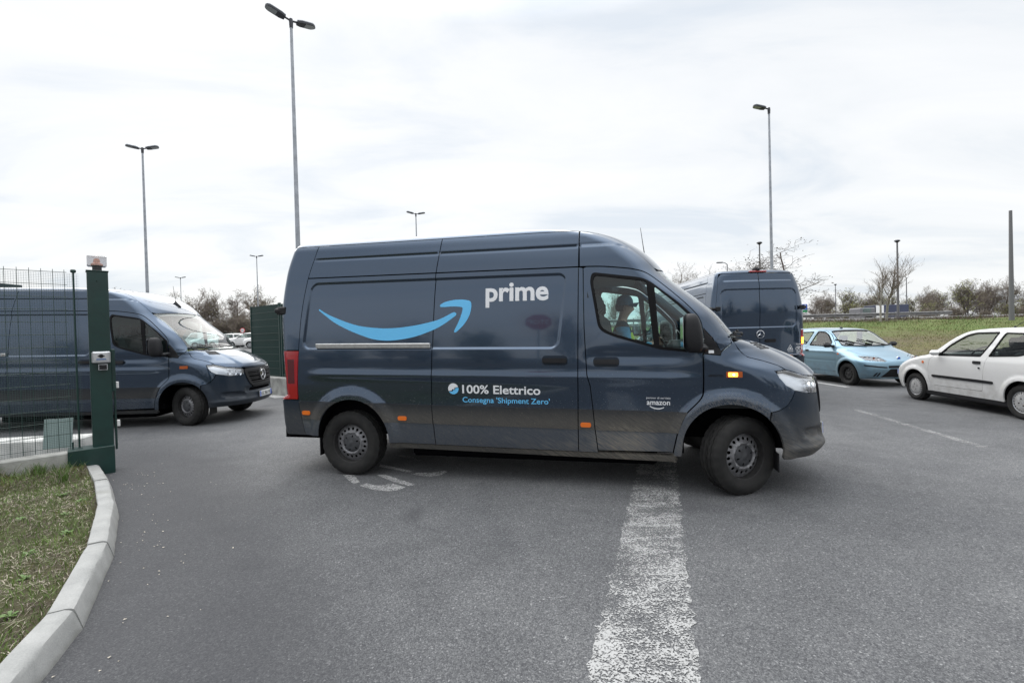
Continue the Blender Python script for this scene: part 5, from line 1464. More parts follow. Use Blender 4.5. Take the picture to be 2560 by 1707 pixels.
gp_ = empty('gate_post', (PC[0], PC[1], 0), rzF); tag(gp_, 'tall dark green square steel gate post with a wide foot', 'gate post')
b = MB(); b.box((0, 0, 1.20), (.187, .184, 2.34), bev=.008); b.build('column', GREEN, gp_)
b = MB(); b.box((0, 0, 2.373), (.20, .197, .012), bev=.003); b.build('cap', GREEN, gp_)
b = MB(); b.box((-.105, -.035, .155), (.40, .27, .33), bev=.006); b.build('foot_box', GREEN, gp_)
b = MB(); b.box((.112, -.02, 1.20), (.036, .10, .50), bev=.004); b.box((.118, -.02, .6), (.02, .06, .7), bev=.003); b.build('gate_guide', GREEN, gp_)
b = MB(); b.lathe([(0, 0), (.006, 0), (.006, .003), (0, .003)], 8, 'y', (-.01, -.0955, 2.25)); b.build('bolt_hole', VOID, gp_)
def pl_(o, x, y, z, lab, cat_):          # something fixed on the gate post: own thing, placed in the post's axes
    c_, s_ = math.cos(rzF), math.sin(rzF)
    o.location = (PC[0] + c_ * x - s_ * y, PC[1] + s_ * x + c_ * y, z); o.rotation_euler = (0, 0, rzF); return tag(o, lab, cat_)
wl_ = empty('warning_light')
b = MB(); b.box((0, 0, .035), (.085, .085, .07), bev=.006); b.build('base', BLACKG, wl_)
b = MB(); b.lathe([(.0, .15), (.02, .148), (.03, .13), (.032, .10), (.055, .085), (.055, .065)], 14, 'z'); b.build('amber_dome', mat('amber_dome', (.70, .20, .06), .35), wl_)
b = MB(); b.box((0, 0, .115), (.175, .12, .125), bev=.012); b.build('clear_cover', glass_mat('smoked_cover', (.62, .62, .64), .25, 1.45, 3.0), wl_)
pl_(wl_, 0, -.0, 2.379, 'boxy gate warning light with amber dome on the green post', 'warning light')
ks = empty('key_switch')
b = MB(); b.box((0, 0, 0), (.165, .05, .135), bev=.012); b.build('housing', SILVER, ks)
b = MB(); b.box((-.005, -.027, .008), (.125, .008, .09), bev=.003); b.build('face_plate', mat('brushed_plate', (.55, .55, .56), .35, .6), ks)
b = MB(); b.lathe([(0, -.006), (.02, -.006), (.022, .0)], 16, 'y', (0, -.032, .015)); b.box((0, -.034, .015), (.06, .004, .012), bev=.002); b.build('key_slot', BLACK, ks)
b = MB(); b.box((0, -.032, -.022), (.085, .003, .014)); b.build('blue_label', mat('blue_label', (.10, .18, .38), .5), ks)
pl_(ks, .005, -.115, 1.36, 'silver key switch box fixed on the green gate post', 'switch')
rd_ = empty('card_reader')
b = MB(); b.box((0, 0, 0), (.078, .035, .066), bev=.006); b.build('housing', BLACKG, rd_)
b = MB(); b.box((0, -.0185, 0), (.082, .006, .070), bev=.002); b.build('rim', SILVER, rd_)
b = MB(); b.box((0, -.0225, 0), (.068, .004, .056)); b.lathe([(0, -.028), (.010, -.027), (.012, -.024)], 12, 'y', (0, 0, .008)); b.build('face', BLACKG, rd_)
pl_(rd_, .018, -.108, 1.245, 'small black card reader below the key switch on the post', 'card reader')
for zz, lab in ((1.02, 'upper small white photocell on the side of the gate post'), (.56, 'lower small white photocell near the foot of the gate post')):
    b = MB(); b.box((0, 0, 0), (.03, .05, .075), bev=.005); o = b.build('photocell', mat('white_plastic', (.7, .7, .69), .4), None); pl_(o, .142, -.03, zz, lab, 'sensor')
# corrugated sheet leaning behind the fence
b = MB(); n = 9; V = []; F_ = []
for i in range(2 * n + 1):
    x_ = -.14 + .28 * i / (2 * n); yy = .004 if i % 2 else -.004
    V += [(x_, yy, 0), (x_, yy + .05, .36), (x_, yy + .012, 0), (x_, yy + .062, .36)]
for i in range(2 * n): F_ += [(4 * i, 4 * i + 4, 4 * i + 5, 4 * i + 1), (4 * i + 2, 4 * i + 3, 4 * i + 7, 4 * i + 6)]
F_ += [(0, 1, 3, 2), (8 * n, 8 * n + 2, 8 * n + 3, 8 * n + 1)] + [(4 * i + 1, 4 * i + 5, 4 * i + 7, 4 * i + 3) for i in range(2 * n)]
b.add(V, F_); o = b.build('corrugated_sheet', mat('pale_green_sheet', (.28, .36, .35), .5), None, loc=(-5.66, 5.62, .24), rot=(0, 0, R(20)), sharp=10); tag(o, 'pale green corrugated sheet leaning behind the wire fence', 'sheet')
b = MB(); b.box((0, 0, .12), (5.2, .35, .25), bev=.02); o = b.build('concrete_ledge', mat('pale_concrete', (.55, .55, .53), .9, noise=.3, nscale=4), None, loc=(-8.55, 6.0, 0), rot=(0, 0, R(8))); tag(o, 'pale concrete ledge on the ground behind the wire fence', 'ledge')
b = MB(); b.box((0, 0, 1.7), (2.4, 2.2, 3.3), bev=.02); bo = empty('guard_booth', (-18.6, 14.5, 0)); tag(bo, 'guard booth whose dark flat roof shows over the fence', 'booth')
b.build('wall', mat('booth_wall', (.35, .36, .36), .6), bo); b = MB(); b.box((0, 0, 3.50), (3.3, 2.7, .34), bev=.02); b.build('roof', mat('booth_roof', (.012, .03, .035), .5), bo)
for xx in (-.6, .6):
    b = MB(); b.box((xx, -1.11, 1.9), (.9, .04, 1.1)); b.build('window', CGLASS, bo)

# ---- verge
def verge_mat():
    t = NT('verge_soil')
    co = t.coord('Object'); n = t.noise(co, 5, 6, .65); f = t.noise(co, 60, 4, .7)
    c = t.ramp(t.math('ADD', t.math('MULTIPLY', n, .65), t.math('MULTIPLY', f, .35)), [(.30, (.035, .028, .020)), (.45, (.075, .060, .035)), (.56, (.060, .065, .018)), (.70, (.12, .10, .065))])
    t.lk(c, t.b.inputs['Base Color']); t.b.inputs['Roughness'].default_value = .95
    t.bump(t.math('ADD', n, f), .9, .03); return t.m
VG = [tuple(p) for p in KI[::1]] + [(-1.7, -3.), (-9.5, -3.0), tuple(W0 + FD * 5.2 + FN * .05)] + [tuple(W0 + FD * .0 + FN * .05)]
def verge_h(x, y):
    d = (x - W0[0]) * FN[0] + (y - W0[1]) * FN[1]
    return .085 + .05 * (1 - sm(d, .0, .9)) + .012 * np.sin(7 * x + 2 * y) * np.cos(5 * y - x) + .008 * np.sin(19 * x) * np.sin(17 * y + 1)
V2, T = tri2d([VG], .07)
tag(link('grass_verge', mesh_np('grass_verge', np.concatenate([V2, verge_h(V2[:, 0], V2[:, 1])[:, None]], 1), [T]), verge_mat()), 'mossy soil of the grass verge inside the kerb', kind='structure')

GR1 = mat('grass_green', (.10, .17, .026), .6, noise=.35, nscale=3)
GR2 = mat('grass_olive', (.125, .125, .032), .7, noise=.3, nscale=3)
GR3 = mat('grass_straw', (.36, .32, .25), .8, noise=.3, nscale=5)
GR4 = mat('leaf_bright', (.09, .17, .03), .5, noise=.25, nscale=8)
def blades(P, H, Wd, lean, mats_idx, rg, bend=.6):
    """P (n,3) base points; three-vertex-pair blades: 5 verts, 3 faces"""
    n = len(P); a = rg.uniform(0, 2 * PI, n); la = rg.uniform(0, 2 * PI, n)
    dx, dy = np.cos(a) * Wd / 2, np.sin(a) * Wd / 2
    lx, ly = np.cos(la) * lean, np.sin(la) * lean
    z1, z2 = H * .55, H * np.sqrt(np.clip(1 - (lean / np.maximum(H, 1e-4)) ** 2 * .5, .05, 1))
    A = P + np.stack([-dx, -dy, 0 * dx], 1); B_ = P + np.stack([dx, dy, 0 * dx], 1)
    C = P + np.stack([lx * .35 - dx * .8, ly * .35 - dy * .8, z1], 1); D = P + np.stack([lx * .35 + dx * .8, ly * .35 + dy * .8, z1], 1)
    E_ = P + np.stack([lx, ly, z2], 1)
    V = np.stack([A, B_, C, D, E_], 1).reshape(-1, 3); i = np.arange(n) * 5
    Q = np.stack([i, i + 1, i + 3, i + 2], 1); T_ = np.stack([i + 2, i + 3, i + 4], 1)
    return V, Q, T_
def blade_obj(name, sets, mats, label, cat=None):
    Vs, Qs, Ts, mq, mt, o = [], [], [], [], [], 0
    for (V, Q, T_), mi in sets:
        Vs.append(V); Qs.append(Q + o); Ts.append(T_ + o); o += len(V); mi = np.broadcast_to(mi, len(Q)); mq.append(mi); mt.append(mi)
    me = mesh_np(name, np.concatenate(Vs), [np.concatenate(Qs), np.concatenate(Ts)])
    ob = link(name, me, mats); me.polygons.foreach_set('material_index', np.concatenate(mq + mt).astype(np.int32)); me.update()
    return tag(ob, label, cat, kind='stuff')
rg = np.random.default_rng(3)
n = 120000
C_ = np.stack([rg.uniform(-6.2, -1.8, n), rg.uniform(.9, 5.6, n)], 1)
C_ = C_[inside(C_, [np.array(inset(VG, .015))])]
# patchy cover
pn = lambda p, s, o: np.sin(p[:, 0] * s + o) * np.sin(p[:, 1] * s * 1.13 + 1.7 * o) + .6 * np.sin(p[:, 0] * s * 2.3 + 2 * o) * np.cos(p[:, 1] * s * 2.1)
cov = pn(C_, 2.7, 1.) + .4 * pn(C_, 7., 2.)
dK = np.min(np.linalg.norm(C_[:, None] - KI[None, :6], axis=2), 1)
C_ = C_[(cov + rg.normal(0, .7, len(C_))) > -.75]
C_ = C_[rg.random(len(C_)) < .85]
n = len(C_); P3 = np.concatenate([C_, verge_h(C_[:, 0], C_[:, 1])[:, None] - .003], 1)
dW = (C_[:, 0] - W0[0]) * FN[0] + (C_[:, 1] - W0[1]) * FN[1]
kind_ = np.where(rg.random(n) < .22 + .2 * np.clip(-pn(C_, 2.1, 4.), -1, 1), 2, np.where(pn(C_, 3.1, 3.) + rg.normal(0, .5, n) > -.4, 0, 1))
near = np.exp(-(dW / .35) ** 2)
H = np.where(kind_ == 2, rg.uniform(.01, .035, n), rg.gamma(3., .010, n) + .008) * (1 + 1.1 * near)
lean = np.where(kind_ == 2, rg.uniform(.03, .13, n), H * rg.uniform(.2, 1.1, n))
blade_obj('grass', [(blades(P3, H, np.where(kind_ == 2, rg.uniform(.003, .0055, n), rg.uniform(.0022, .0042, n)), lean, 0, rg), kind_)], [GR1, GR2, GR3], 'patchy short grass and dead straw on the verge')
# tall tufts at the wall and leafy weeds: single plants
def tuft(loc, n, h, label, seed):
    g_ = np.random.default_rng(seed); P = np.zeros((n, 3)); P[:, :2] = g_.normal(0, .035, (n, 2))
    Hh = g_.uniform(.45, 1., n) * h
    ob = blade_obj('grass_tuft', [(blades(P, Hh, g_.uniform(.004, .007, n), Hh * g_.uniform(.15, .7, n), 0, g_), np.where(g_.random(n) < .7, 0, 2))], [GR4, GR2, GR3], None)
    ob['kind'] = 'thing'; ob.location = (*loc, float(verge_h(np.array(loc[0]), np.array(loc[1]))) - .01); return tag(ob, label, 'grass tuft')
tuft((-4.72, 4.72), 120, .24, 'tall pale grass tuft in the middle of the verge', 1)
tuft(tuple(W0 + FD * .72 + FN * .16), 140, .22, 'grass tuft against the low wall at the picture edge', 2)
tuft(tuple(W0 + FD * .38 + FN * .14), 90, .16, 'low grass tuft against the wall by the green foot box', 3)
def weed(loc, s, label, seed):
    g_ = random.Random(seed); m_ = MB()
    for k in range(g_.randint(7, 10)):
        a = 2 * PI * k / 8 + g_.uniform(-.3, .3); L_ = s * g_.uniform(.7, 1.1); w = L_ * .22; up = g_.uniform(.2, .7)
        pr = [(0, .1), (.3, .6), (.6, 1.), (.85, .7), (1., 0.)]
        V = []
        for u, ww in pr:
            c_ = Vector((math.cos(a) * L_ * u, math.sin(a) * L_ * u, L_ * up * math.sin(u * 2.0))); sd_ = Vector((-math.sin(a), math.cos(a), 0)) * w * ww
            V += [tuple(c_ - sd_), tuple(c_ - Vector((0, 0, .12 * w))), tuple(c_ + sd_)]
        m_.add(V, [f for i in range(4) for f in ((3 * i, 3 * i + 1, 3 * i + 4, 3 * i + 3), (3 * i + 1, 3 * i + 2, 3 * i + 5, 3 * i + 4))])
    o = m_.build('leafy_weed', GR4, None, loc=(*loc, float(verge_h(np.array(loc[0]), np.array(loc[1])))), sharp=80); return tag(o, label, 'weed', 'leafy weeds in the verge')
WO = 'first second third fourth fifth sixth seventh eighth ninth'.split()
for i, (x_, y_, s_) in enumerate(sorted([(-3.95, 4.12, .05), (-3.78, 3.80, .04), (-3.40, 3.42, .05), (-3.30, 3.05, .045), (-2.66, 2.36, .05), (-3.5, 2.9, .05), (-4.3, 4.3, .05), (-3.0, 2.75, .04), (-4.05, 3.7, .045)], key=lambda q: -q[1])):
    weed((x_, y_), s_, 'small green leafy weed in the verge, ' + WO[i] + ' from the gate post', i)
# litter of petals and grit on the asphalt by the kerb
n = 95; t_ = rg.uniform(0, 5.4, n); i_ = t_.astype(int); f_ = (t_ - i_)[:, None]; KOa = np.array(KO)
P = KOa[i_] * (1 - f_) + KOa[i_ + 1] * f_ + np.abs(rg.normal(0, .28, n))[:, None] * np.array([.74, .67]) + np.array([.045, .04])
sz_ = rg.uniform(.003, .0095, n); an = rg.uniform(0, 2 * PI, n)
V = []
for k, (dx, dy) in enumerate(((-1, -.5), (1, -.35), (.8, .5), (-.7, .4))):
    V.append(np.stack([P[:, 0] + sz_ * (dx * np.cos(an) - dy * np.sin(an)), P[:, 1] + sz_ * (dx * np.sin(an) + dy * np.cos(an)), np.full(n, .005) + (k % 2) * .003], 1))
V = np.stack(V, 1).reshape(-1, 3)
tag(link('litter', mesh_np('litter', V, [np.arange(4 * n).reshape(-1, 4)], smooth=False), mat('pale_petals', (.55, .5, .42), .8, noise=.4, nscale=15)), 'pale petals and grit scattered on the asphalt by the kerb', kind='stuff')
# ------------------------------------------------------------------ open gate behind the van
G0, G1 = np.array([-7.95, 13.93]), np.array([-6.55, 12.90])
gd = (G1 - G0) / np.linalg.norm(G1 - G0); rzG = math.atan2(gd[1], gd[0])
b = MB(); b.box((2.0, 0, .24), (4.2, .30, .50), bev=.015); o = b.build('gate_plinth', WALLC, None, loc=(G0[0] - .15, G0[1], 0), rot=(0, 0, rzG)); tag(o, 'pale concrete plinth under the open green gate', 'plinth')
gt = empty('mesh_gate', (G0[0], G0[1], .49), rzG); tag(gt, 'open green gate of close vertical wires behind the van', 'gate')
vb = MB(); vb.box((0, 0, 1.03), (.010, .013, 2.06)); v0 = vb.build('vertical_wire', GREEN, gt, smooth=False); v0.location = (.03, 0, 0)
for i in range(1, 50):
    o = v0.copy(); col.objects.link(o); o.parent = gt; o.location = (.03 + i * .0335, 0, 0)
hb_ = MB(); hb_.box((.85, 0, 0), (1.7, .014, .014)); h0 = hb_.build('horizontal_wire', GREEN, gt, smooth=False); h0.location = (0, -.01, .03)
for i in range(1, 11):
    o = h0.copy(); col.objects.link(o); o.parent = gt; o.location = (0, -.01, .03 + i * .203)
b = MB(); b.box((0, 0, 1.04), (.045, .05, 2.10), bev=.004); b.build('gate_upright', GREEN, gt)
for xx, hh in ((1.72, 2.10), (1.84, 2.06), (3.1, 2.06)):
    b = MB(); b.box((0, 0, hh / 2), (.07, .07, hh), bev=.006); b.build('gate_upright', GREEN, gt, loc=(xx, 0, 0))
for zz in (.05, 2.02):
    b = MB(); b.box((2.46, 0, zz), (1.3, .05, .06), bev=.005); b.build('gate_rail', GREEN, gt)
b = MB(); b.box((1.84, -.06, 1.86), (.08, .05, .10), bev=.01); b.build('gate_roller', BLACK, gt)
for i in range(33):
    o = v0.copy(); col.objects.link(o); o.parent = gt; o.location = (1.91 + i * .036, 0, 0)

# ------------------------------------------------------------------ lamp posts
GALV = mat('galvanised_pole', (.34, .36, .39), .5, .55, noise=.2, nscale=4)
GALVD = mat('dark_pole', (.16, .16, .17), .6, .2)
HEADM = mat('lamp_head_dark', (.035, .038, .048), .5)
HEADL = mat('lamp_head_top', (.42, .45, .48), .5)
LEDG = mat('lamp_glass_unlit', (.30, .32, .32), .25, coat=.6)
def lamp_post(loc, H, heads, label, r0=.095, r1=.045, rz=R(45), group='tall lamp posts of the car park', L=.62):
    root = empty('lamp_post', loc, rz); tag(root, label, 'lamp post', group)
    b = MB(); b.tube([(0, 0, 0), (0, 0, H * .5), (0, 0, H)], [r0, (r0 + r1) / 2, r1], 14); b.lathe([(r0 * 2.2, 0), (r0 * 2.2, .03), (r0, .05)], 14, 'z'); b.build('pole', GALV, root)
    b = MB(); b.lathe([(0, .12), (r1 * 1.2, .10), (r1 * 1.5, 0), (r1 * 1.3, -.2)], 12, 'z', (0, 0, H)); b.build('pole_cap', HEADM, root)
    for s_ in heads:
        hd = empty('lamp_head', (0, 0, H + .03), 0 if s_ > 0 else PI, root); hd.rotation_euler = (0, -R(11), 0 if s_ > 0 else PI)
        b = MB(); b.tube([(0, 0, 0), (.22, 0, .0)], .032, 8); b.build('arm', HEADM, hd)
        n = 10; out = [(.20, -.10), (.34, -.145)] + [(.20 + L - .16 + .16 * math.sin(a), -.145 * math.cos(a)) for a in np.linspace(0, PI, n)] + [(.34, .145), (.20, .10)]
        b = MB(); b.prism(out, -.045, .02); b.build('housing', HEADM, hd, sharp=50)
        b = MB(); b.prism([(.24 + (x - .24) * .97, y * .9) for x, y in out], .021, .05); b.box((.36, 0, .06), (.14, .16, .04), bev=.01); b.box((.62, 0, .06), (.22, .2, .035), bev=.01); b.build('cooling_fins', HEADL, hd)
        b = MB(); b.prism([(x, y * .82) for x, y in [(.46, -.145)] + out[2:-2][:] + [(.46, .145)]], -.052, -.046); b.build('lamp_glass', LEDG, hd)
    return root
def zg(x, y): return float(ground_h(x, y))
for X, Y, H, hds, lab, r0, rz_ in ((-7.23, 15.6, 12.32, (1, -1), 'tallest double-headed lamp post, just behind the van roof', .095, R(45)),
                              (-19.92, 25., 12.15, (1, -1), 'double-headed lamp post behind the other van by the fence', .095, R(10)),
                              (-8.14, 40., 12.3, (1, -1), 'double-headed lamp post whose top shows above the van roof', .09, R(20)),
                              (-32.19, 58., 12.3, (1, -1), 'double-headed lamp post standing behind the green mesh gate', .09, R(10)),
                              (-54.26, 75., 12.3, (1, -1), 'smallest, most distant double-headed lamp post above the other van', .09, R(10)),
                              (12.96, 22.6, 12.3, (-1,), 'single-headed lamp post behind the van seen from the rear', .085, R(4))):
    lamp_post((X, Y, zg(X, Y)), H - zg(X, Y), hds, lab, r0, rz=rz_)

# ------------------------------------------------------------------ embankment, road, guard rail
def emb_h(x, y):
    x = np.asarray(x, float); y = np.asarray(y, float)
    return -.05 + 2.05 * sm(y, 14.0, 44.) + .10 * sm(y, 15.5, 17.) + .05 * np.sin(.7 * x + .3 * y) * np.sin(.45 * y) * sm(y, 16, 20) 
EX = np.concatenate([np.arange(1.5, 60, .8), np.arange(60, 160, 6.)]); EY = np.concatenate([np.arange(14.6, 44.4, .7), [44.4]])
gx, gy = np.meshgrid(EX, EY, indexing='ij'); gz = np.where((gx < 1.6), -.1, emb_h(gx, gy))
a_, b_ = gx.shape; ii, jj = np.meshgrid(np.arange(a_ - 1), np.arange(b_ - 1), indexing='ij')
q = np.stack([ii * b_ + jj, (ii + 1) * b_ + jj, (ii + 1) * b_ + jj + 1, ii * b_ + jj + 1], -1).reshape(-1, 4)
def emb_mat():
    t = NT('embankment_grass'); co = t.coord('Object'); n = t.noise(co, .35, 6, .65); f = t.noise(co, 3.5, 6, .7); y = t.sep(co)[1]
    v = t.math('ADD', t.math('MULTIPLY', n, .5), t.math('MULTIPLY', f, .5))
    dry = t.ramp(v, [(.30, (.060, .045, .028)), (.45, (.105, .085, .045)), (.56, (.130, .120, .040)), (.72, (.16, .135, .075))])
    grn = t.ramp(v, [(.30, (.060, .070, .022)), (.46, (.108, .130, .030)), (.60, (.085, .132, .024)), (.75, (.140, .138, .048))])
    k = t.math('ADD', t.rng(y, 21, 35, 0, 1, True), t.math('MULTIPLY', t.math('SUBTRACT', t.noise(co, .5, 4, .6), .5), 1.1))
    c = t.mix(t.rng(k, .2, .8), dry, grn)
    k2 = t.math('ADD', t.rng(y, 36, 42, 0, 1, True), t.math('MULTIPLY', t.math('SUBTRACT', f, .5), .9))
    c = t.mix(t.rng(k2, .4, .8), c, (.075, .052, .040))
    t.lk(c, t.b.inputs['Base Color']); t.b.inputs['Roughness'].default_value = .95; t.bump(f, .8, .12); return t.m
tag(link('grass_embankment', mesh_np('grass_embankment', np.stack([gx, gy, gz], -1).reshape(-1, 3), [q]), emb_mat()), 'grassy bank rising from the yard to the road', kind='structure')
rg = np.random.default_rng(11)
n = 90000
P = np.stack([rg.uniform(6, 48, n), 15.3 + 27 * rg.random(n) ** 1.15], 1); keep = P[:, 0] < 10 + P[:, 1] * 1.25; P = P[keep]; n = len(P)
cv = pn(P, .9, 2.) + .5 * pn(P, 2.9, 1.); P = P[(cv + rg.normal(0, .6, n)) > -.5]; n = len(P)
kd = np.where(rg.random(n) < .18 + .5 * (1 - sm(P[:, 1], 16.5, 24)) + .3 * sm(P[:, 1], 36, 41), 2, np.where(pn(P, .7, 5.) + .9 * sm(P[:, 1], 26, 36) + rg.normal(0, .6, n) > .55, 0, 1))
kd = np.where((P[:, 1] > 37.5) & (rg.random(n) < .75), 3, kd)
far_s = 1 + (P[:, 1] - 15) * .05
H = rg.gamma(3., .012, n) * far_s * np.where(P[:, 1] > 39, 2.3, 1) + .02
blade_obj('bank_grass', [(blades(np.concatenate([P, emb_h(P[:, 0], P[:, 1])[:, None] - .01], 1), H, .012 * far_s, H * rg.uniform(.2, .9, n), 0, rg), kd)], [mat('bank_green', (.075, .135, .022), .7), mat('bank_olive', (.135, .13, .035), .7), mat('bank_straw', (.20, .165, .09), .8), mat('bank_dead_weed', (.085, .060, .048), .9)], 'rough spring grass on the bank beyond the cars')
b = MB(); RXr = [(1.5, 44.2), (160, 44.2), (160, 58), (1.5, 58)]
b.box((81, 51.2, 1.15), (160, 13.6, 2.4)); o = b.build('road', mat('pale_road', (.50, .50, .49), .85, noise=.12, nscale=2), None, smooth=False); tag(o, 'raised pale road behind the guard rail', kind='structure')
gr = empty('guard_rail', (8, 44.6, 2.04)); tag(gr, 'grey steel guard rail along the raised road', 'guard rail')
prof = [(0, .46), (-.03, .48), (-.08, .52), (-.08, .56), (-.02, .60), (-.02, .64), (-.08, .68), (-.08, .72), (-.03, .76), (0, .78), (.01, .78), (.01, .46)]
b = MB(); b.prism([(p[0], p[1]) for p in prof][::-1], 0, 3.9, M=((0, 0, 1), (1, 0, 0), (0, 1, 0)))
RAILM = mat('weathered_rail', (.20, .20, .20), .6, .5, noise=.25, nscale=3)
bm0 = b.build('rail_beam', RAILM, gr)
for i in range(1, 9):
    o = bm0.copy(); col.objects.link(o); o.parent = gr; o.location = (i * 3.905, 0, 0)
b = MB(); b.box((0, .06, .40), (.10, .06, .9), bev=.005); p0 = b.build('rail_post', RAILM, gr)
for i in range(1, 18):
    o = p0.copy(); col.objects.link(o); o.parent = gr; o.location = (i * 1.98, 0, 0)
# lorry on the road
lo = empty('lorry', (45.2, 53.5, 2.05)); tag(lo, 'lorry with white cab and dark blue box passing on the road', 'lorry')
b = MB(); b.box((-1.2, 0, 1.15), (3.6, 2.1, 1.5), bev=.03); b.build('cargo_box', mat('lorry_blue', (.012, .02, .06), .4, coat=.5), lo)
b = MB(); b.box((-4.0, 0, 1.0), (1.8, 2.0, 1.3), bev=.15); b.build('cab', mat('lorry_grey', (.12, .12, .13), .5), lo)
b = MB(); b.box((-2.75, -1.06, 1.15), (.9, .02, 1.4), bev=.005); b.build('side_panel', SW_PAINT, lo)
b = MB(); b.box((-4.2, -1.01, 1.3), (.9, .02, .5), bev=.005); b.build('cab_window', CGLASS, lo)
for xx in (-4.0, -.4):
    for yy in (-.9, .9):
        b = MB(); b.lathe([(0, -.12), (.25, -.12), (.42, -.11), (.44, 0), (.42, .11), (0, .12)], 20, 'y', (xx, yy, .44)); b.build('wheel', TYRE, lo)
# motorway sign
sg = empty('road_sign', (29.0, 45.6, 2.0)); tag(sg, 'blue and green direction sign beside the rear of the van', 'sign')
for xx in (.1, .5):
    b = MB(); b.tube([(xx, 0, 0), (xx, 0, 1.9)], .04, 8); b.build('post', GALV, sg)
b = MB(); b.box((.3, -.05, 1.62), (.62, .03, .55), bev=.01); b.build('blue_panel', PLATEB, sg)
b = MB(); b.box((.3, -.05, 1.20), (.62, .03, .24), bev=.01); b.build('green_panel', mat('sign_green', (.01, .22, .08), .4), sg)
for k in range(3):
    b = MB(); b.box((.28, -.069, 1.78 - k * .15), (.42, .004, .05)); b.build('legend_line', WHITE_V, sg)
# ---- street columns along the road
def column(loc, H, label, top='ball', r=.06):
    root = empty('street_column', loc); tag(root, label, 'lamp post', 'thin columns along the road')
    b = MB(); b.tube([(0, 0, 0), (0, 0, H)], [r * 1.25, r * .75], 10); b.build('pole', GALVD, root)
    if top == 'ball':
        b = MB(); b.lathe([(0, .12), (.14, .10), (.24, .02), (.24, 0), (.13, -.10), (.06, -.16)], 14, 'z', (0, 0, H)); b.build('lantern', HEADM, root)
    elif top == 'arm':
        b = MB(); b.tube([(0, 0, H - .05), (-.25, 0, H + .15), (-.55, 0, H + .2)], .04, 6); b.box((-.85, 0, H + .2), (.7, .3, .12), bev=.04); b.build('lantern', HEADM, root)
    return root
column((35.25, 41.5, 1.9), 7.3, 'thin column with round lantern by the twin bare trees', 'ball', .085)
column((21.9, 40, 1.85), 7.2, 'thin column with round lantern above the rear of the van', 'ball', .07)
column((24.75, 52, 2.0), 7.0, 'thin column with bent arm half hidden behind the van', 'arm', .07)
column((38.45, 35., 1.7), 8.4, 'plain steel column at the far edge of the grass bank', 'none', .13)
column((66., 76., 2.0), 7.5, 'far street lamp with bent arm among the trees over the bank', 'arm', .08)
column((57., 80., 2.0), 7., 'far slim street lamp with round lantern over the bank', 'ball', .07)

# ------------------------------------------------------------------ trees
BARK = mat('bark_grey_brown', (.075, .062, .052), .95, noise=.3, nscale=6)
TWIG = mat('twigs_brown', (.21, .175, .15), .95)
TWIGD = mat('twigs_dark', (.12, .10, .09), .95)
BARKP = mat('bark_pale', (.28, .26, .235), .95, noise=.3, nscale=6)
BUD1 = mat('spring_leaf_yellowgreen', (.25, .26, .085), .8, noise=.3, nscale=2)
BUD2 = mat('spring_leaf_olive', (.20, .19, .10), .8, noise=.3, nscale=2)
def tubes_np(segs, n):
    """segs: list of (p0,p1,r0,r1) -> V,Q"""
    S0 = np.array([s[0] for s in segs]); S1 = np.array([s[1] for s in segs]); r0 = np.array([s[2] for s in segs]); r1 = np.array([s[3] for s in segs])
    t = S1 - S0; t /= np.linalg.norm(t, axis=1)[:, None] + 1e-9
    a = np.where(np.abs(t[:, 2:3]) < .9, np.array([[0, 0, 1.]]), np.array([[1., 0, 0]])); u = np.cross(t, a); u /= np.linalg.norm(u, axis=1)[:, None]; w = np.cross(t, u)
    an = 2 * PI * np.arange(n) / n
    ring = u[:, None] * np.cos(an)[None, :, None] + w[:, None] * np.sin(an)[None, :, None]
    V = np.concatenate([S0[:, None] + ring * r0[:, None, None], S1[:, None] + ring * r1[:, None, None]], 1)
    m = len(segs); base = np.arange(m)[:, None] * 2 * n; k = np.arange(n)[None]; k2 = (k + 1) % n
    Q = np.stack([base + k, base + k2, base + n + k2, base + n + k], -1).reshape(-1, 4)
    return V.reshape(-1, 3), Q
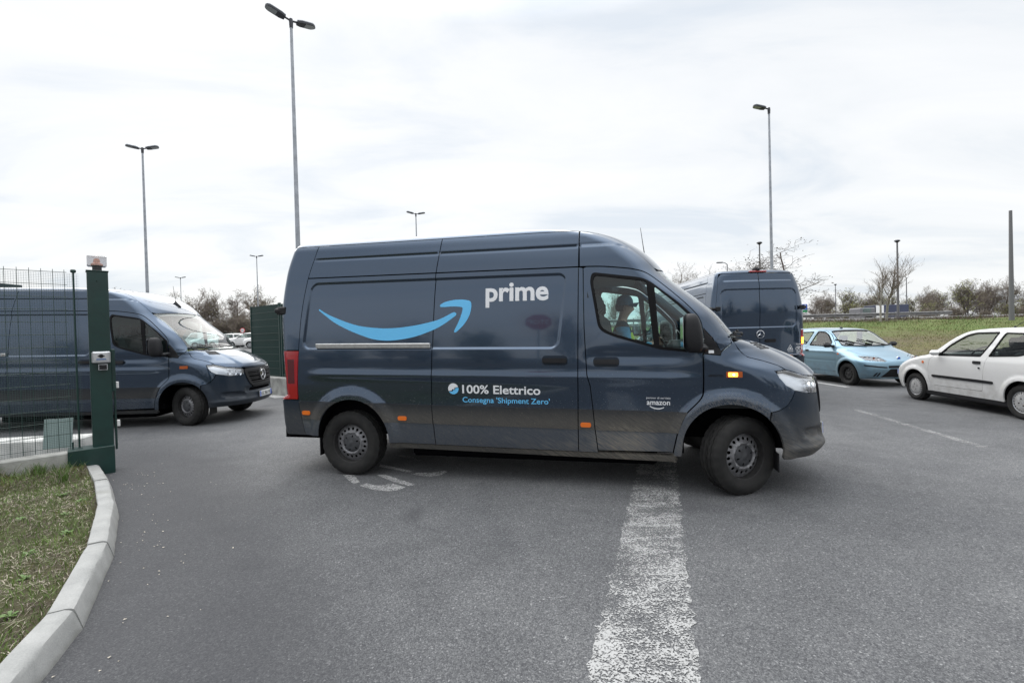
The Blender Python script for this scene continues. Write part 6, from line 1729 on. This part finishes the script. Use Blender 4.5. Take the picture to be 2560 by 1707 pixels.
def tree_meshes(seed, H=7., r=.11, trunks=1, levels=4, spread=.5, leaf=0, leaf_s=.16, leaf_m=None, twig_r=.008, upright=.35, start=.28, dens=1.):
    g = random.Random(seed); segs = {i: [] for i in range(levels + 1)}; tips = []
    def grow(p, d, L, rad, lev):
        steps = 5 if lev == 0 else (4 if lev < 3 else 2); q = p.copy(); dirn = d.copy(); rr = rad
        for i in range(steps):
            dirn = (dirn + Vector((g.uniform(-1, 1), g.uniform(-1, 1), g.uniform(-.6, 1) * upright * 1.6)) * (.10 + .06 * lev)).normalized()
            q2 = q + dirn * (L / steps); r2 = rr * (.86 if lev else .90)
            segs[lev].append((tuple(q), tuple(q2), rr, r2))
            if lev < levels:
                fr = (i + 1) / steps
                nb = 0
                if lev == 0: nb = 0 if fr < start else g.choice((2, 3, 3))
                else: nb = g.choice((1, 2, 2, 3) if dens >= 1 else (1, 1, 2))
                for _ in range(nb):
                    ax = Vector((g.uniform(-1, 1), g.uniform(-1, 1), g.uniform(-.2, .5))); ax = (ax - dirn * ax.dot(dirn)).normalized()
                    nd = (dirn * (1 - spread) + ax * spread * g.uniform(.8, 1.4) + Vector((0, 0, upright * .6))).normalized()
                    grow(q2, nd, L * g.uniform(.42, .62) * (1.05 - .35 * fr if lev == 0 else 1), max(r2 * g.uniform(.40, .6), twig_r), lev + 1)
            q, rr = q2, r2
        if lev >= levels - 1: tips.append(q)
        if lev == 0:
            grow(q, dirn, L * .45, rr * .85, 1)
    for k in range(trunks):
        lean = Vector((g.uniform(-.18, .18), g.uniform(-.18, .18), 1)).normalized() if trunks > 1 else Vector((g.uniform(-.06, .06), g.uniform(-.06, .06), 1)).normalized()
        grow(Vector((g.uniform(-.2, .2) * (trunks > 1), g.uniform(-.2, .2) * (trunks > 1), 0)), lean, H * .62, r, 0)
    V0, Q0 = tubes_np(segs[0], 7); tr = mesh_np('trunk', V0, [Q0])
    Vs, Qs, o = [], [], 0
    for lv in range(1, levels + 1):
        if not segs[lv]: continue
        V, Q = tubes_np(segs[lv], 5 if lv == 1 else 3); Vs.append(V); Qs.append(Q + o); o += len(V)
    mi = [0] * sum(len(q) for q in Qs)
    if leaf:
        T = np.array([tuple(t) for t in tips]); gg = np.random.default_rng(seed); idx = gg.integers(0, len(T), leaf)
        C = T[idx] + gg.normal(0, H * .035, (leaf, 3)); a = gg.normal(0, 1, (leaf, 3)); a /= np.linalg.norm(a, axis=1)[:, None]; c = np.cross(a, gg.normal(0, 1, (leaf, 3))); c /= np.linalg.norm(c, axis=1)[:, None]
        s_ = leaf_s * gg.uniform(.5, 1.2, leaf)[:, None]
        V = np.stack([C - a * s_, C + c * s_ * .6, C + a * s_, C - c * s_ * .6], 1).reshape(-1, 3); Vs.append(V); Qs.append(np.arange(4 * leaf).reshape(-1, 4) + o); mi += [1] * leaf
    cr = mesh_np('crown', np.concatenate(Vs), [np.concatenate(Qs)]); cr.polygons.foreach_set('material_index', np.array(mi, np.int32))
    tr.materials.append(BARK); cr.materials.append(TWIG if seed % 2 else TWIGD)
    if leaf: cr.materials.append(leaf_m)
    return tr, cr
def plant(meshes, loc, label, s=1., rz=0., group=None, name='bare_tree', cat='tree', sxy=1.):
    r_ = empty(name, loc, rz); r_.scale = (s * sxy, s * sxy, s); tag(r_, label, cat, group)
    for nm, me in zip(('trunk', 'crown'), meshes):
        o = bpy.data.objects.new(nm, me); col.objects.link(o); o.parent = r_
    return r_
near_v = [tree_meshes(21, 5.6, .075, 1, 4, .55, 260, .035, TWIGD, .0065, .25, dens=.6), tree_meshes(22, 5.6, .085, 1, 4, .66, 700, .05, TWIGD, .007, .12, dens=.6), tree_meshes(23, 6.2, .095, 1, 4, .40, 0, .1, None, .0065, .55, .22, dens=.6), tree_meshes(27, 6.2, .095, 1, 4, .40, 0, .1, None, .0065, .55, .22, dens=.6)]
for q_ in near_v[2:]:
    q_[0].materials.clear(); q_[0].materials.append(BARKP)
plant(near_v[0], (13.6, 35.5, 1.7), 'bare tree above the bonnet and windscreen of the van', .86, .4, 'bare trees by the road', sxy=1.3)
plant(near_v[2], (16.0, 37, 1.8), 'slender bare tree just before the rear of the other van', .70, 1.9, 'bare trees by the road', sxy=1.5)
plant(near_v[0], (20.4, 40.5, 1.9), 'bare tree top showing over the roof of the van seen from the rear', .92, 2.7, 'bare trees by the road', sxy=1.3)
plant(near_v[1], (19.3, 32.2, 1.45), 'spreading bare tree with seed clumps beside the rear of the van', 1.08, 1.0, 'bare trees by the road', sxy=1.7)
plant(near_v[2], (30.8, 38, 1.85), 'bare slender tree, first of the pair on the grass bank', .76, .3, 'bare trees by the road', sxy=1.15)
plant(near_v[3], (32.1, 39, 1.85), 'bare slender tree, taller one of the pair on the grass bank', .86, 2.2, 'bare trees by the road', sxy=1.3)
far_v = [tree_meshes(31, 10, .15, 1, 4, .5, 500, .13, BUD2, .016, .35, .2), tree_meshes(32, 10, .14, 2, 4, .5, 900, .15, BUD1, .016, .35, .15, dens=.7), tree_meshes(33, 10, .18, 1, 4, .6, 0, .2, None, .018, .25, .2), tree_meshes(35, 10, .14, 2, 4, .45, 250, .12, BUD2, .016, .5, .12, dens=.7), tree_meshes(36, 7, .09, 3, 4, .6, 1700, .13, BUD1, .015, .2, .05, dens=.6), tree_meshes(37, 5, .06, 5, 4, .6, 700, .10, BUD2, .014, .2, .02, dens=.6)]
g = random.Random(5)
KINDS = ['bare tree with olive buds', 'yellow-green young tree', 'broad bare tree', 'upright bare tree', 'bushy yellow-green tree', 'brown bush']
k = 0
ORD = 'first second third fourth fifth sixth seventh eighth ninth tenth eleventh twelfth thirteenth fourteenth fifteenth sixteenth seventeenth eighteenth nineteenth twentieth twenty-first twenty-second twenty-third twenty-fourth twenty-fifth twenty-sixth twenty-seventh twenty-eighth'.split()
def row(spots, where):
    """single trees of a skyline row, labelled by their place in it"""
    for i, (vi, x, y, z, s) in enumerate(sorted(spots, key=lambda q: q[1] / q[2] * (1 if q[1] > 0 else -1))):
        plant(far_v[vi], (x, y, z), KINDS[vi] + ', ' + ORD[i] + ' ' + where, s, g.uniform(0, 6.28), 'far trees along the skyline', 'far_tree', sxy=g.uniform(.9, 1.25))
def mass(name, spots, label):
    """far undergrowth that reads as one mass: one object"""
    Vs, Qs, mi, mats, o = [], [], [], [], 0
    for vi, x, y, z, s in spots:
        an = g.uniform(0, 6.28); ca, sa = math.cos(an), math.sin(an)
        for me in far_v[vi]:
            V = np.zeros(len(me.vertices) * 3, np.float32); me.vertices.foreach_get('co', V); V = V.reshape(-1, 3) * s
            V = np.stack([V[:, 0] * ca - V[:, 1] * sa + x, V[:, 0] * sa + V[:, 1] * ca + y, V[:, 2] + z], 1)
            Q = np.zeros(len(me.loops), np.int32); me.loops.foreach_get('vertex_index', Q)
            k_ = np.zeros(len(me.polygons), np.int32); me.polygons.foreach_get('material_index', k_)
            ix = []
            for m_ in me.materials:
                if m_ not in mats: mats.append(m_)
                ix.append(mats.index(m_))
            Vs.append(V); Qs.append(Q.reshape(-1, 4) + o); mi.append(np.array(ix)[k_]); o += len(V)
    me = mesh_np(name, np.concatenate(Vs), [np.concatenate(Qs)]); ob = link(name, me, mats)
    me.polygons.foreach_set('material_index', np.concatenate(mi).astype(np.int32)); me.update()
    return tag(ob, label, kind='stuff')
# right skyline (beyond the road)
sp_ = []
for i in range(28):
    t = i / 27; vi = g.choice([0, 1, 3, 0, 2, 4]); sp_.append((vi, 54 + 54 * t + g.uniform(-.8, .8), 88 + 6 * math.sin(i * 1.7), 1.6, g.uniform(.50, .66) * (1. if t < .5 else 1.22)))
row(sp_, 'along the skyline from the blue sign')
mass('undergrowth', [(g.choice([5, 5, 4, 5]), 40 + 48 * i / 25 + g.uniform(-1., 1.), 68 + g.uniform(-3, 6), 1.5, g.uniform(.34, .48) * (1 + .3 * i / 25)) for i in range(26)], 'brown and yellow-green undergrowth right behind the raised road')
# left skyline
row([(g.choice([2, 3, 2, 0, 3]), -92 + 58 * i / 14 + g.uniform(-2, 2), 100 + g.uniform(-8, 10), .8, g.uniform(1.0, 1.25)) for i in range(15)], 'on the skyline from the green gate')
mass('undergrowth', [(5, -84 + 50 * i / 17 + g.uniform(-1.5, 1.5), 90 + g.uniform(-3, 4), .8, g.uniform(.9, 1.3)) for i in range(18)], 'brown undergrowth at the foot of the trees behind the yard')
# seen through the cab windows
row([(g.choice([2, 3, 0]), 12 + 8 * i + g.uniform(-2, 2), 96 + g.uniform(-5, 5), 1.2, g.uniform(.7, .9)) for i in range(5)], 'on the skyline through the cab windows')

# ------------------------------------------------------------------ far side of the yard
fz_ = zg(0, 60)
ff = empty('far_fence', (-62, 62, fz_)); tag(ff, 'long dark green fence far behind the parked cars', 'fence')
for i in range(20):
    b = MB(); b.box((1.5 + 3 * i, 0, 1.0), (2.94, .04, 1.7)) if i == 0 else None
    if i == 0:
        f0 = b.build('fence_panel', mat('far_fence_green', (.014, .05, .045), .6), ff, smooth=False); b = MB(); b.box((0, 0, 1.0), (.08, .08, 2.0)); f1 = b.build('fence_post', GREEND, ff, smooth=False)
    else:
        o = f0.copy(); col.objects.link(o); o.parent = ff; o.location = (3 * i, 0, 0); o = f1.copy(); col.objects.link(o); o.parent = ff; o.location = (3 * i, 0, 0)
sp = empty('speed_sign', (-32.5, 55, fz_)); tag(sp, 'round white speed sign reading 15 with red rim', 'sign')
b = MB(); b.tube([(0, 0, 0), (0, 0, 2.2)], .03, 8); b.build('post', GALV, sp)
b = MB(); b.lathe([(0, -.03), (.30, -.03), (.30, 0), (0, 0)], 28, 'y', (0, 0, 1.98)); b.build('disc', mat('sign_red', (.5, .012, .015), .4), sp)
b = MB(); b.lathe([(0, -.034), (.225, -.034), (.225, -.031)], 28, 'y', (0, 0, 1.98)); b.build('face', WHITE_V, sp)
V2, F2 = text_fit('15', -.14, .14, 1.86, .24, .02, '1'); me = bpy.data.meshes.new('numerals'); me.from_pydata([(x, -.037, z) for x, z in V2], [], F2); link('numerals', me, INK, sp)

# ------------------------------------------------------------------ stop sign beside the photographer (seen mirrored in the van)
ss = empty('stop_sign', (-2.89, -2.8, .08), math.atan2(.62, .40) * 0 + R(157)); tag(ss, 'octagonal red stop sign on a grey pole, mirrored in the van side', 'sign')
b = MB(); b.tube([(0, .02, 0), (0, .02, 2.9)], .03, 8); b.build('pole', GALV, ss)
oc = [(.40 * math.cos(R(22.5 + 45 * i)), .40 * math.sin(R(22.5 + 45 * i))) for i in range(8)]
b = MB(); b.prism(oc, 0, .012, M=((1, 0, 0), (0, 0, -1), (0, 1, 0))); b.v = [(x, y - .02, z + 2.76) for x, y, z in b.v]; b.build('rim_plate', WHITE_V, ss, smooth=False)
b = MB(); b.prism([(x * .94, y * .94) for x, y in oc], 0, .006, M=((1, 0, 0), (0, 0, -1), (0, 1, 0))); b.v = [(x, y - .034, z + 2.76) for x, y, z in b.v]; b.build('face', mat('stop_red', (.45, .015, .02), .35), ss, smooth=False)
V2, F2 = text_fit('STOP', -.27, .27, 2.66, .20, .02, 'S'); me = bpy.data.meshes.new('lettering'); me.from_pydata([(x, -.044, z) for x, z in V2], [], F2); link('lettering', me, WHITE_V, ss)
# a wood behind the photographer: it darkens the horizon mirrored in the paintwork
mass('far_wood', [([5, 2, 4, 5, 3][i % 5], -46 + 3.9 * i + g.uniform(-1, 1), -26 + g.uniform(-5, 4), 0, g.uniform(.6, .9)) for i in range(24)], 'bare wood across the road, mirrored in the van side')
# ------------------------------------------------------------------ people
SKIN = mat('skin', (.55, .34, .26), .6)
HAIR = mat('dark_hair', (.02, .015, .012), .7)
JBLUE = mat('jacket_blue', (.06, .36, .62), .75, noise=.15, nscale=20)
JDARK = mat('jacket_dark', (.018, .02, .026), .8)
HIVIS = mat('hi_vis_yellow', (.52, .72, .045), .6)
CAPB = mat('cap_blue', (.03, .12, .20), .75)
TROUS = mat('trousers_dark', (.02, .022, .03), .85)
def skin_mesh(name, V, E_, Rd, root=0, lev=2):
    me = bpy.data.meshes.new(name); me.from_pydata(V, E_, []); o = bpy.data.objects.new(name, me); col.objects.link(o)
    md = o.modifiers.new('skin', 'SKIN'); md.use_smooth_shade = True
    for i, rr in enumerate(Rd): me.skin_vertices[0].data[i].radius = rr if isinstance(rr, tuple) else (rr, rr)
    me.skin_vertices[0].data[root].use_root = True
    s = o.modifiers.new('sub', 'SUBSURF'); s.levels = lev; s.render_levels = lev
    dg = bpy.context.evaluated_depsgraph_get(); dg.update()
    m2 = bpy.data.meshes.new_from_object(o.evaluated_get(dg)); bpy.data.objects.remove(o); m2.name = name
    return m2
def driver(root_name, label, vest_front, group=None):
    """seated figure; origin at the hip on the seat, facing +x; hands on the wheel"""
    r = empty(root_name); tag(r, label, 'person', group)
    V = [(0, 0, .06), (.0, 0, .20), (-.03, 0, .38), (-.045, 0, .50), (-.03, 0, .60), (-.005, 0, .665), (.02, 0, .755), (.02, 0, .83),
         (-.045, .17, .50), (.06, .25, .28), (.26, .20, .27), (.36, .16, .31), (-.045, -.17, .50), (.06, -.25, .28), (.26, -.20, .27), (.36, -.16, .31),
         (.06, .10, .05), (.42, .13, .09), (.50, .13, -.28), (.60, .13, -.34), (.06, -.10, .05), (.42, -.13, .09), (.50, -.13, -.28), (.60, -.13, -.34),
         (.095, 0, .745), (.125, 0, .735), (.085, 0, .690)]
    E_ = [(0, 1), (1, 2), (2, 3), (3, 4), (4, 5), (5, 6), (6, 7), (3, 8), (8, 9), (9, 10), (10, 11), (3, 12), (12, 13), (13, 14), (14, 15), (0, 16), (16, 17), (17, 18), (18, 19), (0, 20), (20, 21), (21, 22), (22, 23), (6, 24), (24, 25), (6, 26)]
    Rd = [(.15, .13), (.15, .12), (.17, .13), (.13, .10), .058, .06, (.085, .105), (.07, .085), .075, .055, .042, .034, .075, .055, .042, .034, .09, .07, .055, .045, .09, .07, .055, .045, .040, .014, .040]
    me = skin_mesh('body', V, E_, Rd)
    for m_ in (JBLUE, SKIN, TROUS, JDARK, HIVIS): me.materials.append(m_)
    mi = []
    for p in me.polygons:
        x, y, z = p.center
        if z > .595: mi.append(1)
        elif z > .47 and abs(y) < .2: mi.append(3)
        elif x > .31 and z > .2: mi.append(1)
        elif z < .13: mi.append(2)
        elif abs(y) < .15 and x > .02 and vest_front and .15 < z < .47: mi.append(4 if abs(abs(y) - .07) < .045 or vest_front > 1 else 3)
        else: mi.append(0 if vest_front < 2 else (4 if abs(y) < .17 else 3))
    me.polygons.foreach_set('material_index', mi)
    link('body', me, None, r)
    # hair, ears, eyes
    b = MB(); b.lathe([(0, .10), (.06, .085), (.092, .03), (.094, -.02), (.080, -.055)], 18, 'z', (-.014, 0, .775)); b.v = [(x if x < -.01 else -.01 + (x + .01) * .15, y * .92, z) for x, y, z in b.v]; b.build('hair', HAIR, r)
    for sy in (-1, 1):
        b = MB(); b.lathe([(0, .012), (.02, .01), (.026, 0), (.02, -.01)], 10, 'y', (.01, sy * .092, .742)); b.build('ear', SKIN, r)
        b = MB(); b.lathe([(0, .012), (.009, .008), (.012, 0), (0, -.01)], 8, 'x', (.098, sy * .035, .768)); b.build('eye', VOID, r)
        # hands gripping the wheel
        hand = MB(); hx, hy, hz = .385, sy * .155, .325
        hand.box((hx - .01, hy, hz - .005), (.075, .032, .075), bev=.014)
        for k in range(4): hand.tube([(hx + .02, hy - sy * .012, hz + .030 - .019 * k), (hx + .055, hy + sy * .002, hz + .032 - .019 * k), (hx + .06, hy + sy * .03, hz + .030 - .018 * k)], [.0095, .009, .008], 6)
        hand.tube([(hx - .01, hy + sy * .01, hz + .03), (hx + .02, hy + sy * .03, hz + .055), (hx + .045, hy + sy * .035, hz + .05)], [.011, .010, .009], 6)
        hand.build('hand', SKIN, r)
    # cap with a peak
    cp = MB(); cp.lathe([(0, .125), (.04, .122), (.078, .10), (.102, .055), (.107, .01), (.104, -.012)], 22, 'z', (.008, 0, .800)); c_ = cp.build('cap', CAPB, r, sharp=60)
    b = MB(); n = 9; Vp = []
    for i in range(n):
        a = -1.1 + 2.2 * i / (n - 1)
        dr_ = .016 * (a / 1.1) ** 2; ex = .045 * (a / 1.1) ** 2
        Vp += [(.008 + .100 * math.cos(a), .100 * math.sin(a), .815 - dr_), (.055 + .125 * math.cos(a * .62), .105 * math.sin(a), .822 - ex), (.055 + .125 * math.cos(a * .62), .105 * math.sin(a), .812 - ex), (.008 + .100 * math.cos(a), .100 * math.sin(a), .795 - dr_)]
    Fq = []
    for i in range(n - 1):
        for q in range(4): Fq.append((4 * i + q, 4 * i + (q + 1) % 4, 4 * i + 4 + (q + 1) % 4, 4 * i + 4 + q))
    b.add(Vp, Fq); b.build('cap_peak', CAPB, c_, sharp=60)
    return r

# ------------------------------------------------------------------ vehicles
def set_dirt(o, v):
    for c in o.children: c['dirt'] = v; set_dirt(c, v)
def put(o, pose, dz=0.):
    o.location = (pose[0], pose[1], dz); o.rotation_euler = (0, 0, pose[2])
van = build_van()
bpy.context.view_layer.update()
rear_van = copy_tree(van); fence_van = copy_tree(van)
POSE1, POSE2, POSE3 = (-1.594, 5.918, -.233), (-9.903, 8.798, .1018), (5.031, 10.176, 1.6115)
put(van, POSE1); put(fence_van, POSE2); put(rear_van, POSE3)
GV = 'dark blue delivery vans'
tag(van, 'dark blue-grey delivery van with light blue smile arrow crossing the road', 'van', GV)
tag(fence_van, 'dark blue-grey delivery van half behind the wire fence, nose at the gate', 'van', GV)
tag(rear_van, 'dark blue-grey delivery van seen from the rear behind the bonnet', 'van', GV)
set_dirt(van, 1.0); set_dirt(fence_van, .25); set_dirt(rear_van, .2)
def steer(v, deg):
    for c in v.children:
        if c.name.startswith('wheel') and c.type == 'EMPTY' and c.location.x > 3:
            c.rotation_euler.z += R(deg); c.location.x += .06 * math.sin(R(deg)) * (1 if c.location.y < 0 else -1)
steer(van, 30); steer(fence_van, -24)
# the rear van stands a little higher on its springs
for c in rear_van.children:
    if not c.name.startswith('wheel') or 'liner' in c.name: c.location.z += .085
for c in fence_van.children:
    if not c.name.startswith('wheel') or 'liner' in c.name: c.location.z -= .03
fence_van.location.z = 0

# ---- lettering and marks on the main van
lv = lambda x, z: z + KV * (x - XK)
sm_o = curve(M([(-.327, 1.840), (-.18, 1.760), (.091, 1.660), (.30, 1.619), (.548, 1.603), (.80, 1.622), (1.029, 1.662), (1.14, 1.697), (1.235, 1.742)]), 6) + curve(M([(1.262, 1.749), (1.283, 1.738), (1.283, 1.72)]), 3) + curve(M([(1.275, 1.712), (1.16, 1.636), (1.027, 1.572), (.80, 1.503), (.544, 1.473), (.35, 1.490), (.198, 1.536), (.03, 1.602), (-.133, 1.684), (-.25, 1.765), (-.335, 1.828)]), 6)
smo = decal_poly(VB, 'smile_mark', sm_o, BLUE_V, van, h=.06)
ar_o = curve(M([(1.105, 1.826), (1.118, 1.838), (1.177, 1.862), (1.27, 1.876), (1.36, 1.874), (1.425, 1.862)]), 4) + curve(M([(1.440, 1.850), (1.447, 1.821), (1.443, 1.77), (1.425, 1.71), (1.389, 1.648), (1.34, 1.592), (1.277, 1.540)]), 4) + curve(M([(1.262, 1.541), (1.262, 1.560), (1.30, 1.63), (1.332, 1.704), (1.353, 1.772), (1.348, 1.794), (1.320, 1.803), (1.24, 1.809), (1.16, 1.807), (1.11, 1.808)]), 4)
decal_poly(VB, 'arrow_mark', ar_o, BLUE_V, van, h=.06)
def decal_text(name, txt, x0, x1, z, hgt, m, bold, ref, parent=None):
    V2, F2 = text_fit(txt, x0, x1, z, hgt, bold, ref); o = decal(VB, name, V2, F2, m, parent or van, 'side'); o['kind'] = 'stuff'; return o
decal_text('lettering', 'prime', 1.598, 2.244, 1.847, .128, WHITE_V, .028, 'x')
decal_text('lettering', '100% Elettrico', 1.342, 2.149, .914, .083, WHITE_V, .018, 'E')
decal_text('lettering', "Consegna 'Shipment Zero'", 1.342, 2.239, .8215, .054, BLUE_V, .010, 'C')
decal_text('lettering', 'partner di servizio', 3.144, 3.358, .899, .017, WHITE_V, .0, 'd')
decal_text('lettering', 'amazon', 3.147, 3.352, .843, .032, WHITE_V, .014, 'x')
decal_poly(VB, 'small_smile', curve([(3.175, .832), (3.215, .815), (3.26, .812), (3.30, .824)], 4) + curve([(3.298, .815), (3.26, .802), (3.21, .806), (3.172, .826)], 4), WHITE_V, van, h=.03)
cx_, cz_ = 1.246, .9565
decal_poly(VB, 'globe_mark', arc(cx_, cz_, .056, 20, 205, 20) + [(cx_ - .02, cz_ - .020), (cx_ - .012, cz_ - .004), (cx_ + .012, cz_ - .006), (cx_ + .01, cz_ + .012)], WHITE_V, van, h=.03)
decal_poly(VB, 'globe_mark', arc(cx_, cz_, .056, 212, 372, 20) + [(cx_ + .02, cz_ + .006), (cx_ + .022, cz_ - .012), (cx_ + .0, cz_ - .012), (cx_ - .01, cz_ - .028)], BLUE_V, van, h=.03)
decal_poly(VB, 'white_sticker', VB.su([(3.69, 1.318), (3.735, 1.318), (3.735, 1.345), (3.69, 1.345)]), WHITE_V, van, 'front', off=.009, h=.03)
V2, F2 = text_fit('eSPRINTER', 3.683, 3.814, 1.109, .018, .02, 'S'); P2 = VB.su([tuple(q) for q in V2]); o = decal(VB, 'wing_lettering', np.array(P2), F2, BLACKG, van, 'front', .004); o['kind'] = 'stuff'
# lit side indicator
x_i, z_i = 3.885, lv(3.885, 1.098)
def q_at(x0, x1, z0, z1): return VB.su(rnd([(x0, z0), (x1, z0), (x1, z1), (x0, z1)], .006))
VB.panel('indicator_glow', 'front', [q_at(3.848, 3.925, z_i - .018, z_i + .018)], AMBERON, van, h=.03, off=.0175, rim=.004, mirror=False)
VB.panel('indicator_bulb', 'front', [VB.su(arc(3.893, z_i, .009, 0, 340, 10))], AMBERHOT, van, h=.03, off=.0190, rim=.004, mirror=False)
# ---- marks on the rear van
def rq(pts): return VB.rr(pts)
VB.panel('indicator_glow', 'rear', [rq([(-.962, 1.055), (-.922, 1.055), (-.922, 1.19), (-.962, 1.19)])], AMBERON, rear_van, h=.03, off=.015, rim=.004, mirror=False)[0].location.z = .085
def rdecal(name, V2, F2):
    P2 = np.array(VB.rr([tuple(q) for q in V2])); o = decal(VB, name, P2, F2, WHITE_V, rear_van, 'rear', .003); o.location.z = .085; o['kind'] = 'stuff'; return o
def flipx(V2, c): V2 = V2.copy(); V2[:, 0] = 2 * c - V2[:, 0]; return V2
def rear_poly(name, pts, holes=()):
    V2, T = tri2d([pts] + list(holes), .05); return rdecal(name, V2, [tuple(int(i) for i in t)[::-1] for t in T])
tri = lambda c, z, s: [(c - s, z - s * .8), (c + s, z - s * .8), (c, z + s * .9)]
rear_poly('warning_triangle', tri(-.655, .985, .068), [tri(-.655, .983, .050)])
rear_poly('warning_mark', [(-.675, .95), (-.635, .95), (-.64, .985), (-.67, .985)])
V2, F2 = text_fit('Ciclisti', 0, .13, 1.035, .026, .02, 'C'); V2[:, 0] = -.79 - V2[:, 0]; rdecal('sticker_lettering', V2, [f[::-1] for f in F2])
def ringp(c, z, r): return [(c + r * math.cos(t), z + r * math.sin(t)) for t in np.linspace(0, 2 * PI, 18, endpoint=False)]
for cc in (-.815, -.895): rear_poly('bicycle_wheel', ringp(cc, .955, .036), [ringp(cc, .955, .027)])
def bar(a, b_, w=.006):
    a, b_ = np.array(a), np.array(b_); d = (b_ - a) / np.linalg.norm(b_ - a); n_ = np.array([-d[1], d[0]]) * w / 2; return [tuple(a - n_), tuple(b_ - n_), tuple(b_ + n_), tuple(a + n_)]
for a, b_ in (((-.815, .955), (-.835, 1.005)), ((-.835, .995), (-.88, .995)), ((-.88, .995), (-.895, .955)), ((-.84, .99), (-.858, .955)), ((-.858, .955), (-.88, .995)), ((-.815, .955), (-.858, .955))): rear_poly('bicycle_frame', bar(a, b_))
for zz in (.895, .875, .855): rear_poly('sticker_line', [(-.80, zz), (-.91, zz), (-.91, zz + .008), (-.80, zz + .008)])
for zz in (.895,): rear_poly('sticker_line', [(-.60, zz), (-.72, zz), (-.72, zz + .008), (-.60, zz + .008)])

# ---- drivers
d1 = driver('person', 'driver in blue cap and blue jacket with yellow vest at the van window', 1)
d2 = driver('person', 'driver in yellow hi-vis vest behind the windscreen of the fenced-off van', 2)
def seat_in(o, pose, lx, ly, lz):
    c_, s_ = math.cos(pose[2]), math.sin(pose[2]); o.location = (pose[0] + c_ * lx - s_ * ly, pose[1] + s_ * lx + c_ * ly, lz); o.rotation_euler = (0, 0, pose[2])
seat_in(d1, POSE1, 2.975, .50, 1.045); seat_in(d2, POSE2, 2.975, .50, 1.015)
b = MB(); b.box((0, 0, 0), (.26, .34, .012), bev=.003, M=Matrix.Rotation(R(-8), 3, 'Y')); o = b.build('papers', mat('yellow_papers', (.62, .62, .30), .7), None); seat_in(o, POSE2, 3.80, -.45, 1.365); tag(o, 'pale yellow papers on the dashboard of the van by the fence', 'papers')

# ---- parked cars
punto = build_car('blue_hatchback', punto_spec()); put(punto, (9.319, 14.212, -1.532)); tag(punto, 'light blue three-door hatchback parked in front of the grass bank', 'car', 'parked hatchbacks')
b = MB(); b.lathe([(0, -.004), (.045, -.004), (.05, .004), (.05, .01)], 20, 'x'); V = [(-x, y, z) for x, y, z in b.v]; b.v = [(x + 3.10, y, z + .695) for x, y, z in V]; b.build('badge', CHROME, punto)
b = MB(); b.lathe([(0, .0), (.036, .0)], 20, 'x', (3.106, 0, .695)); b.build('badge_face', PLATEB, punto)
b = MB(); b.box((3.235, 0.10, .395), (.012, .52, .11), bev=.004); pl = b.build('number_plate', PLATE, punto)
b = MB(); b.box((3.242, -.135, .395), (.004, .045, .104)); b.build('plate_band', PLATEB, pl)
V2, F2 = text_fit('CH', -.10, .02, .36, .075, .015, 'C'); me = bpy.data.meshes.new('plate_text'); me.from_pydata([(3.2425, x, z) for x, z in V2], [], F2); o = link('plate_text', me, INK, pl); o['kind'] = 'stuff'
b = MB(); b.tube([(1.30, 0, 1.49), (1.20, 0, 1.505)], .012, 6); b.box((1.28, 0, 1.475), (.07, .035, .03), bev=.008); b.build('antenna', BLACK, punto)
seic = build_car('white_hatchback', seic_spec()); put(seic, (8.538, 6.889, 1.44)); tag(seic, 'white three-door hatchback cut off by the picture edge', 'car', 'parked hatchbacks')
b = MB(); b.tube([(.95, .0, 1.42), (.55, .0, 1.66)], [.005, .003], 6); b.lathe([(.02, 0), (.014, .03), (0, .035)], 10, 'z', (.95, 0, 1.41)); b.build('antenna', BLACK, seic)
b = MB(); b.lathe([(0, .0), (.014, .0), (.016, -.01)], 10, 'y'); b.v = [(x + .706, .755 - y, z + .745) for x, y, z in b.v]; b.build('door_lock', BLACK, seic)
b = MB(); b.box((1.0, 0, .20), (1.9, 1.42, .10), bev=.02); b.build('sill_skirt', BLACK, seic)
fc = build_car('parked_car', suv_spec(SW_PAINT))
GREYP = car_paint('grey_car_paint', (.06, .065, .075), .4, .3); 
fcs = [fc]
spots = [(-27.6, 50.0, PI + .25, 'white compact car nearest the green gate among the far parked cars'), (-31.6, 53.0, PI + .3, 'white car second from the gate among the far parked cars'), (-34.6, 54.5, PI + .3, 'white car furthest from the gate among the far parked cars'),
         (-24.2, 47.5, PI + .2, 'car seen through the wires of the green gate, further one'), (-20.8, 45.5, PI + .2, 'car seen through the wires of the green gate, nearer one')]
for i, (x, y, a, lab) in enumerate(spots):
    o = fc if i == 0 else copy_tree(fc)
    o.location = (x, y, zg(x, y)); o.rotation_euler = (0, 0, a); tag(o, lab, 'car', 'cars parked far across the yard')
# pale van among the far cars
wv = empty('white_van', (-37.5, 57.0, zg(0, 57)), PI + .2); tag(wv, 'small white van behind the far parked cars', 'van')
b = MB(); b.prism([(-.8, .35), (3.2, .35), (3.3, .8), (2.6, 1.1), (2.0, 1.85), (-.7, 1.95), (-.8, 1.8)], -.85, .85, M=((1, 0, 0), (0, 0, 1), (0, 1, 0))); b.build('body', SW_PAINT, wv)
for sy in (-1, 1):
    b = MB(); b.prism([(1.3, 1.15), (2.45, 1.15), (1.95, 1.7), (1.3, 1.75)], -.01, .01, M=((1, 0, 0), (0, 0, 1), (0, 1, 0))); b.v = [(x, y + sy * .86, z) for x, y, z in b.v]; b.build('window', CGLASS, wv)
    for xx in (0, 2.5):
        b = MB(); b.lathe([(0, -.1), (.2, -.1), (.32, -.08), (.33, 0), (.32, .08), (0, .1)], 18, 'y', (xx, sy * .76, .33)); b.build('wheel', TYRE, wv)
